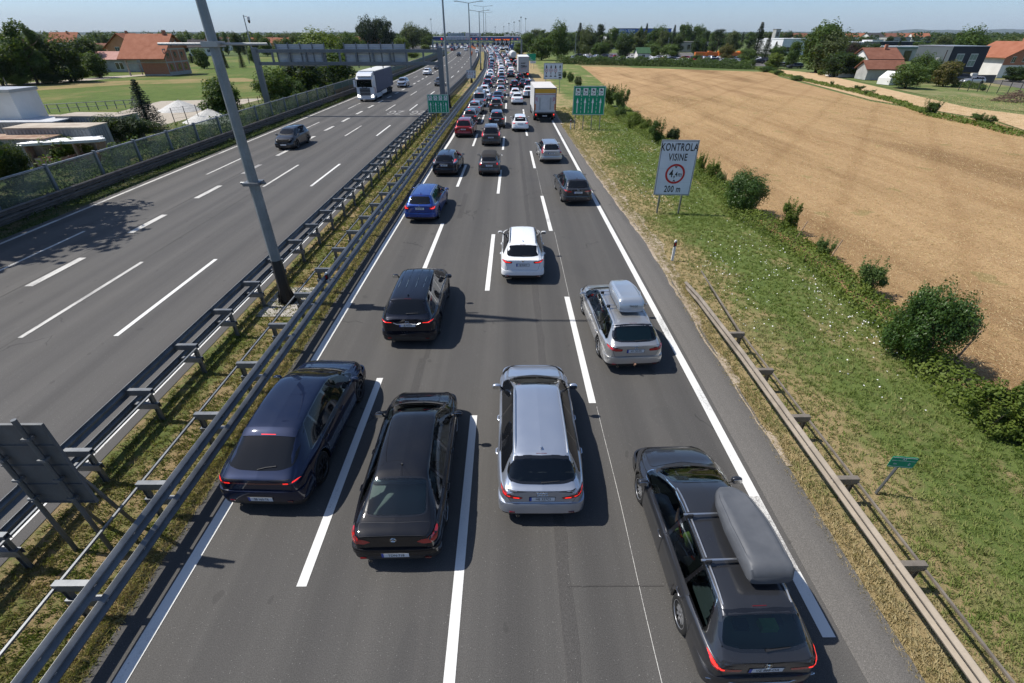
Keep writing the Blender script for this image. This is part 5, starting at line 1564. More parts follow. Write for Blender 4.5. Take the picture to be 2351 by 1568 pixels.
# ---- gantry on the left carriageway
def gantry():
    xl_, yl_ = G(622, 266); xr_ = G(1020, 266)[0]; Y = yl_
    root = empty('sign_gantry', (0, Y, 0), 0, 'grey steel gantry with backs of sign panels over the left carriageway', 'gantry')
    zt, zb = ZT(xl_, Y, 117), ZT(xl_, Y, 146)
    m = galv('gantry_steel', (.12, .135, .15), (.19, .205, .22))
    for x in (xl_, xr_):
        MB().bb(x - .30, x + .30, -.25, .25, 0, zt + .35).bb(x - .5, x + .5, -.4, .4, 0, .06).build('post', m, root)
    for z in (zt, zb): MB().bb(xl_ + .305, xr_ - .305, -.16, .16, z - .17, z + .17).build('beam', m, root)
    n = 11
    for i in range(1, n):
        x = xl_ + (xr_ - xl_) * i / n
        MB().bb(x - .10, x + .10, -.12, .12, zb + .175, zt - .175).build('strut', m, root)
    for (pa, pb_) in ((634, 745), (790, 930)):
        xa, xb = (pa - 1169) / 1090 * (Y * math.cos(TH) + (CAMH - zt) * math.sin(TH)), (pb_ - 1169) / 1090 * (Y * math.cos(TH) + (CAMH - zt) * math.sin(TH))
        mb = MB()
        zA, zB = ZT(xa, Y, 152), ZT(xa, Y, 101)
        N_ = int((zB - zA) / .17)
        for k in range(N_):
            z = zA + (zB - zA) * k / N_
            mb.bb(xa, xb, .30, .34 + .015 * (k % 2), z, z + (zB - zA) / N_ - .012, 0)
        K = int((xb - xa) / 1.3)
        for k in range(K + 1):
            x = xa + (xb - xa) * k / K
            mb.bb(x - .05, x + .05, .20, .295, zA - .2, zB + .15, 1)
        mb.build('sign_panel', [mottled('panel_back', (.36, .375, .40), (.46, .475, .50), .8, .5), m], root)
    # camera on a slim mast beside the left post
    h = ZT(xl_ - 1.2, Y, 34)
    r2 = empty('camera_mast', (xl_ - .55, Y + .6, 0), 0, 'slim pole with a white dome camera, behind the gantry leg', 'camera mast')
    MB().tube([(0, 0, 0), (0, 0, h)], [.09, .05], 8).tube([(0, 0, h - .1), (.45, 0, h - .15)], .03, 6).build('pole', POLE, r2)
    MB().lathe([(-.35, .12), (-.1, .17), (.1, .16), (.12, .01)], 'z', 14, (.5, 0, h - .25)).build('camera_housing', principled('white_paint', (.7, .7, .7), .4), r2, True)
    MB().lathe([(-.3, .01), (-.27, .08), (-.16, .13), (0, .14)], 'z', 14, (.5, 0, h - .5)).build('camera_dome', GLOSSB, r2, True)
gantry()

# ---- road signs
def arrow(mb, x, z0, z1, w, y, mi=0, head=.34):
    hz = z1 - (z1 - z0) * head
    mb.prism([(x - w * .16, z0), (x + w * .16, z0), (x + w * .16, hz), (x - w * .16, hz)], 'y', y, y + .004, mi)
    mb.prism([(x - w * .5, hz), (x + w * .5, hz), (x, z1)], 'y', y, y + .004, mi)
def sign_frame(name, label, x, y, w, z0, z1, mat, posts, post_z=None, tilt=0.0, back=True, rz=0.0, edge=SWHITE, postm=STEEL, pr=.045):
    root = empty(name, (x, y, 0), rz, label, 'road sign')
    mb = MB()
    mb.bb(-w / 2, w / 2, -.02, .02, z0, z1, 1)
    p = mb.build('panel', [mat, galv('alu_edge', (.3, .3, .3), (.45, .45, .45))], root)
    f = MB(); f.prism(rounded([(-w / 2 + .02, z0 + .02), (w / 2 - .02, z0 + .02), (w / 2 - .02, z1 - .02), (-w / 2 + .02, z1 - .02)], keep=.08), 'y', -.024, -.0205)
    f.build('face', mat, root)
    for px_ in posts:
        MB().tube([(px_, .08, 0), (px_, .08, z1 - .1)], pr, 8).build('post', postm, root)
    return root
def frame_line(mb, w, z0, z1, inset, th, y, mi=0):
    a, b, c, d = -w / 2 + inset, w / 2 - inset, z0 + inset, z1 - inset
    mb.bb(a, b, y, y + .003, c, c + th, mi); mb.bb(a, b, y, y + .003, d - th, d, mi)
    mb.bb(a, a + th, y, y + .003, c + th, d - th, mi); mb.bb(b - th, b, y, y + .003, c + th, d - th, mi)
def height_sign():
    xa, ya = G(1508, 486); xb, yb = G(1557, 494)
    x, y = (xa + xb) / 2 + .02, (ya + yb) / 2
    z0, z1 = ZT(x, y, 448), ZT(x, y, 321)
    w = 2.02
    r = sign_frame('height_limit_sign', 'large white sign reading KONTROLA VISINE, 4,4 m, 200 m on the right verge', x, y, w, z0, z1, SWHITE, (-.62, .62), pr=.055, rz=-.05, postm=galv('sign_post', (.16, .17, .16), (.24, .25, .24)))
    H_ = z1 - z0; y_ = -.028
    mb = MB(); frame_line(mb, w, z0, z1, .045, .022, y_); mb.build('border', INK, r)
    t = lambda s_, z, size, sx, x=0.0, b=.020: txt(s_, size, INK, r, (x, y_, z), FACE_BACK, sx, b, spc=1.12)
    t('KONTROLA', z0 + H_ * .870, H_ * .185, .62); t('VISINE', z0 + H_ * .695, H_ * .175, .62); t('200 m', z0 + H_ * .115, H_ * .170, .66)
    cz = z0 + H_ * .40; R = H_ * .182
    mb = MB(); mb.lathe([(y_, R * .80), (y_ - .001, R * .80), (y_ - .001, R), (y_, R)], 'y', 40, (0, 0, cz)); mb.build('prohibition_ring', RED, r)
    t('4,', cz, H_ * .19, .78, -.15, .02); t('4m', cz - .03, H_ * .125, .78, .19, .015)
    mb = MB()
    for s_ in (-1, 1): mb.prism([(-.085, cz + s_ * R * .76), (.085, cz + s_ * R * .76), (0, cz + s_ * R * .56)][::s_], 'y', y_, y_ + .003)
    mb.build('arrow', INK, r)
    mb = MB()
    for k in (1, 2, 3): mb.bb(-w / 2, w / 2, y_ + .004, y_ + .006, z0 + H_ * k * .245, z0 + H_ * k * .245 + .006)
    mb.build('panel_seam', galv('seam_grey'), r)
height_sign()
def lane_sign_green(px, py, wpx, p0, p1, label, nposts, rz=0.0):
    x, y = G(px, py); w = wpx / 1090 * (y * math.cos(TH) + (CAMH - 2.5) * math.sin(TH))
    z0, z1 = ZT(x, y, p1), ZT(x, y, p0)
    r = sign_frame('lane_sign', label, x, y, w, z0, z1, SGREEN, [(-.40 + .8 * k / (nposts - 1)) * w for k in range(nposts)], rz=rz)
    H_ = z1 - z0; yy = -.028
    mb = MB(); frame_line(mb, w, z0, z1, .04, .03, yy)
    xs = [(-.36 + .24 * k) * w for k in range(4)]
    for a in xs: arrow(mb, a, z0 + H_ * .07, z0 + H_ * .60, w * .075, yy)
    for k in range(3):
        a = (-.24 + .24 * k) * w + w * .0
        for j in range(6): mb.bb(a - w * .006, a + w * .006, yy, yy + .004, z0 + H_ * (.07 + .14 * j), z0 + H_ * (.16 + .14 * j))
    mb.build('arrow', SEMIW, r)
    for a in xs:
        m2 = MB(); m2.bb(a - w * .075, a + w * .075, yy - .001, yy + .004, z0 + H_ * .80, z0 + H_ * .925); m2.bb(a - w * .075, a + w * .075, yy - .001, yy + .004, z0 + H_ * .68, z0 + H_ * .79)
        b = m2.build('toll_symbol', SEMIW, r)
        m3 = MB()
        m3.bb(a - w * .035, a + w * .045, yy - .004, yy - .001, z0 + H_ * .835, z0 + H_ * .875); m3.prism([(a - w * .03, z0 + H_ * .875), (a + w * .02, z0 + H_ * .875), (a + w * .0, z0 + H_ * .90), (a - w * .02, z0 + H_ * .90)], 'y', yy - .004, yy - .001)
        m3.bb(a + w * .0, a + w * .05, yy - .004, yy - .001, z0 + H_ * .735, z0 + H_ * .76); m3.bb(a - w * .05, a - w * .02, yy - .004, yy - .001, z0 + H_ * .75, z0 + H_ * .775)
        m3.build('pictogram', INK, b)
        txt('ENC', H_ * .035, INK, b, (a, yy - .004, z0 + H_ * .705), FACE_BACK, 1, .02)
    return r
lane_sign_green(1010, 288, 49, 216.5, 259.5, 'smaller green four-arrow lane sign standing on the median', 4)
lane_sign_green(1347, 297.5, 73, 197, 264, 'big green four-arrow lane sign on the right verge', 4, -.03)
def lane_sign_white(px, py, wpx, p0, p1, label, nposts):
    x, y = G(px, py); w = wpx / 1090 * (y * math.cos(TH) + (CAMH - 3) * math.sin(TH))
    z0, z1 = ZT(x, y, p1), ZT(x, y, p0)
    r = sign_frame('lane_sign', label, x, y, w, z0, z1, SWHITE, [(-.38 + .76 * k / (nposts - 1)) * w for k in range(nposts)])
    H_ = z1 - z0; yy = -.028
    mb = MB(); frame_line(mb, w, z0, z1, .05, .03, yy)
    for k in range(4):
        a = (-.36 + .24 * k) * w
        arrow(mb, a, z0 + H_ * (.30 if k < 3 else .55), z0 + H_ * .90, w * .10, yy, 0, .32 if k < 3 else .5)
        if k < 3: mb.bb(a - w * .06, a + w * .06, yy, yy + .004, z0 + H_ * .16, z0 + H_ * .20); mb.bb(a - w * .035, a + w * .035, yy, yy + .004, z0 + H_ * .20, z0 + H_ * .235)
        else:
            mb.bb(a - w * .09, a + w * .08, yy, yy + .004, z0 + H_ * .37, z0 + H_ * .42); mb.bb(a - w * .07, a + w * .08, yy, yy + .004, z0 + H_ * .22, z0 + H_ * .31); mb.bb(a - w * .05, a + w * .07, yy, yy + .004, z0 + H_ * .06, z0 + H_ * .15)
    mb.build('arrow', INK, r)
    for k in range(3):
        a = (-.36 + .24 * k) * w; R = w * .085
        m2 = MB(); m2.lathe([(yy - .003, .001), (yy - .003, R * .78)], 'y', 20, (a, 0, z0 + H_ * .55), 1); m2.lathe([(yy - .004, R * .78), (yy - .005, R * .78), (yy - .005, R), (yy - .004, R)], 'y', 20, (a, 0, z0 + H_ * .55), 0)
        b = m2.build('limit_disc', [RED, SWHITE], r)
        txt('2m', R * .9, INK, b, (a, yy - .005, z0 + H_ * .55), FACE_BACK, .8, .02)
    return r
lane_sign_white(1268, 214, 43, 144.5, 182, 'white lane width sign on posts, beside the grey-lettered lorry', 2)
lane_sign_white(1082.5, 192, 21.5, 161, 180, 'small white lane width sign standing on the median', 2)
# green direction sign further on
x, y = G(1219, 158); w_ = 21.5 / 1090 * (y * math.cos(TH) + 3); z0, z1 = ZT(x, y, 139.5), ZT(x, y, 123)
r = sign_frame('direction_sign', 'distant green direction sign beside the white lorry, with a white strip below', x, y, w_, z0, z1, SGREEN, (-.3 * w_, 0, .3 * w_))
for k, t_ in enumerate(('Svetice', 'Split', 'Dubrovnik', 'Zagreb Lučko')): txt(t_, (z1 - z0) * .2, SEMIW, r, (-w_ * .45, -.03, z1 - (z1 - z0) * (.17 + .22 * k)), FACE_BACK, .8, .01, align='LEFT')
MB().bb(-w_ * .1, w_ * .5, -.03, .02, z0 - .65, z0 - .03).build('distance_panel', SWHITE, r); txt('1,5 m', .5, INK, r, (w_ * .2, -.034, z0 - .34), FACE_BACK, .9, .01)
# km sign in the near verge
x, y = G(2011, 1132)
r = empty('kilometre_sign', (x, y, 0), -.12, 'small green kilometre plate on a leaning post behind the right guard rail', 'road sign')
R_ = Matrix.Rotation(math.radians(7), 3, 'Y')
mb = MB().tube([(0, 0, 0), (.10, .0, .93)], .03, 8); mb.build('post', STEEL, r)
f = MB(); f.prism(rounded([(-.16, .90), (.36, .90), (.38, 1.22), (-.14, 1.22)], keep=.05), 'y', -.045, -.035, 0); pan = f.build('panel', [SGREEN], r)
mb = MB(); 
for a, b, c_, d in ((-.13, .35, .925, .933), (-.13, .35, 1.187, 1.195), (-.13, .35, 1.10, 1.106)): mb.bb(a, b, -.048, -.046, c_, d)
mb.build('border', SEMIW, r)
txt('A3', .075, SEMIW, r, (.11, -.048, 1.148), FACE_BACK, .9, .01); txt('0', .11, SEMIW, r, (.25, -.048, 1.01), FACE_BACK, .8, .01); txt('km', .06, SEMIW, r, (-.03, -.048, 1.01), FACE_BACK, .9, .01)
# delineators
def delineator(x, y, label, z=0.0, h=1.0, name='delineator_post'):
    r = empty(name, (x, y, z), 0, label, 'marker post')
    wp = principled('marker_white', (.66, .66, .64), .5)
    MB().prism(rounded([(-.055, 0), (.055, 0), (.055, h - .03), (.0, h), (-.055, h - .06)], keep=.02), 'y', -.035, .035).build('post', wp, r)
    MB().prism([(-.058, h - .34), (.058, h - .28), (.058, h - .06), (-.058, h - .12)], 'y', -.038, .038).build('band', INK, r)
    MB().bb(-.025, .025, -.042, -.036, h - .26, h - .13).build('reflector', RED, r)
    return r
x, y = G(1543, 598); delineator(x, y, 'white marker post with black band in the right verge below the height sign')
x, y = G(1309.5, 297); delineator(x, y, 'white marker post with black band at the left foot of the big green sign')
x, y = G(1400, 190); delineator(fbr(16.5) + .09, 16.45, 'short reflector post clipped to the median rail', .82, .46, 'rail_reflector')
# sign seen from behind at the lower left
def back_sign():
    y = 5.9
    r = empty('road_sign', (-8.4, y, 0), 0, 'back of a dark metal sign on doubled posts at the lower left', 'road sign')
    mb = MB()
    z0, z1 = 1.38, 3.34
    for k in range(4):
        a = z0 + (z1 - z0) * k / 4; b = z0 + (z1 - z0) * (k + 1) / 4
        mb.bb(-.62, .60, .02, .045, a + .006, b - .002); mb.bb(-.62, .60, -.0, .02, a + .0, a + .03); 
    mb.bb(-.63, .61, -.0, .05, z1 - .005, z1 + .012); mb.bb(.60, .612, -.005, .05, z0, z1)
    mb.build('panel', SIGNBACK, r)
    for px_ in (-.42, .30):
        MB().tube([(px_, -.06, 0), (px_, -.06, 3.52)], .042, 10).build('post', galv('post_grey', (.12, .13, .14), (.19, .20, .21)), r)
        MB().tube([(px_ + .09, .55, 0), (px_ + .02, .10, 2.6)], .036, 10).build('brace', galv('post_grey'), r)
        for z in (1.6, 2.1, 2.6, 3.1): MB().bb(px_ - .07, px_ + .07, -.11, .0, z - .025, z + .025).build('clamp', STEEL, r)
back_sign()
# ================================================================ TRUCKS AND THE REST OF THE TRAFFIC
def simple_light(mb, x0, x1, y, z0, z1, mi): mb.bb(x0, x1, y - .012, y + .004, z0, z1, mi)
def truck_wheel_set(root, xs, ys, r=.50):
    key = ('truck', r)
    if key not in WH:
        t = MB(); t.lathe([(-.15, r * .55), (-.16, r * .9), (-.10, r), (.10, r), (.16, r * .9), (.14, r * .6), (.06, r * .5)], 'x', 20)
        q = MB(); q.lathe([(.05, .001), (.05, .12), (.02, .16), (.02, r * .5), (.10, r * .58)], 'x', 20)
        WH[key] = (t.mesh('tyre', RUBBER, True, False, 60), q.mesh('rim', RIM, True, True, 30))
    tm, rm = WH[key]
    for y in ys:
        for x in xs:
            o = link('wheel', tm, root, (x, y, r))
            if x < 0: o.rotation_euler = (0, 0, math.pi)
            link('rim', rm, o)
CURTAIN = mottled('curtain_blue_grey', (.045, .055, .10), (.065, .075, .125), 1.2, .55)
BOXWHITE = mottled('box_white', (.50, .50, .49), (.62, .62, .60), 1.0, .5)
YELLOW = principled('shutter_yellow', (.62, .33, .02), .5)
TW = principled('truck_white', (.66, .67, .68), .3, 0, .5)
def box_truck():
    """rear view: tail lift lorry in the fourth lane"""
    x, y = G(1250, 281)
    r = empty('box_truck', (x, y, 0), .015, 'white box lorry with a yellow strip and folded tail lift, in the right lane', 'lorry')
    w = 1.27; L = 8.6
    zt, zf = ZT(x, y, 202.5), 1.12
    b = MB(); b.bb(-w, w, 0, L, zf, zt, 0); b.build('box', BOXWHITE, r)
    MB().bb(-w + .0, w, -.01, L, zt + .002, zt + .03).build('roof', mottled('box_roof', (.52, .50, .47), (.62, .60, .57), .5, .6), r)
    MB().bb(-w - .02, -w + .06, -.03, .03, zf, zt + .03).bb(w - .06, w + .02, -.03, .03, zf, zt + .03).bb(-w, w, -.03, .03, zt - .06, zt + .035).build('rear_frame', galv('frame_dark', (.10, .10, .10), (.16, .16, .16)), r)
    MB().bb(-w + .08, w - .08, -.02, .0, zt - .50, zt - .08).build('yellow_strip', YELLOW, r)
    H_ = zt - zf
    d = MB().bb(-w + .10, w - .10, -.035, -.005, zf + .02, zt - .62, 0)
    dd = d.build('tail_lift', mottled('lift_white', (.48, .49, .50), (.58, .59, .60), 2, .5), r)
    g = MB()
    for sx in (-.62, .62): g.bb(sx - .09, sx + .09, -.07, -.036, zf + .25, zt - .95)
    g.build('lift_arm', galv('lift_steel', (.34, .35, .36), (.44, .45, .46)), dd)
    rl = MB(); rl.bb(-w + .10, w - .10, -.05, -.036, zt - .66, zt - .62); rl.bb(-w + .08, -w + .10, -.05, -.03, zf, zt - .62); rl.bb(w - .10, w - .08, -.05, -.03, zf, zt - .62)
    rl.build('red_edge', RED, dd)
    for sx in (-1, 1):
        q = MB()
        z0 = zf + H_ * .44
        q.bb(sx * (w - .27) - .13, sx * (w - .27) + .13, -.045, -.037, z0, z0 + .48, 0)
        for k in range(5):
            a = z0 + .10 * k
            if sx > 0: q.prism([(sx * (w - .27) - .13, a), (sx * (w - .27) + .13, min(a + .16, z0 + .48)), (sx * (w - .27) + .13, min(a + .21, z0 + .48)), (sx * (w - .27) - .13, a + .05)], 'y', -.050, -.046, 1)
            else: q.prism([(sx * (w - .27) - .13, min(a + .16, z0 + .48)), (sx * (w - .27) + .13, a), (sx * (w - .27) + .13, a + .05), (sx * (w - .27) - .13, min(a + .21, z0 + .48))], 'y', -.050, -.046, 1)
        q.build('warning_board', [SWHITE, RED], dd)
        q = MB(); q.bb(sx * (w - .12) - .06, sx * (w - .12) + .06, -.05, -.03, zf + .2, zf + .85); q.build('reflective_strip', AMBER, r)
        q = MB(); q.bb(sx * (w - .22) - .13, sx * (w - .22) + .13, -.12, .02, .62, .98, 1); q.bb(sx * (w - .22) - .06, sx * (w - .22) + .06, -.135, -.12, .80, .93, 0); q.build('taillight', [TAILON, TAILD], r)
    MB().bb(-w + .05, w - .05, -.10, .05, .50, .62).bb(-w + .45, w - .45, .2, 1.2, .55, .95).bb(-.5, .5, .3, L + .5, .70, 1.08).build('chassis', UNDER, r)
    MB().bb(-w + .08, w - .08, -.16, -.05, 1.02, 1.11).build('lift_beam', STEEL, r)
    MB().bb(-w + .02, -w + .07, 1.0, L - 1.6, .55, .95).bb(w - .07, w - .02, 1.0, L - 1.6, .55, .95).build('side_guard', galv('guard_grey'), r)
    o = MB().bb(-.26, .26, -.115, -.105, .66, .77).build('license_plate', WHITEP, r); txt('BJ 476-JB', .10, INK, o, (0, -.118, .715), FACE_BACK, .8, .01)
    truck_wheel_set(r, (-w + .2, w - .2), (1.9, L - .1))
    MB().prism([(L + .15, .55), (L + 1.95, .55), (L + 1.95, 1.7), (L + 1.6, 2.75), (L + .15, 2.85)], 'x', -1.12, 1.12).build('cab', TW, r)
    for sx in (-1, 1): MB().box((sx * 1.38, L + 1.6, 2.1), (.2, .15, .55)).build('mirror', BLACKP, r)
def lettered_truck():
    x, y = G(1202, 178.5)
    r = empty('lorry', (x, y, 0), .01, 'white lorry with bold grey lettering on its rear doors, in the right lane', 'lorry')
    zt = ZT(x, y, 130.5); w = 1.27; L = 13
    MB().bb(-w, w, 0, L, 1.15, zt).build('box', BOXWHITE, r)
    MB().bb(-w - .01, w + .01, -.02, L, zt + .001, zt + .05).build('roof', principled('roof_white', (.7, .7, .7), .5), r)
    MB().bb(-w, w, -.025, -.005, 1.12, 1.18).bb(-w, -w + .05, -.03, 0, 1.15, zt).bb(w - .05, w, -.03, 0, 1.15, zt).bb(-w, w, -.03, 0, zt - .12, zt - .06).build('red_frame', principled('faded_red', (.30, .12, .12), .5), r)
    MB().bb(-w + .08, w - .08, -.02, -.002, 1.25, zt - .18).build('rear_door', mottled('door_grey', (.34, .34, .34), (.40, .40, .41), 2, .5), r)
    txt('ZEBRA', .62, INK, r, (0, -.03, 2.35), FACE_BACK, .80, .04)
    MB().prism([(-.7, 2.95), (.1, 2.92), (.7, 3.08), (.2, 3.12), (-.7, 3.10)], 'y', -.03, -.025).build('logo', INK, r)
    txt('TRANS CARGO', .18, RED, r, (0, -.03, 1.85), FACE_BACK, 1.1, .02)
    MB().bb(-w, w, -.08, 0, .55, 1.0).build('chassis', UNDER, r)
    for sx in (-1, 1): MB().bb(sx * 1.0 - .2, sx * 1.0 + .2, -.12, -.08, .7, .9).build('taillight', TAILON, r)
    MB().bb(.72, 1.25, -.14, -.12, .55, .72).build('reflector_plate', AMBER, r)
    truck_wheel_set(r, (-1.05, 1.05), (1.5, 2.8, 10.5))
    MB().bb(-1.2, 1.2, L + .3, L + 2.3, .6, 3.2).build('cab', TW, r)
def tanker():
    x, y = G(1179, 143)
    r = empty('tanker_lorry', (x, y, 0), .05, 'white rounded tanker lorry ahead of the grey-lettered lorry', 'lorry')
    MB().lathe([(-.1, .01), (0, .9), (.3, 1.15), (9, 1.2), (10, 1.1), (10.4, .01)], 'y', 24, (0, 0, 2.45)).build('tank', BOXWHITE, r, True)
    MB().bb(-1.1, 1.1, 0, 10, .7, 1.25).build('chassis', UNDER, r)
    MB().bb(-1.2, 1.2, 10.6, 12.6, .6, 3.1).build('cab', TW, r)
    for sx in (-1, 1): MB().bb(sx * .9 - .15, sx * .9 + .15, -.2, -.1, .8, 1.0).build('taillight', TAILON, r)
    truck_wheel_set(r, (-1.0, 1.0), (1.2, 2.4, 11.5))
def small_far():
    x, y = G(1155.5, 129)
    r = empty('container_lorry', (x, y, 0), .05, 'lorry with a tan canvas-sided body between two jam lanes', 'lorry')
    MB().bb(-1.25, 1.25, 0, 8, 1.0, ZT(x, y, 117)).build('body', mottled('tan_canvas', (.36, .29, .17), (.45, .37, .23), 2, .7), r)
    MB().bb(-1.0, 1.0, 0, 8, .5, .99).bb(-1.1, 1.1, 8.2, 10, .6, 2.8).build('chassis', UNDER, r)
    truck_wheel_set(r, (-1.0, 1.0), (1.4, 8.8))
    x, y = G(1163, 121)
    r = empty('coach', (x, y, 0), .06, 'white coach with a big dark rear window, before the toll lanes', 'bus')
    zt = ZT(x, y, 109)
    MB().bb(-1.25, 1.25, 0, 12, .4, zt).build('body', TW, r); MB().bb(-1.0, 1.0, -.02, 0, zt - 1.6, zt - .4).build('rear_window', GL_OPQ, r)
    MB().bb(-.6, .6, 1, 4, zt + .01, zt + .3).build('roof_unit', TW, r)
    truck_wheel_set(r, (-1.0, 1.0), (2.4, 9.0))
    x, y = G(1175, 117)
    r = empty('blue_lorry', (x, y, 0), .06, 'lorry with dark blue box standing at the right-hand toll lanes', 'lorry')
    MB().bb(-1.25, 1.25, 0, 10, 1.0, ZT(x, y, 103)).build('box', principled('box_blue', (.03, .07, .20), .5), r); MB().bb(-1.1, 1.1, -.02, 9, .5, .98).build('chassis', UNDER, r)
    truck_wheel_set(r, (-1.0, 1.0), (1.4, 8.0))
def oncoming_truck():
    x, y = G(842, 234)
    r = empty('articulated_lorry', (x, y, 0), math.pi + .06, 'white-cabbed articulated lorry with a dark blue-grey curtain trailer, driving towards the viewer', 'lorry')
    # built with its front towards -Y (local), so the root faces the camera without turning
    r.rotation_euler = (0, 0, .02)
    w = 1.25
    cab = MB()
    prof = [(0.02, .55), (0.0, 1.35), (.06, 2.15), (.22, 3.05), (.75, 3.42), (2.2, 3.45), (2.2, .9), (1.0, .55)]
    cab.prism(prof, 'x', -w, w); c_ = cab.build('cab', TW, r, False)
    MB().prism([(.28, 3.46), (.9, 3.80), (2.1, 3.95), (2.1, 3.455), (.8, 3.43)], 'x', -w + .12, w - .12).build('roof_fairing', TW, r)
    # windscreen follows the slope
    q = MB(); q.add([(-w + .10, .045, 2.02), (w - .10, .045, 2.02), (w - .14, .16, 2.92), (-w + .14, .16, 2.92)], [(0, 1, 2, 3)]); q.add([(-w + .10, .06, 2.0), (w - .10, .06, 2.0), (w - .14, .17, 2.94), (-w + .14, .17, 2.94)], [(0, 1, 2, 3)])
    for i, v in enumerate(q.v): q.v[i] = (v[0], v[1] - .025, v[2])
    q.build('windshield', GL_OPQ, r)
    MB().bb(-w + .05, w - .05, -.16, .12, 2.95, 3.06).build('sun_visor', BLACKP, r)
    g = MB()
    for k in range(5): g.bb(-.78, .78, -.035, .02, .92 + .20 * k, 1.07 + .20 * k)
    g.build('grille', BLACKP, r)
    MB().bb(-.36, .36, -.012, 0.03, 1.93, 2.02).build('badge_strip', BLACKP, r); txt('SCANIA', .13, SEMIW, r, (0, -.02, 1.975), FACE_BACK, 1.1, .02)
    for sx in (-1, 1):
        MB().prism([(sx * .80, .62), (sx * 1.22, .62), (sx * 1.22, 1.02), (sx * .86, .88)][::sx], 'y', -.03, .0).build('headlight', HEADON, r)
        MB().bb(sx * (w + .22) - .14, sx * (w + .22) + .14, -.02, .18, 2.05, 2.95).build('mirror', TW, r)
        q = MB(); q.bb(sx * w - .01, sx * w + .01, .25, 1.15, 1.95, 2.75); q.build('side_window', GL_OPQ, r)
        q = MB(); q.bb(sx * w - .012, sx * w + .012, 1.25, 2.1, 1.0, 1.6); 
    MB().bb(-w, w, -.06, .4, .35, .60).build('bumper', TW, r)
    o = MB().bb(-.26, .26, -.075, -.06, .42, .53).build('license_plate', WHITEP, r)
    MB().bb(-w + .02, w - .02, 2.3, 6.2, .35, .95).build('fuel_tank', TW, r)
    sw = MB()
    for sx in (-1, 1):
        for k in range(3):
            pts = [(sx * (w + .006), .9 + .35 * k + .25 * math.sin(t * .6 + k), 1.0 + .28 * t) for t in range(6)]
            sw.tube(pts, .02, 4)
    sw.build('red_pattern', principled('swoosh_red', (.35, .06, .04), .4), r)
    zt = 4.02
    MB().bb(-1.27, 1.27, 2.75, 16.2, 1.1, zt - .10).build('curtain', CURTAIN, r)
    ribs = MB()
    for k in range(30):
        yy = 2.9 + k * .45
        for sx in (-1, 1): ribs.bb(sx * 1.275 - .006, sx * 1.275 + .006, yy, yy + .03, 1.02, 1.12)
    ribs.build('curtain_buckles', STEEL, r)
    MB().bb(-1.28, 1.28, 2.72, 16.25, zt - .095, zt).build('trailer_roof', mottled('trailer_roof', (.50, .50, .48), (.60, .60, .57), .6, .6), r)
    MB().bb(-1.26, 1.26, 2.74, 2.76, 1.1, zt - .1).build('headboard', principled('headboard', (.12, .13, .17), .6), r)
    MB().bb(-.5, .5, 2.3, 16, .75, 1.08).bb(-1.2, 1.2, 9, 15.5, .55, .75).build('chassis', UNDER, r)
    MB().bb(-1.22, -1.18, 6.5, 10.2, .5, 1.0).bb(1.18, 1.22, 6.5, 10.2, .5, 1.0).build('side_guard', TW, r)
    truck_wheel_set(r, (-1.08, 1.08), (1.35, 5.4, 11.6, 12.9, 14.2))
box_truck(); lettered_truck(); tanker(); small_far(); oncoming_truck()

# ---- middle-distance cars, all with their own body
PAINTS = dict(white=P_WHITE, silver=P_SILVER, black=P_BLACK, navy=car_paint('paint_dark_navy', (.010, .018, .05), .4), grey=P_MGREY, dark=P_DGREY, champagne=P_CHAMP, brown=P_BROWN, slate=P_SLATE, red=P_RED, ice=P_ICE, blue=P_BLUE)
def mid_car(style, paint, px, py, label, rz=0.0, lit=True, toward=False, plate=None, **kw):
    c = Car({'wagon': 'estate_car', 'sedan': 'saloon_car', 'hatch': 'hatchback_car', 'suv': 'suv', 'mpv': 'people_carrier', 'van': 'minivan', 'mini': 'small_hatchback'}[style], style, PAINTS[paint], label, 'car', False, 1, **kw)
    p = c.p; k = c.B.hw / .92
    c.windows(trim=GLOSSB); c.shell()
    c.bumper(z1=.60, z0=.25); c.bumper(front=True, z0=.22, z1=.58, out=.03)
    z = p['lip'][1]
    c.lights([(.52 * k, z - .16), (.86 * k, z - .14), (.86 * k, z - .02), (.55 * k, z - .06)] if style not in ('mpv', 'van') else [(.66 * k, z - .25), (.86 * k, z - .25), (.86 * k, z - .02), (.70 * k, z - .02)], TAIL, [[(.60 * k, z - .13), (.80 * k, z - .12), (.80 * k, z - .06), (.60 * k, z - .07)]] if lit else None)
    hl = [(.50 * k, p['nose'][1] - .13), (.80 * k, p['nose'][1] - .12), (.86 * k, p['nose'][1] - .01), (.55 * k, p['nose'][1] - .05)]
    c.lights(hl, HEADON if toward and lit else CLEARL, None, 'front', 'headlight', off=.004)
    if toward:
        c.panels(doors=False)
        c.decal('grille', rounded([(-.42 * k, .50), (.42 * k, .50), (.48 * k, .68), (-.48 * k, .68)], keep=.04), 'front', BLACKP, 1, .006, .08)
        q = MB().bb(-.26, .26, p['L'] + .035, p['L'] + .045, .42, .53); c.put(q, 'license_plate', WHITEP, False)
    else: c.plate('', z - .20)
    c.wheels(RIM, 5, low=True); c.mirrors()
    if lit and not toward and p['win'] == 'rear': c.rbar('brake_light', [(-.14, p['wtz'][1] + .03), (.14, p['wtz'][1] + .03)], .016, TAILON)
    if kw.get('railz'): c.rails(ALU)
    x, y = G(px, py, .28)
    if toward:
        c.root.location = (x, y + p['L'] / 2, 0); c.root.rotation_euler = (0, 0, math.pi + rz)
        return c
    c.finish(x, y, rz)
    return c
ZA = lambda x, y: (969.8 + x * .16871, 205.7 + y * .16871)
Z3 = lambda x, y: (940.4 + x * .13751, 58.78 + y * .13751)
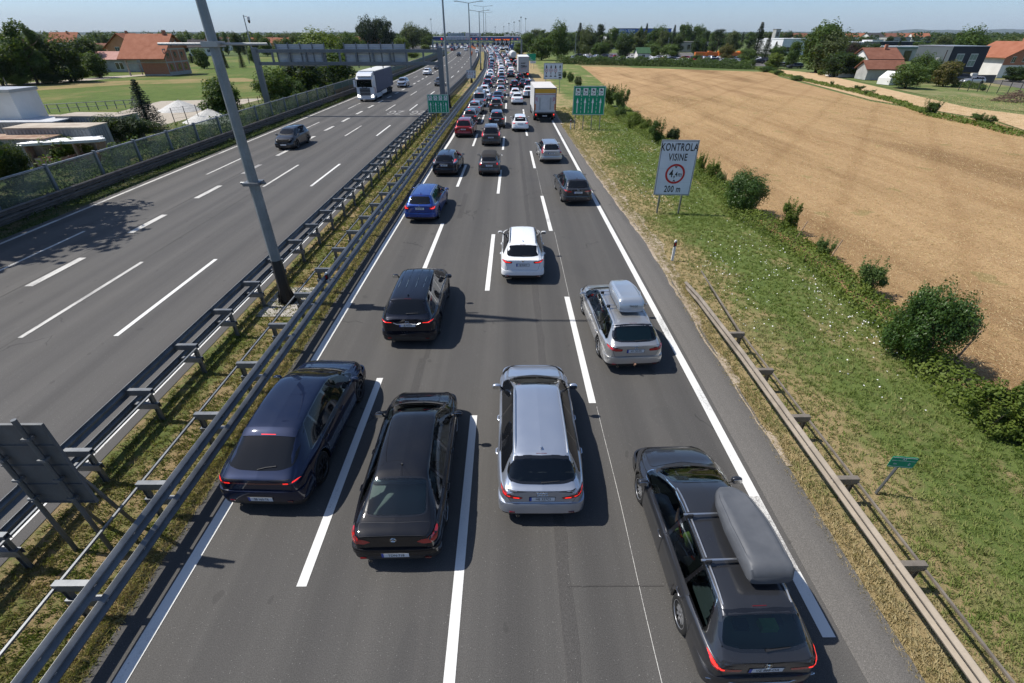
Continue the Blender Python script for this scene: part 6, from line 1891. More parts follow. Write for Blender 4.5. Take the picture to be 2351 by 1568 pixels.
MID = [
 ('suv', 'dark', ZA(1010, 494), 'dark grey crossover directly in front of the brownish people carrier', 0),
 ('wagon', 'white', ZA(1332, 540), 'white estate car alone in the third lane', 0),
 ('hatch', 'grey', ZA(640, 440), 'grey crossover in front of the dark red people carrier', -.04),
 ('wagon', 'silver', ZA(703, 312), 'pale silver hatchback with lit brake lights behind the silver minivan', -.05),
 ('suv', 'brown', ZA(1002, 286), 'brown-grey SUV in the second lane, behind a navy saloon', 0),
 ('van', 'silver', ZA(775, 212), 'silver minivan carrying a pale roof box in the left lane', -.04),
 ('sedan', 'navy', ZA(1027, 155), 'navy saloon in the second lane with its nose behind a silver hatchback', 0),
 ('sedan', 'white', ZA(1290, 182), 'white saloon nearest in the third queue, behind another white car', 0),
 ('sedan', 'white', Z3(1262, 1235), 'white saloon just in front of the silver minivan', -.03),
 ('suv', 'white', Z3(1243, 1160), 'white SUV with tall tail lights in the left queue', -.04),
 ('hatch', 'silver', Z3(1522, 1150), 'silver hatchback in the second queue in front of the navy saloon', 0),
 ('hatch', 'white', Z3(1765, 1195), 'white hatchback tucked in front of the white saloon in lane three', .0),
 ('hatch', 'champagne', Z3(1520, 1020), 'champagne hatchback, second ahead of the navy saloon', 0),
 ('suv', 'black', Z3(1752, 1060), 'black SUV in the third queue in front of two white cars', 0),
 ('sedan', 'black', Z3(1905, 1015), 'black saloon in the fourth lane behind a black SUV', 0),
 ('suv', 'white', Z3(1985, 1180), 'white SUV partly hidden by the box lorry', 0),
 ('hatch', 'navy', Z3(1985, 1030), 'navy hatchback partly hidden behind the front of the box lorry', 0),
 ('suv', 'black', Z3(1848, 925), 'black SUV directly behind the grey-lettered lorry', 0),
 ('sedan', 'black', Z3(1692, 845), 'black saloon with lit brake lights behind a white car in the third queue', 0),
 ('wagon', 'navy', Z3(1300, 1018), 'dark navy estate car in the left queue, in front of the white SUV', -.03),
 ('sedan', 'navy', Z3(1542, 962), 'dark blue saloon with glowing brake lights in the second queue', 0),
]
for st, pt, (px, py), lb, rz in MID:
    c = mid_car(st, pt, px, py, lb, rz)
    if st == 'van': roof_box(c, 0, 1.2, 3.0, .82, .38, BOXSILV, 'pale roof box')
for st, pt, (px, py), lb, lit in [
 ('suv', 'dark', (652, 338), 'dark grey crossover driving towards the viewer on the left carriageway', False),
 ('suv', 'ice', (921, 198), 'silver SUV driving beside the articulated lorry', False),
 ('wagon', 'white', (978, 170), 'white car driving towards the viewer further up the left carriageway', True),
 ('sedan', 'dark', (1006.5, 195), 'dark saloon passing behind the gantry leg', True),
 ('sedan', 'black', (1003, 158), 'black car with lit headlights beyond the white oncoming car', True),
 ('suv', 'dark', (1052.5, 128), 'dark SUV with a roof box just out of the toll plaza', False)]:
    c = mid_car(st, pt, px, py, lb, 0.0, lit, True)

# ---- the jam beyond: shared meshes, one object per car
def proto(style):
    c = Car('proto', style, P_WHITE, '', 'car', False, 1)
    p = c.p; k = c.B.hw / .92
    B = c.B; sh_ = c.sh
    out = {}
    mb = MB().add(B.v, B.f); me = mb.mesh('body', P_WHITE, True, True, 50); me.transform(sh_); out['body'] = me
    poly = [(-.62 * k, p['wbz'][1] + .03), (.62 * k, p['wbz'][1] + .03), (.52 * k, p['wtz'][1]), (-.52 * k, p['wtz'][1])]
    if p['win'] == 'top': V, F = decal_geo(B, [(-.66 * k, p['wbz'][0] + .03), (.66 * k, p['wbz'][0] + .03), (.54 * k, p['wtz'][0] - .03), (-.54 * k, p['wtz'][0] - .03)], 'top', 1, .006, .2)
    else: V, F = decal_geo(B, poly, 'rear', 1, .006, .2)
    me = MB().add(V, F).mesh('rear_window', GL_OPQ, True, False); me.transform(sh_); out['rear_window'] = me
    yc, yw = p['cowl'][0], p['ws'][0]
    V, F = decal_geo(B, [(-.68 * k, yc - .14), (.68 * k, yc - .14), (.56 * k, yw + .05), (-.56 * k, yw + .05)], 'top', 1, .006, .25)
    me = MB().add(V, F).mesh('windshield', GL_OPQ, True, False); me.transform(sh_); out['windshield'] = me
    mb = MB()
    for sd in (-1, 1):
        V, F = decal_geo(B, c.side_window(p['dlo'][0], yc - .35, p['dlo'][1]), 'side', sd, .006, .3); mb.add(V, F)
    me = mb.mesh('side_window', GL_OPQ, True, False); me.transform(sh_); out['side_window'] = me
    mb = MB(); z = p['lip'][1]
    for sd in (-1, 1):
        V, F = decal_geo(B, [(sd * x, zz) for x, zz in ((.58 * k, z - .18), (.85 * k, z - .16), (.85 * k, z - .02), (.58 * k, z - .06))], 'rear', 1, .01, .1); mb.add(V, F)
    me = mb.mesh('taillight', TAILON, True, False); me.transform(sh_); out['taillight'] = me
    mb = MB()
    for a in B.ay:
        for sd in (-1, 1): mb.lathe([(-.1, .02), (-.1, p['rr']), (.1, p['rr']), (.1, .02)], 'x', 10, (sd * (B.hw - .12), a, p['rr']))
    mb.bb(-B.hw * .8, B.hw * .8, .3, p['L'] - .3, .18, .3)
    me = mb.mesh('wheels', RUBBER, False, True); me.transform(sh_); out['wheels'] = me
    bpy.data.objects.remove(c.root)
    return out, p['L'], p['W']
PROTO = {s_: proto(s_) for s_ in ('wagon', 'sedan', 'hatch', 'suv', 'mpv', 'van')}
WORD = dict(wagon='estate', sedan='saloon', hatch='hatchback', suv='SUV', mpv='people carrier', van='van')
ORD = lambda n: f"{n}{'th' if 10 <= n % 100 <= 20 else {1: 'st', 2: 'nd', 3: 'rd'}.get(n % 10, 'th')}"
COLW = dict(white='white', silver='silver', black='black', navy='navy', grey='grey', dark='dark grey', champagne='champagne', slate='slate grey', red='red', ice='pale silver', blue='blue', brown='brown')
def far_car(style, paint, x, y, rz, label, group, lit=True):
    me, L, W = PROTO[style]
    r = empty('queued_car' if lit else 'distant_car', (x, y, 0), rz, label, 'car', group)
    for nm, m in me.items():
        if nm == 'taillight' and y > 330: continue
        o = link(nm, m, r)
        if nm == 'body': o.material_slots[0].link = 'OBJECT'; o.material_slots[0].material = PAINTS[paint]
        if nm == 'taillight' and not lit: o.material_slots[0].link = 'OBJECT'; o.material_slots[0].material = TAIL
    return r
def jam():
    rng = random.Random(77)
    # (lane, first row y, kinds near the front of the strip as the photo shows them)
    near = {0: [(Z3(1310, 935), 'wagon', 'dark'), (Z3(1345, 905), 'suv', 'white'), (Z3(1350, 862), 'sedan', 'navy'), (Z3(1345, 822), 'hatch', 'white'), (Z3(1358, 785), 'sedan', 'black'), (Z3(1365, 742), 'hatch', 'navy'), (Z3(1372, 694), 'wagon', 'navy')],
            1: [(Z3(1534, 890), 'hatch', 'dark'), (Z3(1530, 848), 'suv', 'white'), (Z3(1535, 790), 'sedan', 'blue'), (Z3(1532, 742), 'wagon', 'white'), (Z3(1520, 695), 'hatch', 'champagne'), (Z3(1512, 655), 'suv', 'white')],
            2: [(Z3(1692, 778), 'wagon', 'white'), (Z3(1672, 716), 'sedan', 'dark'), (Z3(1645, 668), 'suv', 'white')],
            3: []}
    cols = ['white', 'white', 'silver', 'black', 'navy', 'grey', 'dark', 'champagne', 'slate', 'white', 'silver', 'ice', 'black', 'red', 'dark']
    lanes = ('leftmost', 'second', 'third', 'rightmost')
    for k in range(4):
        n = 0; y = 0
        for (px, py), st, pt in near[k]:
            x, y = G(px, py, .28); n += 1
            far_car(st, pt, x, y + PROTO[st][1] / 2, -.0, f'{COLW[pt]} {WORD[st]} halfway up the jam, {ORD(n)} small car of the {lanes[k]} queue', 'cars queuing in the jam')
            y += PROTO[st][1]
        y = max(y + 1.5, {0: 150, 1: 158, 2: 170, 3: 172}[k])
        m = 0
        while y < 455:
            st = rng.choice(['wagon', 'sedan', 'hatch', 'suv', 'suv', 'hatch', 'mpv', 'van' if rng.random() < .3 else 'wagon']); pt = rng.choice(cols)
            L = PROTO[st][1]
            yc = y + L / 2
            x = lane_x(k, yc) + rng.uniform(-.25, .25)
            rz = -math.atan((lane_x(k, yc + 3) - lane_x(k, yc - 3)) / 6)
            skip = k == 3 and (y < 172 or 190 < y < 208 or 228 < y < 246) or (k == 2 and 214 < y < 230)
            if not skip:
                m += 1
                far_car(st, pt, x, yc, rz, f'tiny {COLW[pt]} {WORD[st]}, {ORD(m)} of the far {lanes[k]} queue towards the tolls', 'cars queuing in the jam')
            y += L + rng.uniform(1.2, 3.0) + (y > 300) * .5
    # extra queues that fan out in front of the booths
    for q, (x0, x1) in enumerate(((-33, -27), (-38.5, -35), (6.5, 3.0), (12.5, 9.0))):
        y = 345.0; m = 0
        while y < 425:
            st = rng.choice(['wagon', 'sedan', 'hatch', 'suv', 'van']); pt = rng.choice(cols); t = (y - 345) / 80
            x = (x1 * (1 - t) + x0 * t) if q < 2 else (x1 * (1 - t) + x0 * t) - 8
            m += 1
            far_car(st, pt, x + rng.uniform(-.3, .3), y, 0.05, f'tiny {COLW[pt]} {WORD[st]} near the booths, {ORD(m)} of the {("inner left", "outer left", "inner right", "outer right")[q]} fanned queue', 'cars queuing in the jam')
            y += 7.0 + rng.uniform(0, 3)
    # cars leaving the booths on the left
    for i in range(16):
        st = rng.choice(['wagon', 'sedan', 'hatch', 'suv', 'van']); pt = rng.choice(cols)
        px = 985 + i * 6.2; x, y = G(px, rng.uniform(109.5, 112), 0)
        far_car(st, pt, x, y + 3, math.pi, f'tiny oncoming {COLW[pt]} {WORD[st]} at the booths, {ORD(i + 1)} from the left end of the canopy', 'cars leaving the toll booths', False)
jam()
# silver van on the side strip left of the jam
x, y = G(1096, 122); far_car('van', 'white', x, y, 0, 'white van standing apart on the closed strip left of the jam', None, False)
# ================================================================ TREES, SHRUBS, GRASS
LEAFM = {
 'mid': mat_leafy('leaf_mid', [(.018, .040, .008), (.045, .085, .016), (.085, .13, .028)], .5),
 'dark': mat_leafy('leaf_dark', [(.010, .024, .008), (.022, .045, .014), (.045, .075, .022)], .5),
 'yellow': mat_leafy('leaf_yellow_green', [(.045, .075, .010), (.095, .135, .020), (.16, .19, .035)], .6),
 'light': mat_leafy('leaf_light', [(.035, .065, .014), (.075, .12, .030), (.12, .17, .05)], .6),
 'grey': mat_leafy('leaf_grey_green', [(.035, .05, .02), (.07, .09, .035), (.12, .14, .065)], .6),
 'spruce': mat_leafy('needles_blue', [(.012, .026, .020), (.028, .048, .040), (.05, .075, .065)], .9, .7, .1),
 'conifer': mat_leafy('needles_dark', [(.007, .018, .009), (.016, .034, .014), (.032, .055, .02)], .7, .7, .1),
 'purple': mat_leafy('leaf_purple', [(.012, .006, .010), (.03, .012, .018), (.05, .022, .028)], .7),
 'brown': mat_leafy('leaf_brownish', [(.05, .055, .015), (.11, .095, .03), (.17, .13, .05)], .9),
 'gloss': mat_leafy('leaf_glossy', [(.018, .046, .008), (.044, .090, .016), (.085, .14, .028)], 1.4, .45, .25, .35),
}
BARK = mottled('bark', (.05, .04, .03), (.12, .10, .075), 5, .9, .1, 0, .6, 30, stretch=(1, 1, .3))
def leaves(pos, nrm, size, rng, aspect=.55):
    """one folded leaf (a quad) per point"""
    n = len(pos)
    d = nrm + rng.normal(0, .55, (n, 3)); d /= np.linalg.norm(d, axis=1)[:, None] + 1e-9
    a = rng.normal(0, 1, (n, 3)); a -= d * (a * d).sum(1)[:, None]; a /= np.linalg.norm(a, axis=1)[:, None] + 1e-9
    b = np.cross(d, a)
    s = (size * rng.uniform(.65, 1.3, n))[:, None]
    v = np.stack([pos - a * s, pos - b * s * aspect + d * s * .12, pos + a * s, pos + b * s * aspect + d * s * .12], 1).reshape(-1, 3)
    f = np.arange(n * 4).reshape(n, 4)
    return v, f
def blob_points(blobs, n, rng, shell=.55, lump=.22):
    vol = np.array([b[3] * b[4] * b[5] for b in blobs]) ** .8; vol /= vol.sum()
    P, N = [], []
    for b, k in zip(blobs, (vol * n).astype(int) + 1):
        d = rng.normal(0, 1, (k, 3)); d /= np.linalg.norm(d, axis=1)[:, None]
        ph = rng.uniform(0, 6.28, 6)
        wob = 1 + lump * (np.sin(3.1 * d[:, 0] * 2 + ph[0]) * np.sin(2.7 * d[:, 1] * 2 + ph[1]) + .6 * np.sin(7 * d[:, 2] + ph[2]) * np.sin(6 * d[:, 0] + ph[3]))
        r = (1 - (1 - shell) * rng.random(k) ** 1.6) * wob
        c = np.array(b[:3]); R = np.array(b[3:6])
        P.append(c + d * R * r[:, None]); N.append(d)
    return np.concatenate(P), np.concatenate(N)
def trunk_mesh(h, r, branches, seed, multi=1):
    rg = random.Random(seed); mb = MB()
    for m in range(multi):
        ox, oy = (rg.uniform(-.25, .25), rg.uniform(-.25, .25)) if multi > 1 else (0, 0)
        pts = [(ox * (1 + t * 2) + rg.uniform(-.04, .04) * h * t, oy * (1 + t * 2) + rg.uniform(-.04, .04) * h * t, h * t - .05) for t in (0, .25, .5, .75, 1)]
        mb.tube(pts, [r, r * .8, r * .62, r * .42, r * .15], 7)
        for k in range(branches):
            t = rg.uniform(.3, .85); a = rg.uniform(0, 6.28); l = h * rg.uniform(.25, .45)
            p0 = Vector(pts[int(t * 4)]).lerp(Vector(pts[min(4, int(t * 4) + 1)]), t * 4 % 1)
            p1 = p0 + Vector((math.cos(a) * l * .6, math.sin(a) * l * .6, l * .35)); p2 = p0 + Vector((math.cos(a) * l, math.sin(a) * l, l * .8))
            mb.tube([p0, p1, p2], [r * .35, r * .22, r * .06], 5)
    return mb.mesh('trunk', BARK, True, False, None)
TREE = {}
def make_tree_protos():
    rng = np.random.default_rng(3)
    def crown(name, blobs, n, size, shell=.5, aspect=.6, flat=0.0):
        P, N = blob_points(blobs, n, rng, shell)
        P[:, 2] = np.maximum(P[:, 2], .05)
        if flat: N[:, 2] += flat
        v, f = leaves(P, N, size, rng, aspect)
        return np_mesh('crown', v, f, LEAFM['mid'])
    # unit trees: 10 m high, about 8 m wide (scaled when placed)
    def broad(seed, nb, n=7500, size=.20, low=.2):
        rg = np.random.default_rng(seed)
        bl = [(0, 0, 5.4, 2.8, 2.8, 3.7), (0, 0, 2.2, 2.6, 2.6, 1.9)]
        for k in range(nb):
            a = rg.uniform(0, 6.28); rr = rg.uniform(1.3, 2.7); z = rg.uniform(low + 1, 8.3); s = rg.uniform(.9, 1.7) * (1.15 - .05 * z / 2)
            rr *= 1 - max(0, z - 6.5) * .18
            bl.append((rr * math.cos(a), rr * math.sin(a), z, s, s, s * .85))
        return crown('crown', bl, n, size), trunk_mesh(7.5, .28, 7, seed)
    TREE['broad'] = [broad(1, 13), broad(2, 16), broad(5, 12, size=.24)]
    def tall(seed):
        rg = np.random.default_rng(seed); bl = []
        for k in range(15):
            z = 1.6 + k * .55; w_ = 1.5 * math.sin(min(1, (z + .8) / 5) * 1.57) * (1.0 if z < 6 else (1 - (z - 6) / 5.0)); a = rg.uniform(0, 6.28)
            bl.append((w_ * .8 * math.cos(a), w_ * .8 * math.sin(a), z, w_ * .8 + .3, w_ * .8 + .3, 1.1))
        return crown('crown', bl, 5500, .19), trunk_mesh(8.5, .22, 8, seed)
    TREE['tall'] = [tall(7), tall(8)]
    def conif(seed, spread=2.0, n=9000, droop=.22):
        rg = np.random.default_rng(seed)
        P = []; N = []
        nl = 24
        for k in range(nl):
            z = .7 + 9.0 * k / nl; R = spread * (1 - (z / 10.0)) ** .85 + .08
            nb = max(5, int(13 * R / spread) + 3)
            for j in range(nb):
                a = 2 * math.pi * j / nb + rg.uniform(-.25, .25) + k; L = R * rg.uniform(.75, 1.12)
                m = int(n / nl / nb * (.5 + 1.2 * L / spread)) + 4
                t = rg.random(m) ** .7
                wd = .26 * L * (1 - t) + .07
                off = rg.normal(0, 1, m) * wd * .55
                x = t * L * math.cos(a) - off * math.sin(a); y = t * L * math.sin(a) + off * math.cos(a)
                zz = z - droop * L * t + .18 * L * t ** 2 + rg.normal(0, .07, m)
                P.append(np.stack([x, y, zz], 1)); N.append(np.tile([math.cos(a) * .35, math.sin(a) * .35, .9], (m, 1)))
        P = np.concatenate(P); N = np.concatenate(N)
        v, f = leaves(P, N, .12, rg, .42)
        return np_mesh('crown', v, f, LEAFM['conifer']), trunk_mesh(9.6, .2, 0, seed)
    TREE['conifer'] = [conif(11), conif(12, 2.3, 8000, .35), conif(13, 1.7)]
    def column(seed):
        bl = [(0, 0, z, .95 * math.sin(min(1, z / 2.2) * 1.57) * (1 if z < 6.5 else (10.2 - z) / 3.7), .95 * math.sin(min(1, z / 2.2) * 1.57) * (1 if z < 6.5 else (10.2 - z) / 3.7), .8) for z in np.arange(.8, 9.9, .5)]
        return crown('crown', bl, 2600, .18), trunk_mesh(8, .15, 0, seed)
    TREE['column'] = [column(21)]
    def pine(seed):
        rg = np.random.default_rng(seed); bl = [(0, 0, 7.6, 1.6, 1.6, 1.5)]
        for k in range(16):
            a = rg.uniform(0, 6.28); z = rg.uniform(2.2, 8.6); rr = rg.uniform(1.0, 2.6) * (1.1 - z / 14)
            bl.append((rr * math.cos(a), rr * math.sin(a), z, 1.35, 1.35, .62))
        return crown('crown', bl, 7000, .15, .35, .35), trunk_mesh(9, .26, 8, seed)
    TREE['pine'] = [pine(31), pine(32)]
    # shrubs: unit 2 m high, 2.4 m wide, finer leaves
    def shrub(seed, n, size, nb=9, loose=False):
        rg = np.random.default_rng(seed); bl = [(0, 0, .95, .85, .85, .85)] if not loose else [(0, 0, .6, .4, .4, .5)]
        for k in range(nb):
            a = rg.uniform(0, 6.28); rr = rg.uniform(.4, .85); z = rg.uniform(.35, 1.55); s = rg.uniform(.22, .42) if not loose else rg.uniform(.13, .28)
            rr *= 1 - max(0, z - 1.0) * .5
            bl.append((rr * math.cos(a), rr * math.sin(a), z, s, s, s * (1.2 if loose else .9)))
        P, N = blob_points(bl, n, rg, .55, .34)
        if loose:    # upright shoots
            for k in range(14):
                a = rg.uniform(0, 6.28); r0 = rg.uniform(.1, .6); m = n // 60; t = rg.random(m)
                x = r0 * math.cos(a) * (1 + .5 * t) + rg.normal(0, .05, m); y = r0 * math.sin(a) * (1 + .5 * t) + rg.normal(0, .05, m)
                P = np.concatenate([P, np.stack([x, y, .8 + 1.3 * t * rg.uniform(.6, 1)], 1)]); N = np.concatenate([N, np.tile([0, 0, 1.0], (m, 1))])
        P[:, 2] = np.maximum(P[:, 2], .03)
        v, f = leaves(P, N + np.array([0, 0, .35]), size, rg, .55)
        return np_mesh('crown', v, f, LEAFM['mid']), trunk_mesh(1.3, .035, 5, seed, 3)
    TREE['bigshrub'] = [shrub(41, 26000, .034, 22), shrub(42, 18000, .038, 20)]
    TREE['shrub'] = [shrub(43, 6500, .06, 11), shrub(44, 6000, .065, 9)]
    TREE['loose'] = [shrub(45, 4200, .055, 10, True), shrub(46, 3600, .06, 8, True), shrub(47, 4500, .055, 13, True)]
make_tree_protos()
DIM = dict(broad=(9.2, 7.5), tall=(9.6, 4.2), conifer=(9.9, 4.2), column=(10, 2.0), pine=(9.6, 7), bigshrub=(2.1, 2.55), shrub=(2.1, 2.4), loose=(2.1, 2.1))
trg = random.Random(9)
def plant(kind, px, base, top, wpx, leaf, label, variant=None, name=None, group=None, xy=None, h=None, w=None, cat=None):
    x, y = xy or G(px, base)
    d = y * math.cos(TH) + (CAMH - 1) * math.sin(TH)
    hh = h or ZT(x, y, top)
    ww = w or wpx / FPX * d
    D = DIM[kind]
    pr = TREE[kind]; v = trg.randrange(len(pr)) if variant is None else variant
    name = name or {'broad': 'broadleaf_tree', 'tall': 'slender_tree', 'conifer': 'spruce_tree', 'column': 'cypress_tree', 'pine': 'pine_tree', 'bigshrub': 'round_shrub', 'shrub': 'shrub', 'loose': 'loose_shrub'}[kind]
    r = empty(name, (x, y + (0 if kind not in ('broad', 'pine') else 0), -.03), trg.uniform(0, 6.28), label, cat or ('tree' if 'tree' in name else 'shrub'), group)
    s = (ww / D[1], ww / D[1], hh / D[0])
    cr = link('crown', pr[v][0], r); tk = link('trunk', pr[v][1], r)
    r.scale = s
    cr.material_slots[0].link = 'OBJECT'; cr.material_slots[0].material = LEAFM[leaf]
    return r
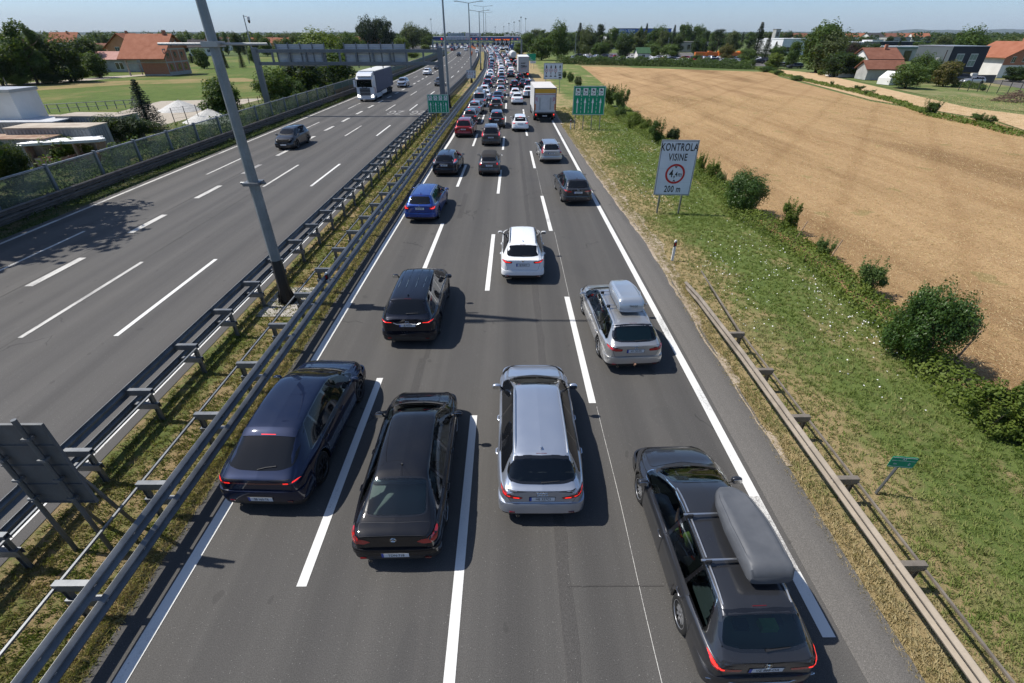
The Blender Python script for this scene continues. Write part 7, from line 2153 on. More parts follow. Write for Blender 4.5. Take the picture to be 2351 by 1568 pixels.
# the out-of-frame tree whose leafy shade falls on the left carriageway
plant('broad', 0, 0, 0, 0, 'mid', 'large tree behind the barrier whose shade lies on the road', 1, xy=(-33.2, 25.8), h=15.5, w=12.5)
Z1 = lambda x: x * .3501
PL = [
 ('tall', 88, 193, 54, 62, 'mid', 'tall pale poplar-like tree, highest of the left cluster'), ('tall', 112, 190, 60, 44, 'light', 'narrow light tree touching the highest poplar on its right'),
 ('broad', 8, 196, 92, 78, 'dark', 'dark tree cut by the left edge of the photo'), ('broad', 52, 192, 94, 80, 'mid', 'mid green tree between the edge tree and the poplars'),
 ('broad', 165, 188, 78, 84, 'dark', 'dark broad tree right of the poplars'), ('broad', 205, 165, 84, 72, 'dark', 'dark tree behind the round tree left of the brick house'),
 ('broad', 174, 186, 130, 66, 'yellow', 'small yellowish tree at the dirt track'), ('broad', 229, 178, 118, 58, 'mid', 'round green tree just left of the brick house'),
 ('shrub', 46, 196, 168, 58, 'yellow', 'yellow-green bush at the foot of the left trees'), ('shrub', 120, 192, 165, 60, 'dark', 'dark bush at the foot of the poplars'), ('broad', 135, 187, 140, 50, 'mid', 'low tree below the poplars, next to the track'),
 ('conifer', 349, 300, 176, 74, 'spruce', 'blue-green spruce beside the gravel heaps', 1), ('bigshrub', 301, 332, 250, 160, 'dark', 'big round dark bush in front of the spruce', 0),
 ('bigshrub', 38, 424, 303, 116, 'dark', 'dark leafy bush behind the barrier, at the left edge', 1), ('loose', 165, 378, 308, 110, 'yellow', 'yellow-green shrub behind the barrier below the pipe racks', 0), ('loose', 235, 352, 318, 60, 'light', 'small pale shrub behind the barrier next to the yellow-green one'),
 ('broad', 523, 270, 176, 92, 'mid', 'leafy tree behind the mast, by the gravel heaps', 2), ('broad', 640, 246, 150, 104, 'mid', 'bushy tree under the gantry, left one'), ('broad', 702, 224, 128, 120, 'dark', 'bushy tree under the gantry, middle one'), ('broad', 772, 202, 108, 112, 'mid', 'bushy tree under the gantry, right one above the lorry'),
 ('shrub', 672, 236, 168, 90, 'mid', 'bush between the left and middle trees under the gantry'), ('shrub', 738, 212, 140, 90, 'dark', 'bush between the middle and right trees under the gantry'), ('broad', 742, 164, 64, 128, 'yellow', 'large yellow-green tree behind the gantry panels'), ('broad', 800, 128, 74, 60, 'mid', 'green tree left of the dark conifers'),
 ('broad', 850, 116, 35, 52, 'conifer', 'dark conifer left of two, highest near the gantry'), ('broad', 886, 116, 37, 48, 'conifer', 'dark conifer right of two near the gantry'), ('conifer', 868, 114, 42, 40, 'conifer', 'pointed dark conifer wedged between the two tall ones'),
 ('broad', 948, 112, 51, 52, 'grey', 'grey-green willow-like tree right of the dark conifers'), ('broad', 978, 108, 62, 38, 'dark', 'dark tree between the willow and the toll plaza'), ('broad', 925, 122, 86, 40, 'yellow', 'low yellow-green tree below the willow'), ('shrub', 978, 114, 101, 32, 'yellow', 'bright green bush left of the toll booths'), ('shrub', 950, 132, 116, 40, 'yellow', 'bright bush behind the far green barrier'), ('shrub', 905, 148, 128, 44, 'mid', 'green bush behind the barrier above the silver SUV'),
 ('broad', 1281, 134, 46, 54, 'mid', 'highest broad tree left of the car park', 0), ('broad', 1243, 138, 82, 62, 'mid', 'wide tree behind the green direction sign', 1), ('broad', 1211, 120, 72, 36, 'mid', 'green tree right of the toll canopy'), ('broad', 1234, 100, 65, 40, 'grey', 'grey-green tree behind the wide tree near the toll'),
 ('conifer', 1328, 126, 49, 34, 'conifer', 'conifer whose tip rises left of the willow at the car park'), ('broad', 1346, 128, 57, 46, 'grey', 'grey-green willow behind the parked cars'), ('pine', 1373, 127, 51, 36, 'conifer', 'pine right of the willow at the car park'), ('broad', 1378, 131, 96, 48, 'mid', 'low green tree among the parked cars'), ('column', 1392, 122, 76, 10, 'conifer', 'thin cypress in front of the white building'),
 ('broad', 1430, 136, 72, 44, 'dark', 'dark dense tree left of the blue lettered building', 0), ('tall', 1463, 128, 71, 28, 'grey', 'thin birch with pale leaves'), ('conifer', 1479, 112, 51, 22, 'conifer', 'pointed spruce in front of the blue lettered building'), ('broad', 1512, 118, 57, 46, 'mid', 'green tree right of the blue lettered building'),
 ('broad', 1497, 134, 99, 46, 'light', 'low tree above the green-roofed hut'), ('broad', 1537, 136, 99, 54, 'light', 'low spreading tree over the middle parked cars'), ('conifer', 1543, 108, 55, 22, 'conifer', 'spruce between the leafy trees, left of the office'), ('broad', 1570, 112, 53, 38, 'mid', 'tall leafy tree left of the office, first of a pair'), ('broad', 1599, 112, 55, 36, 'mid', 'tall leafy tree left of the office, second of a pair'), ('broad', 1613, 114, 68, 26, 'dark', 'dark tree at the corner of the flat-roofed office'), ('broad', 1552, 120, 78, 28, 'dark', 'small dark tree before the flat-roofed office'),
 ('pine', 1644, 124, 63, 40, 'conifer', 'dark pine right of the flat-roofed office'), ('broad', 1675, 122, 70, 34, 'grey', 'greyish tree between pine and tall spruce'), ('conifer', 1731, 138, 47, 44, 'conifer', 'tallest dark spruce near the orange lorries', 0), ('conifer', 1754, 140, 76, 34, 'conifer', 'shorter dark spruce right of the tallest one', 2), ('conifer', 1616, 128, 95, 14, 'conifer', 'small spruce in front of the flat-roofed office'), ('broad', 1664, 140, 100, 36, 'brown', 'thin brownish tree in front of the orange lorries'), ('broad', 1712, 147, 110, 42, 'light', 'pale green tree at the end of the hedge'), ('loose', 1600, 143, 122, 30, 'light', 'light shrub at the hedge below the office'),
 ('broad', 1776, 157, 120, 40, 'yellow', 'yellow-green bush-like tree above the parked estate cars'), ('broad', 1813, 156, 90, 34, 'mid', 'mid green tree above the dark parked estate car'), ('broad', 1872, 166, 45, 98, 'mid', 'highest massive tree of the right-hand group', 1), ('broad', 1893, 168, 66, 92, 'grey', 'massive grey-green tree beside the highest one', 0), ('broad', 1805, 102, 70, 26, 'dark', 'far dark round tree behind the white warehouse'),
 ('broad', 1944, 158, 92, 52, 'purple', 'dark purple tree among the green ones'), ('broad', 1978, 158, 95, 62, 'dark', 'dark green tree right of the purple one'), ('broad', 1915, 176, 118, 74, 'dark', 'dark low tree left of the red-roofed house'), ('broad', 1950, 176, 127, 56, 'mid', 'green low tree touching the red-roofed house'), ('broad', 1982, 178, 141, 34, 'mid', 'small tree in front of the white gable'),
 ('shrub', 1885, 172, 158, 26, 'yellow', 'bright green shrub at the field corner'), ('broad', 2078, 202, 143, 84, 'light', 'spreading fruit tree in front of the long red roof', 1), ('broad', 2104, 186, 118, 52, 'mid', 'thin tree before the grey wall of the dark building'), ('broad', 2132, 190, 132, 42, 'mid', 'small tree between fruit tree and brownish tree'), ('broad', 2164, 198, 138, 60, 'brown', 'brownish tree at the corner of the dark building', 2),
 ('broad', 2205, 150, 58, 84, 'mid', 'round tree rising behind the dark building'), ('broad', 2150, 140, 77, 46, 'grey', 'lighter tree left behind the dark building'), ('broad', 2297, 168, 78, 120, 'grey', 'wide tree between the dark building and the brick house', 1), ('broad', 2327, 187, 151, 56, 'dark', 'clipped dark tree in front of the brick house'), ('shrub', 2256, 208, 199, 12, 'dark', 'small round bush in the paved yard'),
 ('shrub', 1295, 179, 160, 16, 'mid', 'first small shrub beside the white lane sign'), ('shrub', 1310, 188, 162, 20, 'mid', 'second shrub right of the white lane sign'), ('shrub', 1327, 197, 171, 22, 'grey', 'greyish shrub above the big green sign'),
 ('loose', 1400, 243, 188, 50, 'mid', 'tall shrub behind the right edge of the big green sign', 0), ('loose', 1425, 254, 190, 46, 'light', 'tall loose shrub right of the big green sign', 1), ('shrub', 1424, 272, 240, 36, 'mid', 'low shrub below the tall loose ones'), ('shrub', 1455, 294, 252, 48, 'yellow', 'yellowish shrub halfway along the row', 0), ('shrub', 1481, 305, 266, 38, 'yellow', 'yellowish shrub just before the loose dark one'), ('loose', 1506, 328, 268, 48, 'mid', 'loose shrub left of the height sign', 2), ('shrub', 1543, 327, 288, 38, 'dark', 'dark shrub behind the top of the height sign'),
 ('loose', 1608, 402, 344, 28, 'yellow', 'thin yellow-green shrub right of the height sign', 0), ('loose', 1632, 420, 358, 44, 'yellow', 'yellow-green shrub left of the round bush', 1), ('shrub', 1652, 428, 388, 32, 'light', 'small light shrub leaning on the round bush'), ('bigshrub', 1702, 487, 378, 112, 'gloss', 'round dark green bush right of the height sign', 1), ('loose', 1802, 533, 452, 54, 'yellow', 'narrow yellow-green shrub below the round bush', 2),
 ('loose', 1890, 592, 542, 60, 'light', 'small light shrub by the fence stakes'), ('loose', 1984, 676, 588, 84, 'light', 'open light green shrub left of the big glossy bush', 1), ('bigshrub', 2098, 826, 632, 190, 'gloss', 'biggest glossy dark green bush at the right', 0), ('loose', 2262, 985, 885, 150, 'yellow', 'yellowing bramble bush at the right edge', 0), ('loose', 2330, 1010, 885, 140, 'yellow', 'yellow-green bush cut by the right edge', 2),
 ('loose', 2132, 264, 224, 50, 'mid', 'single leafy bush in the strip between the fields', 1), ('loose', 1968, 209, 194, 36, 'light', 'shrub in the strip between the fields, middle'), ('loose', 1995, 218, 203, 36, 'light', 'shrub in the strip between the fields, right of the middle'), ('loose', 1908, 199, 184, 12, 'mid', 'tiny shrub in the strip between the fields'), ('loose', 2245, 278, 258, 44, 'light', 'shrub in the strip near the right edge'), ('loose', 2268, 286, 262, 34, 'light', 'taller shrub beside it near the right edge'), ('shrub', 1765, 165, 150, 50, 'mid', 'shrub at the top corner of the straw field'), ('shrub', 1785, 171, 158, 30, 'light', 'light shrub along the top of the field strip'), ('shrub', 1828, 184, 171, 36, 'light', 'low shrub further along the field strip'),
]
for p in PL: plant(*p)
# distant trees seen between the houses and on the horizon: one each, in groups
def far_trees():
    rg = random.Random(21)
    def row(n, x0, x1, b0, b1, t0, t1, where, w0=16, w1=34):
        for i in range(n):
            px = x0 + (x1 - x0) * (i + rg.uniform(.1, .9)) / n
            b = rg.uniform(b0, b1); t = rg.uniform(t0, t1)
            k = rg.choice(['broad', 'broad', 'broad', 'tall', 'conifer']); lf = rg.choice(['mid', 'dark', 'grey', 'mid', 'light']) if k != 'conifer' else 'conifer'
            plant(k, px, b, t, rg.uniform(w0, w1) * (.6 if k in ('tall', 'conifer') else 1), lf, f'distant tree {where}', group=f'trees {where}')
    row(16, 395, 620, 118, 134, 72, 84, 'among the far houses behind the brick house')
    row(14, 0, 300, 108, 122, 76, 88, 'on the skyline behind the left houses')
    row(14, 610, 990, 100, 112, 70, 82, 'on the skyline left of the toll plaza')
    row(9, 1215, 1330, 96, 104, 66, 76, 'on the skyline right of the toll canopy')
    row(26, 1300, 1790, 100, 112, 66, 80, 'behind the car park and the office', 20, 40)
    row(22, 1190, 1790, 114, 128, 80, 98, 'between the car park and the office', 24, 44)
    row(14, 1780, 2060, 118, 140, 88, 108, 'around the right-hand workshops', 30, 54)
    row(9, 1400, 1560, 112, 120, 62, 78, 'in front of the blue-lettered building', 24, 36)
    row(10, 2080, 2351, 128, 142, 84, 102, 'behind the modern building', 30, 60)
    row(12, 0, 330, 128, 150, 96, 116, 'behind the left cluster of trees', 34, 60)
    row(10, 600, 830, 112, 128, 78, 96, 'behind the gantry panels', 24, 44)
    row(18, 1790, 2351, 104, 118, 78, 88, 'on the skyline above the warehouses')
    row(7, 395, 610, 142, 158, 98, 122, 'at the edge of the green meadow', 22, 40)
far_trees()
def woods():
    """far-off wood that reads as one mass"""
    rg = np.random.default_rng(8); P = []; N = []
    for (px0, px1, ya, yb, k, h0) in ((-200, 2700, 520, 900, 620, 11), (-400, 2900, 1000, 1900, 800, 14)):
        for i in range(k):
            y = rg.uniform(ya, yb); px = rg.uniform(px0, px1); x = (px - 1169) / 1090 * (y * math.cos(TH) + 4.8)
            if abs(x + 30 - 0) < 60 and y < 700: continue
            h = rg.uniform(.5, 1.0) * h0; r = h * rg.uniform(.45, .75)
            m = 70
            d = rg.normal(0, 1, (m, 3)); d /= np.linalg.norm(d, axis=1)[:, None]
            P.append(np.array([x, y, h * .55]) + d * np.array([r, r, h * .5]) * rg.uniform(.6, 1, (m, 1))); N.append(d)
    v, f = leaves(np.concatenate(P), np.concatenate(N), 1.25, rg, .7)
    o = link('woodland', np_mesh('woodland', v, f, LEAFM['dark']))
    tag(o, 'distant woodland closing the plain along the horizon', None, None, 'stuff')
woods()
def hedge_strip(name, label, pts, w, h, n, size, leaf, seed, kind=None, cat='hedge', zvar=.25):
    rg = np.random.default_rng(seed)
    pts = np.array(pts); seg = np.linalg.norm(np.diff(pts, axis=0), axis=1); cum = np.concatenate([[0], np.cumsum(seg)])
    t = rg.random(n) * cum[-1]
    x = np.interp(t, cum, pts[:, 0]); y = np.interp(t, cum, pts[:, 1])
    hv = h * (1 - zvar + 2 * zvar * (.5 + .3 * np.sin(t * .9 + seed) + .2 * np.sin(t * 2.3)))
    a = rg.random(n) * math.pi; r = 1 - .45 * rg.random(n) ** 1.5
    ox = np.cos(a) * w / 2 * r; z = np.sin(a) * hv * r
    dirx = np.interp(t, cum, np.append(np.diff(pts[:, 0]) / seg, 0)); 
    P = np.stack([x + ox * .7 + rg.normal(0, .12, n), y + ox * .7 + rg.normal(0, .12, n), np.maximum(z, .02)], 1); N = np.stack([np.cos(a), np.cos(a) * .5, np.sin(a)], 1)
    v, f = leaves(P, N, size, rg, .6)
    o = link(name, np_mesh(name, v, f, LEAFM[leaf]))
    return tag(o, label, None if kind else cat, None, kind)
hedge_strip('hedge', 'long dense dark hedge between the straw field and the car park', [G(1283, 146), G(1420, 149), G(1560, 152), G(1728, 158)], 4.5, 2.3, 30000, .17, 'mid', 1)
hedge_strip('hedge', 'low clipped hedge in front of the parked silver car in the yard', [G(2185, 198), G(2260, 206)], 1.5, 1.0, 2500, .09, 'mid', 5)
hedge_strip('undergrowth', 'brambles and weeds along the fence line of the field', [G(1395, 252), G(1480, 305), G(1560, 350), G(1600, 400), G(1660, 440), G(1700, 492), G(1790, 540), G(1880, 605), G(1960, 680), G(2040, 745), G(2110, 830), G(2200, 900), G(2351, 1010)], 2.1, .62, 40000, .052, 'yellow', 2, 'stuff')
hedge_strip('weeds', 'weeds growing in the strip between the two fields', [G(1735, 158), G(1860, 188), G(1960, 210), G(2060, 236), G(2140, 266), G(2240, 286), G(2300, 302), G(2351, 312)], 2.0, .5, 9000, .13, 'yellow', 3, 'stuff')
hedge_strip('weeds', 'weeds and creepers on the bank behind the left rail', [(-28.9, 6), (-28.9, 40), (-28.9, 84), (-29, 120), (-29.6, 160)], 2.0, 1.75, 42000, .10, 'mid', 4, 'stuff', zvar=.45)
hedge_strip('weeds', 'low weeds between the left rail and the edge line', [(-26.35, 6), (-26.35, 60), (-26.35, 120), (-27.2, 160)], 1.0, .40, 16000, .055, 'dark', 14, 'stuff', zvar=.45)

# ---- grass: real blades, denser where the camera is near
def mat_blades(name, cols, sc, xd=None):
    return mat_leafy(name, cols, sc, .7, .3, .15, xd)
BL_V = mat_blades('blade_verge', [(.125, .175, .042), (.18, .225, .062), (.27, .26, .11), (.43, .355, .20)], .33, (7.0, 10.2))
BL_M = mat_blades('blade_median', [(.06, .10, .02), (.13, .155, .04), (.26, .20, .09), (.35, .26, .13)], .9)
BL_S = mat_blades('straw', [(.35, .24, .12), (.52, .38, .20), (.66, .52, .32)], .5)
BL_D = mat_blades('blade_dry', [(.30, .25, .10), (.42, .33, .17), (.52, .41, .24)], .5)
def blades(name, label, n, fx, ymin, ymax, hh, mat, seed, width=.012, lie=.5, power=1.7, zb=-.03, clump=True):
    rg = np.random.default_rng(seed)
    t = rg.random(n) ** power; y = ymin + (ymax - ymin) * t
    u = rg.random(n)
    if clump:
        k = max(1, n // 7); y = np.repeat(y[:k], 7)[:n] + rg.normal(0, .035, k * 7)[:n]; u = np.repeat(u[:k], 7)[:n]; n = len(y)
    x0 = np.array([fx(v)[0] for v in np.linspace(ymin, ymax, 200)]); x1 = np.array([fx(v)[1] for v in np.linspace(ymin, ymax, 200)]); g = np.linspace(ymin, ymax, 200)
    a0, a1 = np.interp(y, g, x0), np.interp(y, g, x1)
    x = a0 + (a1 - a0) * u + (rg.normal(0, .035, n) if clump else 0)
    s = np.interp(y, [ymin, ymax], [1, 3.0])
    h = hh * rg.uniform(.4, 1.3, n) * np.interp(y, [ymin, ymax], [1, 1.6]); a = rg.uniform(0, 6.28, n); l = h * lie * rg.uniform(.3, 1.6, n)
    dx, dy = np.cos(a), np.sin(a); wd = width * s * rg.uniform(.7, 1.4, n)
    b = np.stack([x, y, np.full(n, zb)], 1)
    side = np.stack([-dy, dx, np.zeros(n)], 1) * wd[:, None]
    mid = b + np.stack([dx * l * .35, dy * l * .35, h * .6], 1); tip = b + np.stack([dx * l, dy * l, h], 1)
    v = np.stack([b - side, b + side, tip + side * .15, mid - side * .2], 1).reshape(-1, 3)
    f = np.arange(n * 4).reshape(n, 4)
    o = link(name, np_mesh(name, v, f, mat)); return tag(o, label, None, None, 'stuff')
blades('grass', 'patchy mown grass of the right verge', 190000, lambda Y: (RRX(Y) + .12, hb(Y) + .2), 2.5, 75, .075, BL_V, 1, .009, .9, 1.9)
blades('grass', 'patchy grass of the median strip', 120000, lambda Y: (-9.9 + sh(Y), RLX(Y) - .02), 1.5, 90, .07, BL_M, 2, .009, .9, 2.0, -.012)
blades('grass', 'dry bleached grass fringe along the shoulder', 34000, lambda Y: (RRX(Y) - .14, RRX(Y) + .42), 2.5, 60, .06, BL_D, 3, .007, .9, 1.6)
blades('grass', 'dry grass fringe beside the median gutter', 24000, lambda Y: (RLX(Y) - .35, RLX(Y) + .03), 1.5, 60, .08, BL_D, 6, .007, .9, 1.8, -.01)
blades('straw', 'cut straw lying over the harvested field', 150000, lambda Y: (hb(Y) + .4, 16 + Y * 1.25), 6, 90, .035, BL_S, 4, .010, 3.2, 1.3, -.04, clump=False)
def flowers():
    rg = np.random.default_rng(12); n = 1150
    cx_ = rg.uniform(0, 1, 60); cy_ = 12 + 50 * rg.random(60) ** 1.2
    i = rg.integers(0, 60, n)
    y = cy_[i] + rg.normal(0, 1.6, n) * np.interp(cy_[i], [10, 60], [.6, 1.8]); base = np.array([RRX(v) for v in np.clip(y, 3, 80)]); wdt = np.array([hb(v) for v in np.clip(y, 3, 80)]) - base
    x = base + wdt * (.25 + .7 * cx_[i]) + rg.normal(0, .7, n)
    ok = (x > base + .8) & (x < base + wdt - .3) & (y > 9); x, y = x[ok], y[ok]; n = len(x)
    P = np.stack([x, y, rg.uniform(.05, .13, n)], 1)
    v, f = leaves(P, np.tile([0, -.2, 1.0], (n, 1)), .017 * np.interp(y, [9, 60], [1, 2.0]).mean(), rg, .9)
    o = link('flowers', np_mesh('flowers', v, f, principled('petal_white', (.75, .74, .70), .6))); tag(o, 'small white flowers scattered through the verge grass', None, None, 'stuff')
flowers()
# ================================================================ BUILDINGS AND THE FAR SIDE
def mat_tiles(name, c1, c2, scale=7):
    m, n = new_mat(name, .85, .2)
    co = n.coord()
    wv = n.n('ShaderNodeTexWave', wave_type='BANDS', bands_direction='X'); wv.inputs['Scale'].default_value = scale * .45; wv.inputs['Distortion'].default_value = .5; n.l(co, wv.inputs['Vector'])
    wz = n.n('ShaderNodeTexWave', wave_type='BANDS', bands_direction='Z'); wz.inputs['Scale'].default_value = scale * .6; wz.inputs['Distortion'].default_value = .3; n.l(co, wz.inputs['Vector'])
    f = n.noise(co, .7, 6, .7)
    c = n.ramp(f, [(.3, c1), (.7, c2)])
    k = n.math('MULTIPLY', n.math('ADD', wv.outputs['Fac'], wz.outputs['Fac']), .22)
    n.color(n.mix(k, c, tuple(x * .55 for x in c1))); n.bump(wv.outputs['Fac'], .4, .03)
    return m
def mat_brick(name, c1, c2, mortar, scale=3.2):
    m, n = new_mat(name, .9, .15)
    b = n.n('ShaderNodeTexBrick'); b.inputs['Scale'].default_value = scale; b.inputs['Color1'].default_value = (*c1, 1); b.inputs['Color2'].default_value = (*c2, 1); b.inputs['Mortar'].default_value = (*mortar, 1); b.inputs['Mortar Size'].default_value = .018
    co = n.coord(); sp = n.n('ShaderNodeSeparateXYZ'); n.l(co, sp.inputs[0]); cb = n.n('ShaderNodeCombineXYZ'); n.l(n.math('ADD', sp.outputs[0], sp.outputs[1]), cb.inputs[0]); n.l(sp.outputs[2], cb.inputs[1])
    n.l(cb.outputs[0], b.inputs['Vector'])
    n.color(n.mix(n.math('MULTIPLY', n.noise(co, .8, 5), .3), b.outputs[0], (.30, .22, .17)))
    return m
ROOF_R = mat_tiles('roof_orange', (.27, .095, .05), (.39, .165, .10)); ROOF_O = mat_tiles('roof_old_red', (.16, .065, .042), (.26, .12, .08)); ROOF_P = mat_tiles('roof_pink', (.42, .22, .18), (.54, .32, .27)); ROOF_D = mat_tiles('roof_dark', (.05, .045, .045), (.09, .08, .08)); ROOF_G = mat_tiles('roof_green', (.04, .10, .05), (.08, .15, .08))
BRICK = mat_brick('brick_red', (.36, .12, .06), (.44, .17, .09), (.30, .22, .17)); PL_OR = mottled('plaster_orange', (.46, .20, .10), (.56, .27, .15), .6, .9); PL_W = mottled('plaster_white', (.58, .57, .54), (.70, .69, .66), .5, .9); PL_G = mottled('plaster_grey', (.28, .28, .27), (.40, .40, .38), .6, .9)
WINB = principled('window_glass', (.02, .025, .03), .06, 0, 1.0, .6)
def house(px, base, w, dpt, eave, ridge, rz, wall, roof, label, wins=(), name='house', over=.5, axis='x', chimney=True, xy=None, cat='house', hip=False):
    """gabled house; axis = direction of the ridge in the house's own frame; wins: (side, u, z, w, h)"""
    x, y = xy or G(px, base)
    r = empty(name, (x, y, 0), rz, label, cat)
    hw, hd = w / 2, dpt / 2
    mb = MB()
    if axis == 'x':
        prof = [(-hd, 0), (hd, 0), (hd, eave), (0, ridge - .15), (-hd, eave)]; mb.prism([(a + hd, b) for a, b in prof], 'x', -hw, hw)
    else:
        prof = [(-hw, 0), (hw, 0), (hw, eave), (0, ridge - .15), (-hw, eave)]; mb.prism(prof, 'y', 0, dpt)
    mb.build('wall', wall, r)
    q = MB(); th = .16; sl = (ridge - eave) / (hd if axis == 'x' else hw)
    if axis == 'x':
        for s_ in (-1, 1):
            a = hd + over; pts = [(hd, ridge), (hd + s_ * a, ridge - a * sl), (hd + s_ * a, ridge - a * sl + th), (hd, ridge + th)]
            q.prism(pts if s_ < 0 else pts[::-1], 'x', -hw - over, hw + over)
    else:
        for s_ in (-1, 1):
            a = hw + over; pts = [(0, ridge), (s_ * a, ridge - a * sl), (s_ * a, ridge - a * sl + th), (0, ridge + th)]
            q.prism(pts if s_ < 0 else pts[::-1], 'y', -over, dpt + over)
    ro = q.build('roof', roof, r)
    if chimney:
        cx_, cy_ = (hw * .3, hd - .8) if axis == 'x' else (.9, dpt * .4)
        MB().bb(cx_ - .3, cx_ + .3, cy_ - .3, cy_ + .3, ridge - .9, ridge + .8).build('chimney', BRICK, ro)
    for (sd, u, z, ww, hh) in wins:
        def place(mb_, g0, g1, a0, a1, z0, z1):
            if sd == 'f': mb_.bb(a0, a1, -g1, -g0, z0, z1)
            elif sd == 'r': mb_.bb(hw + g0, hw + g1, a0, a1, z0, z1)
            elif sd == 'l': mb_.bb(-hw - g1, -hw - g0, a0, a1, z0, z1)
        f = MB(); place(f, .002, .05, u - ww / 2, u + ww / 2, z - hh / 2, z + hh / 2)
        o = f.build('window', PL_W, r)
        f = MB()
        for s_ in (-1, 1): place(f, .052, .06, u + s_ * ww * .25 - ww * .21, u + s_ * ww * .25 + ww * .21, z - hh * .43, z + hh * .43)
        f.build('pane', WINB, o)
    return r
# unfinished brick house with a porch roof
def brick_house():
    r = empty('brick_house', (*G(392, 174), 0), .0, 'unfinished red brick house with a long orange tiled roof sweeping over its porch', 'house')
    # local: x left (negative) along the front, y away
    W_, D_ = 6.3, 9.6
    e0, e1, rd = 3.7, 6.0, 8.7
    MB().prism([(0, 0), (D_, 0), (D_, e1), (D_ * .55, rd - .15), (0, e0 + .9)], 'x', -W_, 0).build('wall', BRICK, r)
    q = MB()
    q.prism([(-1.4, e0 - .2), (D_ * .55, rd), (D_ * .55, rd + .18), (-1.4, e0)], 'x', -W_ - 4.6, .55)
    q.prism([(D_ * .55, rd), (D_ + .6, e1 - .3), (D_ + .6, e1 - .1), (D_ * .55, rd + .18)], 'x', -W_ - 4.6, .55)
    ro = q.build('roof', ROOF_R, r)
    MB().bb(-1.6, -1.1, D_ * .5, D_ * .6, rd - .3, rd + .9).build('chimney', BRICK, ro)
    MB().bb(-W_ - 4.0, -W_ - 3.7, .2, .5, 0, 4.2).bb(-W_ - 4.0, -W_, .0, .15, 2.6, 2.8).build('porch_post', CONC, r)
    c = MB()
    for z in (2.75, 5.5): c.bb(.003, .03, -.02, D_ + .02, z, z + .28); c.bb(-W_, .0, -.03, -.003, z if z < 4 else e0 - .6, (z if z < 4 else e0 - .6) + .22)
    for yy in (0, 3.1, 6.3, D_ - .3): c.bb(.003, .032, yy, yy + .28, 0, 5.5)
    c.build('concrete_band', CONC, r)
    MB().bb(.003, .06, -.02, D_, 0, .8).bb(-W_, 0, -.06, -.003, 0, .35).build('plinth', CONC, r)
    for yy, z, w_, h_ in ((1.6, 4.3, 1.0, 1.3), (4.7, 4.4, 1.0, 1.3), (7.6, 4.4, 1.0, 1.2), (4.2, 6.9, .8, 1.3), (6.6, 6.9, .8, 1.3), (1.8, 1.8, 1.0, 1.3), (5.0, 1.8, 1.0, 1.3), (7.8, 1.8, 1.0, 1.3), (3.5, .4, 1.2, .4), (7.2, .4, 1.2, .4)):
        if z > 6.5 and abs(yy - D_ * .55) > 1.6: continue
        MB().bb(.004, .034, yy - w_ / 2, yy + w_ / 2, z - h_ / 2, z + h_ / 2).build('window', GLOSSB, r)
brick_house()
house(296, 152, 9.5, 9, 5.4, 8.9, .05, PL_OR, ROOF_R, 'orange plastered house with balcony, behind the brick house', [('f', -1.5, 4.6, 1.4, 1.5), ('f', 2.2, 4.6, 1.2, 1.3), ('f', .8, 1.6, 1.2, 1.4)], axis='y', over=.8)
house(268, 165, 13, 8, 3.0, 4.6, .0, PL_G, ROOF_P, 'low grey outbuilding with a pinkish roof, left of the brick house', [('f', 1.5, 1.4, 2.2, 1.8)], chimney=False)
house(245, 143, 13, 9, 3.4, 5.8, .1, PL_G, ROOF_O, 'low house with brown-red roof left of the orange house', [('f', 0, 2, 1.2, 1.2)])
house(38, 140, 17, 10, 3.4, 6.2, -.1, PL_G, ROOF_D, 'dark-roofed house behind the left trees', [('f', 3, 2, 1.2, 1.2)])
house(152, 118, 15, 10, 5, 9.6, .1, PL_W, ROOF_R, 'house whose orange roof shows above the left trees', [('f', 3, 3, 1.2, 1.2)])
HS = [(515, 112, 16, 'orange-roofed house', ROOF_R, PL_W, 'right of the mast'), (430, 116, 14, 'grey low house', ROOF_D, PL_W, 'right of the brick house'), (470, 128, 12, 'white cottage', ROOF_D, PL_W, 'at the meadow edge beside the mast'), (505, 116, 12, 'white-walled house with grey roof', ROOF_D, PL_W, 'just behind the mast'), (648, 112, 13, 'red-roofed house', ROOF_R, PL_OR, 'above the left gantry panel'), (620, 108, 12, 'small brown-roofed house', ROOF_O, PL_W, 'left of the gantry panel'), (675, 106, 14, 'old red-roofed house', ROOF_O, PL_W, 'behind the gantry beam'), (590, 110, 11, 'cream house with red roof', ROOF_R, PL_W, 'near the camera mast'), (810, 101, 22, 'long house with dark red roof', ROOF_O, PL_G, 'left of the conifers'), (850, 112, 18, 'orange-roofed house', ROOF_R, PL_OR, 'in front of the dark conifers'), (780, 104, 14, 'red-roofed house', ROOF_R, PL_W, 'behind the large yellow-green tree'), (705, 103, 12, 'brown-roofed house', ROOF_O, PL_W, 'left behind the yellow-green tree')]
for px, b, w_, what, rf, wl, where in HS:
    house(px, b, w_, 9, 3.6, 6.4, trg.uniform(-.3, .3), wl, rf, f'distant {what} {where}', [('f', -w_ * .25, 2, 1.3, 1.3), ('f', w_ * .2, 2, 1.3, 1.3)])
for i, (px, b, w_, rf) in enumerate(((2040, 99, 26, ROOF_O), (2075, 98, 20, ROOF_R), (2110, 99, 18, ROOF_R), (2010, 100, 22, ROOF_D), (1960, 98, 20, ROOF_R), (1790, 98, 22, ROOF_R), (1835, 99, 18, ROOF_O), (1905, 98, 18, ROOF_D))):
    house(px, b, w_, 12, 6, 9.5, trg.uniform(-.4, .4), PL_W, rf, f'far house on the right skyline, {ORD(i + 1)} of the row around the warehouse roofs', [('f', 0, 3, 2, 1.5)], chimney=False)

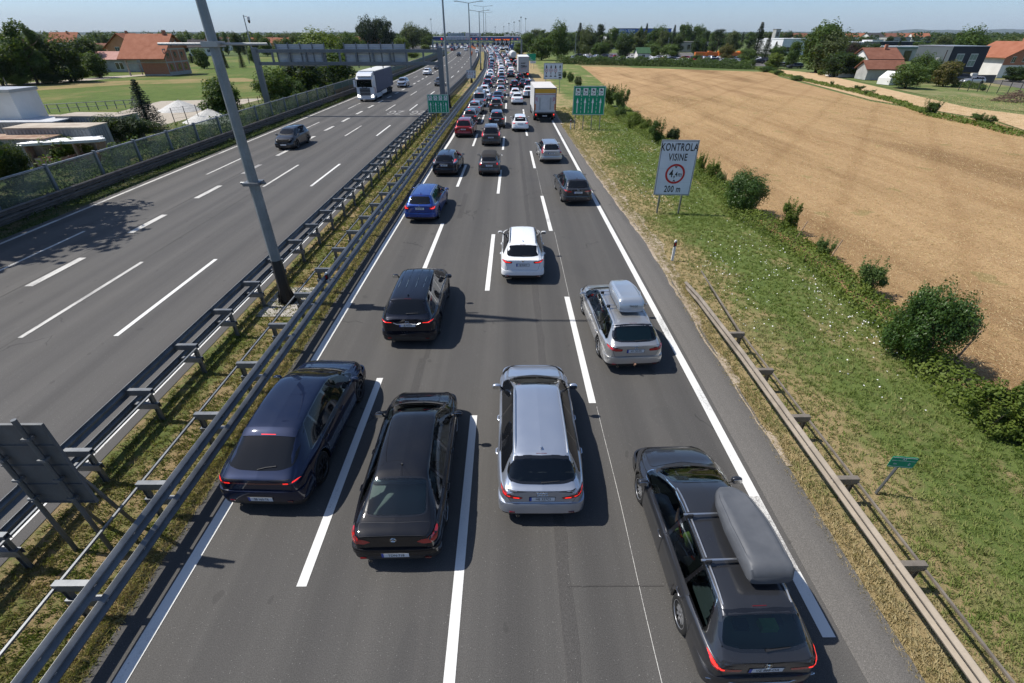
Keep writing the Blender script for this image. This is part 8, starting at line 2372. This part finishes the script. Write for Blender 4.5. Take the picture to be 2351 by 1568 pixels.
# left yard
def left_yard():
    x, y = G(-90, 341)
    r = empty('white_building', (x, y, 0), .05, 'white windowless building with a flat rim at the left edge', 'building')
    x2, _ = G(78, 341); h = ZT(x2, y, 214)
    MB().bb(0, x2 - x, 0, 3, 0, h).build('wall', PL_W, r); MB().bb(-.1, x2 - x + .12, -.12, 3.1, h + .002, h + .25).build('roof_rim', galv('rim_grey', (.4, .4, .4), (.5, .5, .5)), r)
    rust = mottled('rusty_roof', (.20, .10, .06), (.42, .32, .24), 1.2, .9); corr = mottled('corrugated_grey', (.20, .20, .21), (.38, .37, .36), .8, .6, .4, .2, 0, None, 5, 0, (1, 1, .3))
    def container(px, base, w_, d_, h_, rz, lb, rf):
        x, y = G(px, base); r = empty('storage_container', (x, y, 0), rz, lb, 'container')
        q = MB(); q.bb(-w_ / 2, w_ / 2, 0, d_, 0, h_)
        n = int(w_ / .28)
        for k in range(n): q.bb(-w_ / 2 + .28 * k, -w_ / 2 + .28 * k + .14, -.04, -.002, .1, h_ - .1)
        for k in range(int(d_ / .28)): q.bb(w_ / 2 + .002, w_ / 2 + .04, .28 * k, .28 * k + .14, .1, h_ - .1)
        q.build('wall', corr, r); MB().bb(-w_ / 2 - .05, w_ / 2 + .05, -.06, d_ + .05, h_ + .002, h_ + .08).build('roof', rf, r)
    container(142, 371, 6.3, 2.4, 2.5, .06, 'long grey container with pale rusty roof, nearest the pipe racks', mottled('pale_rust', (.34, .28, .22), (.50, .44, .36), 1, .9))
    container(228, 336, 6.0, 2.4, 2.5, -.06, 'dark grey container behind the round bush', mottled('tan_roof', (.33, .28, .23), (.42, .37, .31), 1, .9))
    container(52, 384, 5.2, 2.2, 2.0, .04, 'low container with a red-rusted roof at the left edge', rust)
    container(60, 346, 7.0, 3.4, 2.3, .02, 'shed with pale corrugated sheets in front of the white building', mottled('pale_sheet', (.42, .43, .45), (.58, .59, .6), 2, .6))
    x, y = G(172, 384); r = empty('pipe_rack', (x, y, 0), .35, 'rack loaded with white pipes above red-wrapped bundles', 'rack')
    q = MB()
    for k in range(9):
        for j in range(2): q.tube([(-2.7 + .1 * j + .3 * math.sin(5 * k), .2 * k, 1.75 + .12 * j), (2.3 + .3 * math.sin(7 * k), .2 * k + .06, 1.75 + .12 * j)], .055, 6)
    q.build('pipes', principled('pipe_white', (.6, .62, .64), .4), r)
    for k in range(4): MB().bb(-2.5 + 1.5 * k, -2.4 + 1.5 * k, -.05, 1.8, 0, 1.7).build('upright', rust, r)
    q = MB()
    for k in range(3): q.bb(-2.3 + 1.5 * k, -1.3 + 1.5 * k, .1, 1.6, .2, .8)
    q.build('bundles', mottled('bundle_red', (.45, .08, .05), (.6, .55, .5), 2.5, .7), r)
    grav = mottled('gravel_pale', (.42, .41, .39), (.58, .57, .54), 5, .95, .1, 0, .8, 25)
    def pile(px, base, top, wpx, lb):
        x, y = G(px, base); h = ZT(x, y + 1.5, top); w_ = wpx / FPX * (y * math.cos(TH) + 4.5) / 2
        rg = random.Random(px); rows = []
        for i in range(15):
            t = i / 14
            rows.append([((w_ * (1 - t ** 1.15)) * math.cos(a) * (1 + .10 * math.sin(3 * a + px)) + rg.uniform(-.05, .05), (w_ * (1 - t ** 1.15)) * math.sin(a) * (1 + .06 * math.sin(2 * a)) + rg.uniform(-.05, .05), h * t ** (1.05)) for a in [2 * math.pi * k / 40 for k in range(40)]])
            rows[-1].append(rows[-1][0])
        o = MB().grid(rows).build('gravel_heap', grav, None, True, True, None); o.location = (x, y + w_ * .6, -.06); tag(o, lb, 'gravel heap')
    pile(400, 256, 228, 92, 'pale gravel heap further back beside the spruce'); pile(468, 282, 248, 110, 'pale gravel heap nearer the mast')
    x, y = G(68, 262); x2, y2 = G(330, 246)
    r = empty('yard_fence', (0, 0, 0), 0, 'low grey rail fence along the meadow side of the yard', 'fence')
    for k in range(13):
        t = k / 12; MB().bb(-.04, .04, -.04, .04, 0, 1.0).build('post', STEEL, r, loc=(x + (x2 - x) * t, y + (y2 - y) * t, 0))
    MB().tube([(x, y, 1.0), (x2, y2, 1.0)], .04, 6).tube([(x, y, .5), (x2, y2, .5)], .03, 6).build('rail', STEEL, r)
    xa, ya = G(405, 290); xb, yb = G(600, 258)
    r = empty('wire_fence', (0, 0, 0), 0, 'thin dark wire fence in front of the gravel heaps', 'fence')
    for k in range(9):
        t = k / 8; MB().bb(-.03, .03, -.03, .03, 0, 1.9).build('post', galv('fence_dark', (.05, .05, .05), (.1, .1, .1)), r, loc=(xa + (xb - xa) * t, ya + (yb - ya) * t, 0))
    q = MB()
    for z in (.4, .8, 1.2, 1.6, 1.85): q.tube([(xa, ya, z), (xb, yb, z)], .010, 4)
    q.build('wires', galv('fence_dark'), r)
    for (px, b, t) in ((328, 172, 148), (235, 178, 130), (18, 199, 178), (497, 152, 118), (573, 146, 105)):
        x, y = G(px, b); r = empty('utility_pole', (x, y, 0), 0, {328: 'leaning grey pole at the porch of the brick house', 235: 'pole with lamp beside the round tree at the track', 18: 'pole at the left edge of the meadow', 497: 'thin pole behind the tall mast', 573: 'thin pole behind the camera mast'}[px], 'pole')
        MB().tube([(0, 0, 0), (0, 0, ZT(x, y, t))], [.14, .08], 7).build('pole', CONCD, r)
left_yard()

# ---- right-hand side
def slab(name, px0, px1, base, top, dpt, mat, label, cat='building', roof=None, parts=(), rz=0.0, cap=True):
    x0, y = G(px0, base); x1, _ = G(px1, base); h = ZT((x0 + x1) / 2, y, top)
    r = empty(name, (x0, y, 0), rz, label, cat); W_ = x1 - x0
    MB().bb(0, W_, 0, dpt, 0, h).build('wall', mat, r)
    if cap: MB().bb(-.15, W_ + .15, -.15, dpt + .15, h + .002, h + .3).build('roof', roof or CONCD, r)
    for nm, m, u0, u1, v0, v1, proud in parts:
        MB().bb(W_ * u0, W_ * u1, -proud, -.003, h * v0, h * v1).build(nm, m, r)
    return r, W_, h
WHM = mottled('metal_white', (.60, .61, .62), (.70, .71, .72), .3, .5); DKG = mottled('panel_dark_blue_grey', (.018, .022, .032), (.028, .033, .045), .25, .55); MDG = mottled('panel_mid_grey', (.075, .092, .10), (.10, .118, .125), .25, .55)
r, W_, h = slab('warehouse', 1412, 1535, 112, 66, 30, WHM, 'big white building with a blue lettering band behind the trees', parts=[('blue_band', principled('band_blue', (.02, .10, .42), .4), 0, 1, .78, 1.0, .1)])
t_ = txt('FERO TERM', h * .19, SEMIW, r, (W_ * .19, -.12, h * .885), FACE_BACK, .95, .03)
slab('white_hall', 1393, 1422, 112, 84, 20, WHM, 'white building with a curved emblem behind the cypress', parts=[('window', WINB, .3, .6, .15, .5, .05)])
slab('flat_roofed_office', 1555, 1625, 119, 97, 16, CONC, 'flat-roofed concrete office with dark windows between the trees', parts=[('window', WINB, .30 + .115 * k, .395 + .115 * k, .25, .75, .06) for k in range(6)])
slab('office_tower_block', 1563, 1582, 112, 83, 10, PL_G, 'grey cube standing on the flat-roofed office', parts=[('window', WINB, .3, .7, .5, .8, .05)])
slab('white_warehouse', 1790, 1862, 126, 90, 30, WHM, 'white gabled warehouse behind the massive trees', parts=[('window', WINB, .1, .35, .2, .5, .05)], roof=WHM)
slab('white_factory_roof', 1905, 2010, 118, 98, 40, PL_G, 'long white roofed factory behind the purple tree', roof=WHM, parts=[('window', WINB, .1 + .18 * k, .22 + .18 * k, .4, .8, .05) for k in range(5)])
slab('grey_factory', 2010, 2112, 140, 108, 8, PL_G, 'grey-walled workshop with green-edged white roof, open dark gate', roof=WHM, parts=[('door', GLOSSB, .58, .74, 0, .75, .05), ('roof_beams', principled('beam_green', (.06, .14, .12), .6), .0, 1.0, .90, .97, .4)])
slab('dark_hall', 2010, 2125, 128, 97, 12, DKG, 'long dark hall with light roof edge behind the workshop', roof=MDG)
slab('chimney_tower', 1770, 1780, 120, 68, 4, PL_G, 'small grey tower with antennas behind the tall spruces', parts=[('louvre', WINB, .2, .8, .7, .9, .05)])
slab('white_cabin', 1995, 2020, 118, 92, 10, WHM, 'white slanting cabin roof above the factory')
slab('grey_apartment_house', 2038, 2085, 108, 86, 14, PL_G, 'pair of grey houses with steep roofs behind the factory', parts=[('window', WINB, .2, .4, .4, .7, .05)])
# modern two-tone building
def modern():
    x0, yc = G(2157, 185.5); x1, _ = G(2238, 185.5); h = ZT(x0, yc, 107); D_ = 10.5
    r = empty('modern_building', (0, 0, 0), 0, 'modern flat-roofed building, mid grey on its left and dark blue-grey on its right', 'building')
    MB().bb(x0, x1, yc, yc + D_, 0, h).build('facade', DKG, r); MB().bb(x0 - .06, x0 - .002, yc + .02, yc + D_, .02, h - .02).build('side_wall', MDG, r)
    MB().bb(x0 - .12, x1 + .1, yc - .08, yc + D_ + .1, h + .002, h + .14).build('roof_edge', galv('edge_light', (.35, .36, .38), (.45, .46, .48)), r)
    W_ = x1 - x0
    for u in (.28, .66):
        o = MB().bb(x0 + W_ * u - .8, x0 + W_ * u + .8, yc - .05, yc - .002, h * .42, h * .80).build('window', galv('frame_light', (.5, .5, .5), (.6, .6, .6)), r)
        for k in (0, 1):
            for (a, b) in ((.44, .60), (.62, .78)): MB().bb(x0 + W_ * u - .72 + .74 * k, x0 + W_ * u - .05 + .76 * k, yc - .07, yc - .052, h * a, h * b).build('pane', principled('pane_greenish', (.18, .24, .22), .08, 0, 1.0), o)
    for (u, v) in ((.55, .42), (.25, .58)): MB().bb(x0 - .10, x0 - .062, yc + D_ * u, yc + D_ * u + .9, h * v, h * v + .6).build('window', galv('frame_light'), r)
    for u in (.12, .55): MB().bb(x0 + W_ * u, x0 + W_ * (u + .33), yc - .04, yc - .002, h * .18, h * .26).build('vent', GLOSSB, r)
    MB().bb(x0 - .12, x0 - .062, yc + 1.2, yc + 1.35, h * .4, h * .9).build('downpipe', GLOSSB, r)
modern()
house(2018, 178, 6.8, 9, 3.9, 5.9, -.12, PL_W, ROOF_O, 'old white house with brown-red hipped roof, left of the fruit tree', [('l', 4, 2.4, 1.0, 1.2)], over=.5)
house(2026, 184, 7.6, 5, 2.3, 3.7, -.12, PL_G, ROOF_O, 'long low annexe with old red roof in front of the white house', (), chimney=False)
house(1950, 177, 5.5, 5, 2.0, 3.0, .1, PL_W, CONCD, 'small pale hut left of the white house', [('l', 2, 1.0, .8, .8)], chimney=False, cat='hut', name='garden_hut')
rh = house(2338, 178, 12, 9, 4.4, 7.2, .10, BRICK, ROOF_R, 'brick and white house at the right edge with orange roof', [('f', -3.6, 3.7, 1.0, 1.3), ('f', -.8, 3.9, 1.0, 1.3)], over=.8, axis='y')
MB().bb(-6.03, 6.03, -.035, -.003, 0, 2.6).bb(-6.04, -6.003, -.03, 9, 0, 4.4).build('render_coat', PL_W, rh)
house(1476, 138, 4.8, 4, 2.6, 4.2, .1, PL_W, ROOF_G, 'small white hut with green roof at the hedge', [('f', 0, 1.4, 1.2, 1.0)], chimney=False, cat='hut', name='green_roof_hut', axis='x')
x, y = G(2055, 195); r = empty('greenhouse', (x, y, 0), .2, 'small whitish tent-like shelter beneath the fruit tree', 'shelter'); MB().prism([(-1.6, 0), (1.6, 0), (1.6, 1.2), (0, 2.4), (-1.6, 1.2)], 'y', 0, 3).build('cover', PL_W, r)
r, W_, h = slab('yard_gate', 2238, 2280, 190, 172, .3, galv('gate_dark', (.06, .065, .07), (.1, .105, .11)), 'long dark sliding gate right of the modern building', 'gate', cap=False)
slab('gate_pillar', 2225, 2238, 188, 168, .6, PL_W, 'white wall piece between the modern building and the gate', 'wall', cap=False)
# yard fence at right edge
r = empty('mesh_fence', (0, 0, 0), 0, 'dark mesh fence with tall posts in front of the paved yard', 'fence')
xa, ya = G(2200, 207); xb, yb = G(2440, 226)
for k in range(11):
    t = k / 10; MB().bb(-.04, .04, -.04, .04, 0, 2.1).build('post', galv('fence_dark'), r, loc=(xa + (xb - xa) * t, ya + (yb - ya) * t, -.05))
q = MB()
for z in (.1, .5, 1.0, 1.5, 2.0): q.tube([(xa, ya, z), (xb, yb, z)], .012, 4)
q.build('wires', galv('fence_dark'), r)
MB().bb(0, 1, -.1, .1, 0, .35)
x, y = G(2330, 232); q = MB()
rg = random.Random(6)
for k in range(260):
    a = rg.uniform(0, 6.28); rr = rg.random() ** .6 * 3.0; h0 = 1.5 * (1 - (rr / 3.0) ** 1.6)
    p = Vector((x + rr * math.cos(a), y + rr * math.sin(a) * .7, max(.05, h0 * rg.uniform(.5, 1)))); d = Vector((rg.uniform(-1, 1), rg.uniform(-1, 1), rg.uniform(-.3, .4))) * .7
    q.tube([p - d, p + d], .03, 4)
tag(q.build('brushwood_pile', mottled('twigs', (.10, .06, .045), (.2, .13, .10), 4, .9)), 'heap of brown cut branches near the right edge', 'brushwood pile')
# concrete blocks / fence stakes along the field
for px, b, t, lb in ((2200, 832, 776, 'leaning wooden stake on the right of the biggest glossy bush'), (1832, 560, 530, 'thin stake beside the narrow yellow-green shrub'), (1908, 606, 575, 'thin stake below the light shrub'), (1742, 482, 450, 'rusty stake at the edge of the round dark bush')):
    x, y = G(px - 12, b); o = MB().tube([(0, 0, -.05), (.25, .1, .55), (.45, .15, 1.1)], .03, 6).build('fence_stake', mottled('old_wood', (.20, .13, .08), (.34, .24, .16), 6, .9)); o.location = (x, y, 0); tag(o, lb, 'stake')
# parked cars and orange lorries beyond the hedge
cl = ['white', 'silver', 'black', 'grey', 'silver', 'white', 'dark', 'silver', 'red', 'silver']
rg = random.Random(31)
for i in range(44):
    px = 1318 + i * 10.4 + rg.uniform(-2, 2)
    if 1462 < px < 1492: continue
    row = i % 2
    pt = rg.choice(cl); x, y = G(px, 139.0 - row * 5.5 + (px - 1320) * .020)
    st = rg.choice(['wagon', 'hatch', 'suv', 'sedan'])
    far_car(st, pt, x, y + 5, rg.choice([.2, 1.2, 1.3]), f'{COLW[pt]} parked {WORD[st]} beyond the hedge, {ORD(i + 1)} of the parked cars from the lamp post', 'cars in the car park', False)
for px, b, pt, st, rz, lb in ((1797, 155.5, 'silver', 'wagon', 1.57, 'silver estate car parked alone beside the field corner'), (1828, 157, 'dark', 'wagon', 1.57, 'dark estate car parked next to the silver one at the field corner'), (2202, 189, 'dark', 'suv', 1.4, 'dark car parked beside the modern building'), (2238, 194, 'silver', 'hatch', 1.5, 'silver hatchback parked behind the clipped hedge')):
    x, y = G(px, b); far_car(st, pt, x, y + 1, rz, lb, None, False)
ORG = principled('orange_paint', (.62, .16, .02), .5)
for k, (px, lb) in enumerate(((1632, 'orange lorry left of the brownish tree'), (1655, 'orange lorry just behind the brownish tree'), (1682, 'orange lorry right of the brownish tree'), (1700, 'orange lorry nearest the tallest spruce'))):
    x, y = G(px, 134); r = empty('orange_lorry', (x, y, 0), 1.45 + .1 * k, lb, 'lorry')
    MB().bb(-1.2, 1.2, 1.9, 7, 1.0, 2.3).build('tipper_body', ORG, r); MB().prism([(-.3, .6), (1.7, .6), (1.7, 2.7), (.2, 2.7), (-.3, 1.6)], 'x', -1.15, 1.15).build('cab', ORG, r)
    MB().bb(-.9, .9, -.1, 7, .5, .98).build('chassis', UNDER, r)
    truck_wheel_set(r, (-1.0, 1.0), (.6, 5.2))

# ---- toll plaza
def toll():
    xa, Y = G(986, 107.5); xb = G(1196, 107.5)[0]
    zc = ZT((xa + xb) / 2, Y, 91.5); zt = ZT((xa + xb) / 2, Y, 85)
    r = empty('toll_plaza', (0, 0, 0), 0, 'wide toll plaza with blue-edged canopy, booths and yellow bumpers', 'toll station')
    blue = mottled('fascia_blue', (.015, .045, .18), (.03, .08, .26), .1, .5)
    MB().bb(xa, xb, Y, Y + 18, zc + .003, zt).build('canopy', blue, r); MB().bb(xa - .2, xb + .2, Y - .2, Y + 18.2, zt + .002, zt + .4).build('roof', WHM, r)
    n = 18
    bth = MB().bb(-.9, .9, 0, 3, .2, 2.7).mesh('booth', principled('booth_blue', (.04, .07, .15), .5)); isl = MB().bb(-1.0, 1.0, -6, 10, 0, .2).mesh('island', CONC)
    bmp = MB().bb(-.5, .5, -6.2, -5.2, .2, 1.3).mesh('bumper', principled('bumper_orange', (.75, .25, .03), .5)); col = MB().bb(-.25, .25, 1, 1.5, .2, zc).mesh('column', principled('column_yellow', (.62, .36, .05), .5)); col2 = MB().bb(-.25, .25, 1, 1.5, .2, zc).mesh('column', PL_G)
    sg = principled('signal_orange', (.1, .03, .01), .4, 0, 0, .5, (1.0, .18, .03), 1.0); sr = principled('signal_red', (.1, .01, .01), .4, 0, 0, .5, (1.0, .03, .03), 1.0)
    for k in range(n):
        x = xa + (xb - xa) * (k + .5) / n
        for nm, m in (('island', isl), ('booth', bth), ('bumper', bmp), ('column', col if k % 3 == 0 else col2)): link(nm, m, r, (x, Y, 0))
        q = MB()
        if k > 6: 
            q.bb(x - 1.3, x - .3, Y - .25, Y - .06, zc + .45, zc + .80)
        elif k in (0, 2): q.bb(x - .5, x + .5, Y - .25, Y - .06, zc + .1, zc + 1.2)
        if q.v: q.build('lane_signal', sg if k > 6 else sr, r)
    b = MB().bb(G(1071, 107)[0], G(1106, 107)[0], Y - .6, Y - .3, ZT(-20, Y, 84), ZT(-20, Y, 75.5)).build('name_board', mottled('board_pale', (.50, .51, .53), (.58, .59, .60), .1, .6), r)
    txt('Zagreb - Lučko', (ZT(-20, Y, 75.5) - ZT(-20, Y, 84)) * .62, INK, b, ((G(1071, 107)[0] + G(1106, 107)[0]) / 2, Y - .65, ZT(-20, Y, 80.5)), FACE_BACK, .62, .03)
    q = MB(); a0, a1 = G(1031, 107)[0], G(1069, 107)[0]; z0, z1 = ZT(-30, Y, 84), ZT(-30, Y, 75.5)
    for k in range(9):
        for j in range(4): q.bb(a0 + (a1 - a0) * k / 9 + .1, a0 + (a1 - a0) * (k + 1) / 9 - .1, Y + .2, Y + .4, z0 + (z1 - z0) * j / 4 + .08, z0 + (z1 - z0) * (j + 1) / 4 - .08)
    q.build('lattice_board', principled('lattice_blue', (.22, .30, .42), .5), r)
    for (a, b2, z0p, z1p) in ((1158, 1172, 85, 79), (1175, 1180, 84, 79), (1183, 1189, 84, 79)): MB().bb(G(a, 107)[0], G(b2, 107)[0], Y + 2, Y + 5, zt + .41, ZT(-5, Y, z1p)).build('roof_plant', PL_G, r)
    # gantry with lit lane signals before the plaza
    x1, Yg = G(1197, 128.5); x0 = G(996, 128.5)[0]
    r = empty('lane_signal_gantry', (0, 0, 0), 0, 'far gantry with orange lit texts over white lane symbols', 'gantry')
    zt, zb = ZT(x1, Yg, 93), ZT(x1, Yg, 98)
    MB().bb(x1 - .4, x1 + .4, Yg - .3, Yg + .3, 0, zt + .5).build('post', POLE, r); MB().bb(x0 - .3, x0 + .3, Yg - .3, Yg + .3, 0, zt + .5).build('post', POLE, r)
    MB().bb(x0 + .31, x1 - .41, Yg - .2, Yg + .2, zb - .2, zb + .15).bb(x0 + .31, x1 - .41, Yg - .2, Yg + .2, zt - .2, zt + .15).build('beam', POLE, r)
    kpx = (Yg * math.cos(TH) + 1.5) / 1090
    sgn = [(1134, 1152.5, 'TICKET ENC'), (1153.5, 1173, 'ENC TICKET')]
    for (a, b2, s_) in sgn:
        X0, X1 = (a - 1169) * kpx, (b2 - 1169) * kpx; z0, z1 = ZT(0, Yg, 104), ZT(0, Yg, 88.5)
        p = MB().bb(X0, X1, Yg - .6, Yg - .25, z0, z1).build('signal_panel', INK, r)
        txt(s_, (z1 - z0) * .24, sg, p, ((X0 + X1) / 2, Yg - .62, z1 - (z1 - z0) * .16), FACE_BACK, .80, .03)
        for k in (0, 1):
            q = MB(); c_ = X0 + (X1 - X0) * (.25 + .5 * k); q.bb(c_ - (X1 - X0) * .15, c_ + (X1 - X0) * .15, Yg - .63, Yg - .605, z0 + (z1 - z0) * .36, z0 + (z1 - z0) * .66)
            q.prism([(c_ - .35, z0 + .15), (c_ - .1, z0 + .15), (c_ + .35, z0 + (z1 - z0) * .22), (c_ + .35, z0 + (z1 - z0) * .30), (c_ + .0, z0 + (z1 - z0) * .30)], 'y', Yg - .63, Yg - .605)
            o = q.build('lane_symbol', SEMIW, p)
            q = MB(); q.bb(c_ - (X1 - X0) * .08, c_ + (X1 - X0) * .08, Yg - .65, Yg - .635, z0 + (z1 - z0) * .42, z0 + (z1 - z0) * .58); link('pictogram', q.mesh('pictogram', INK), r)
    X0, X1 = (1023 - 1169) * kpx, (1078 - 1169) * kpx
    q = MB(); n = 8
    for k in range(n):
        for (za, zb_) in ((ZT(-30, Yg, 99), ZT(-30, Yg, 92.5)), (ZT(-30, Yg, 91), ZT(-30, Yg, 85))): q.bb(X0 + (X1 - X0) * k / n + .06, X0 + (X1 - X0) * (k + 1) / n - .06, Yg + .25, Yg + .4, za, zb_)
    q.build('sign_back', galv('panel_back'), r)
    # traffic cones / barrels on the closed strip
    q = MB().lathe([(0, .22), (.05, .20), (.9, .06), (.95, .01)], 'z', 8)
    cm = q.mesh('cone', principled('cone_orange', (.7, .16, .03), .6))
    for k, (px, b) in enumerate([(1082 + 1.9 * i, 109 + .7 * i) for i in range(6)] + [(1084 - .5 * i, 122 + 1.2 * i) for i in range(6)]):
        x, y = G(px, b); o = link('traffic_cone', cm, None, (x, y, 0)); o.scale = (2.0, 2.0, 1.2); tag(o, 'orange traffic cone on the closed strip left of the jam', 'traffic cone', 'cones on the closed strip')
toll()
def haze():
    m = bpy.data.materials.new('haze'); m.use_nodes = True
    t = m.node_tree; t.nodes.clear()
    out = t.nodes.new('ShaderNodeOutputMaterial'); v = t.nodes.new('ShaderNodeVolumePrincipled')
    v.inputs['Color'].default_value = (0.72, 0.84, 1.0, 1); v.inputs['Density'].default_value = 0.000038; v.inputs['Anisotropy'].default_value = 0.0
    t.links.new(v.outputs[0], out.inputs['Volume'])
    o = MB().bb(-12600, 12600, -400, 14600, -4, 345).build('haze', m)
    tag(o, 'thin summer haze that pales the far hills', None, None, 'stuff')
haze()
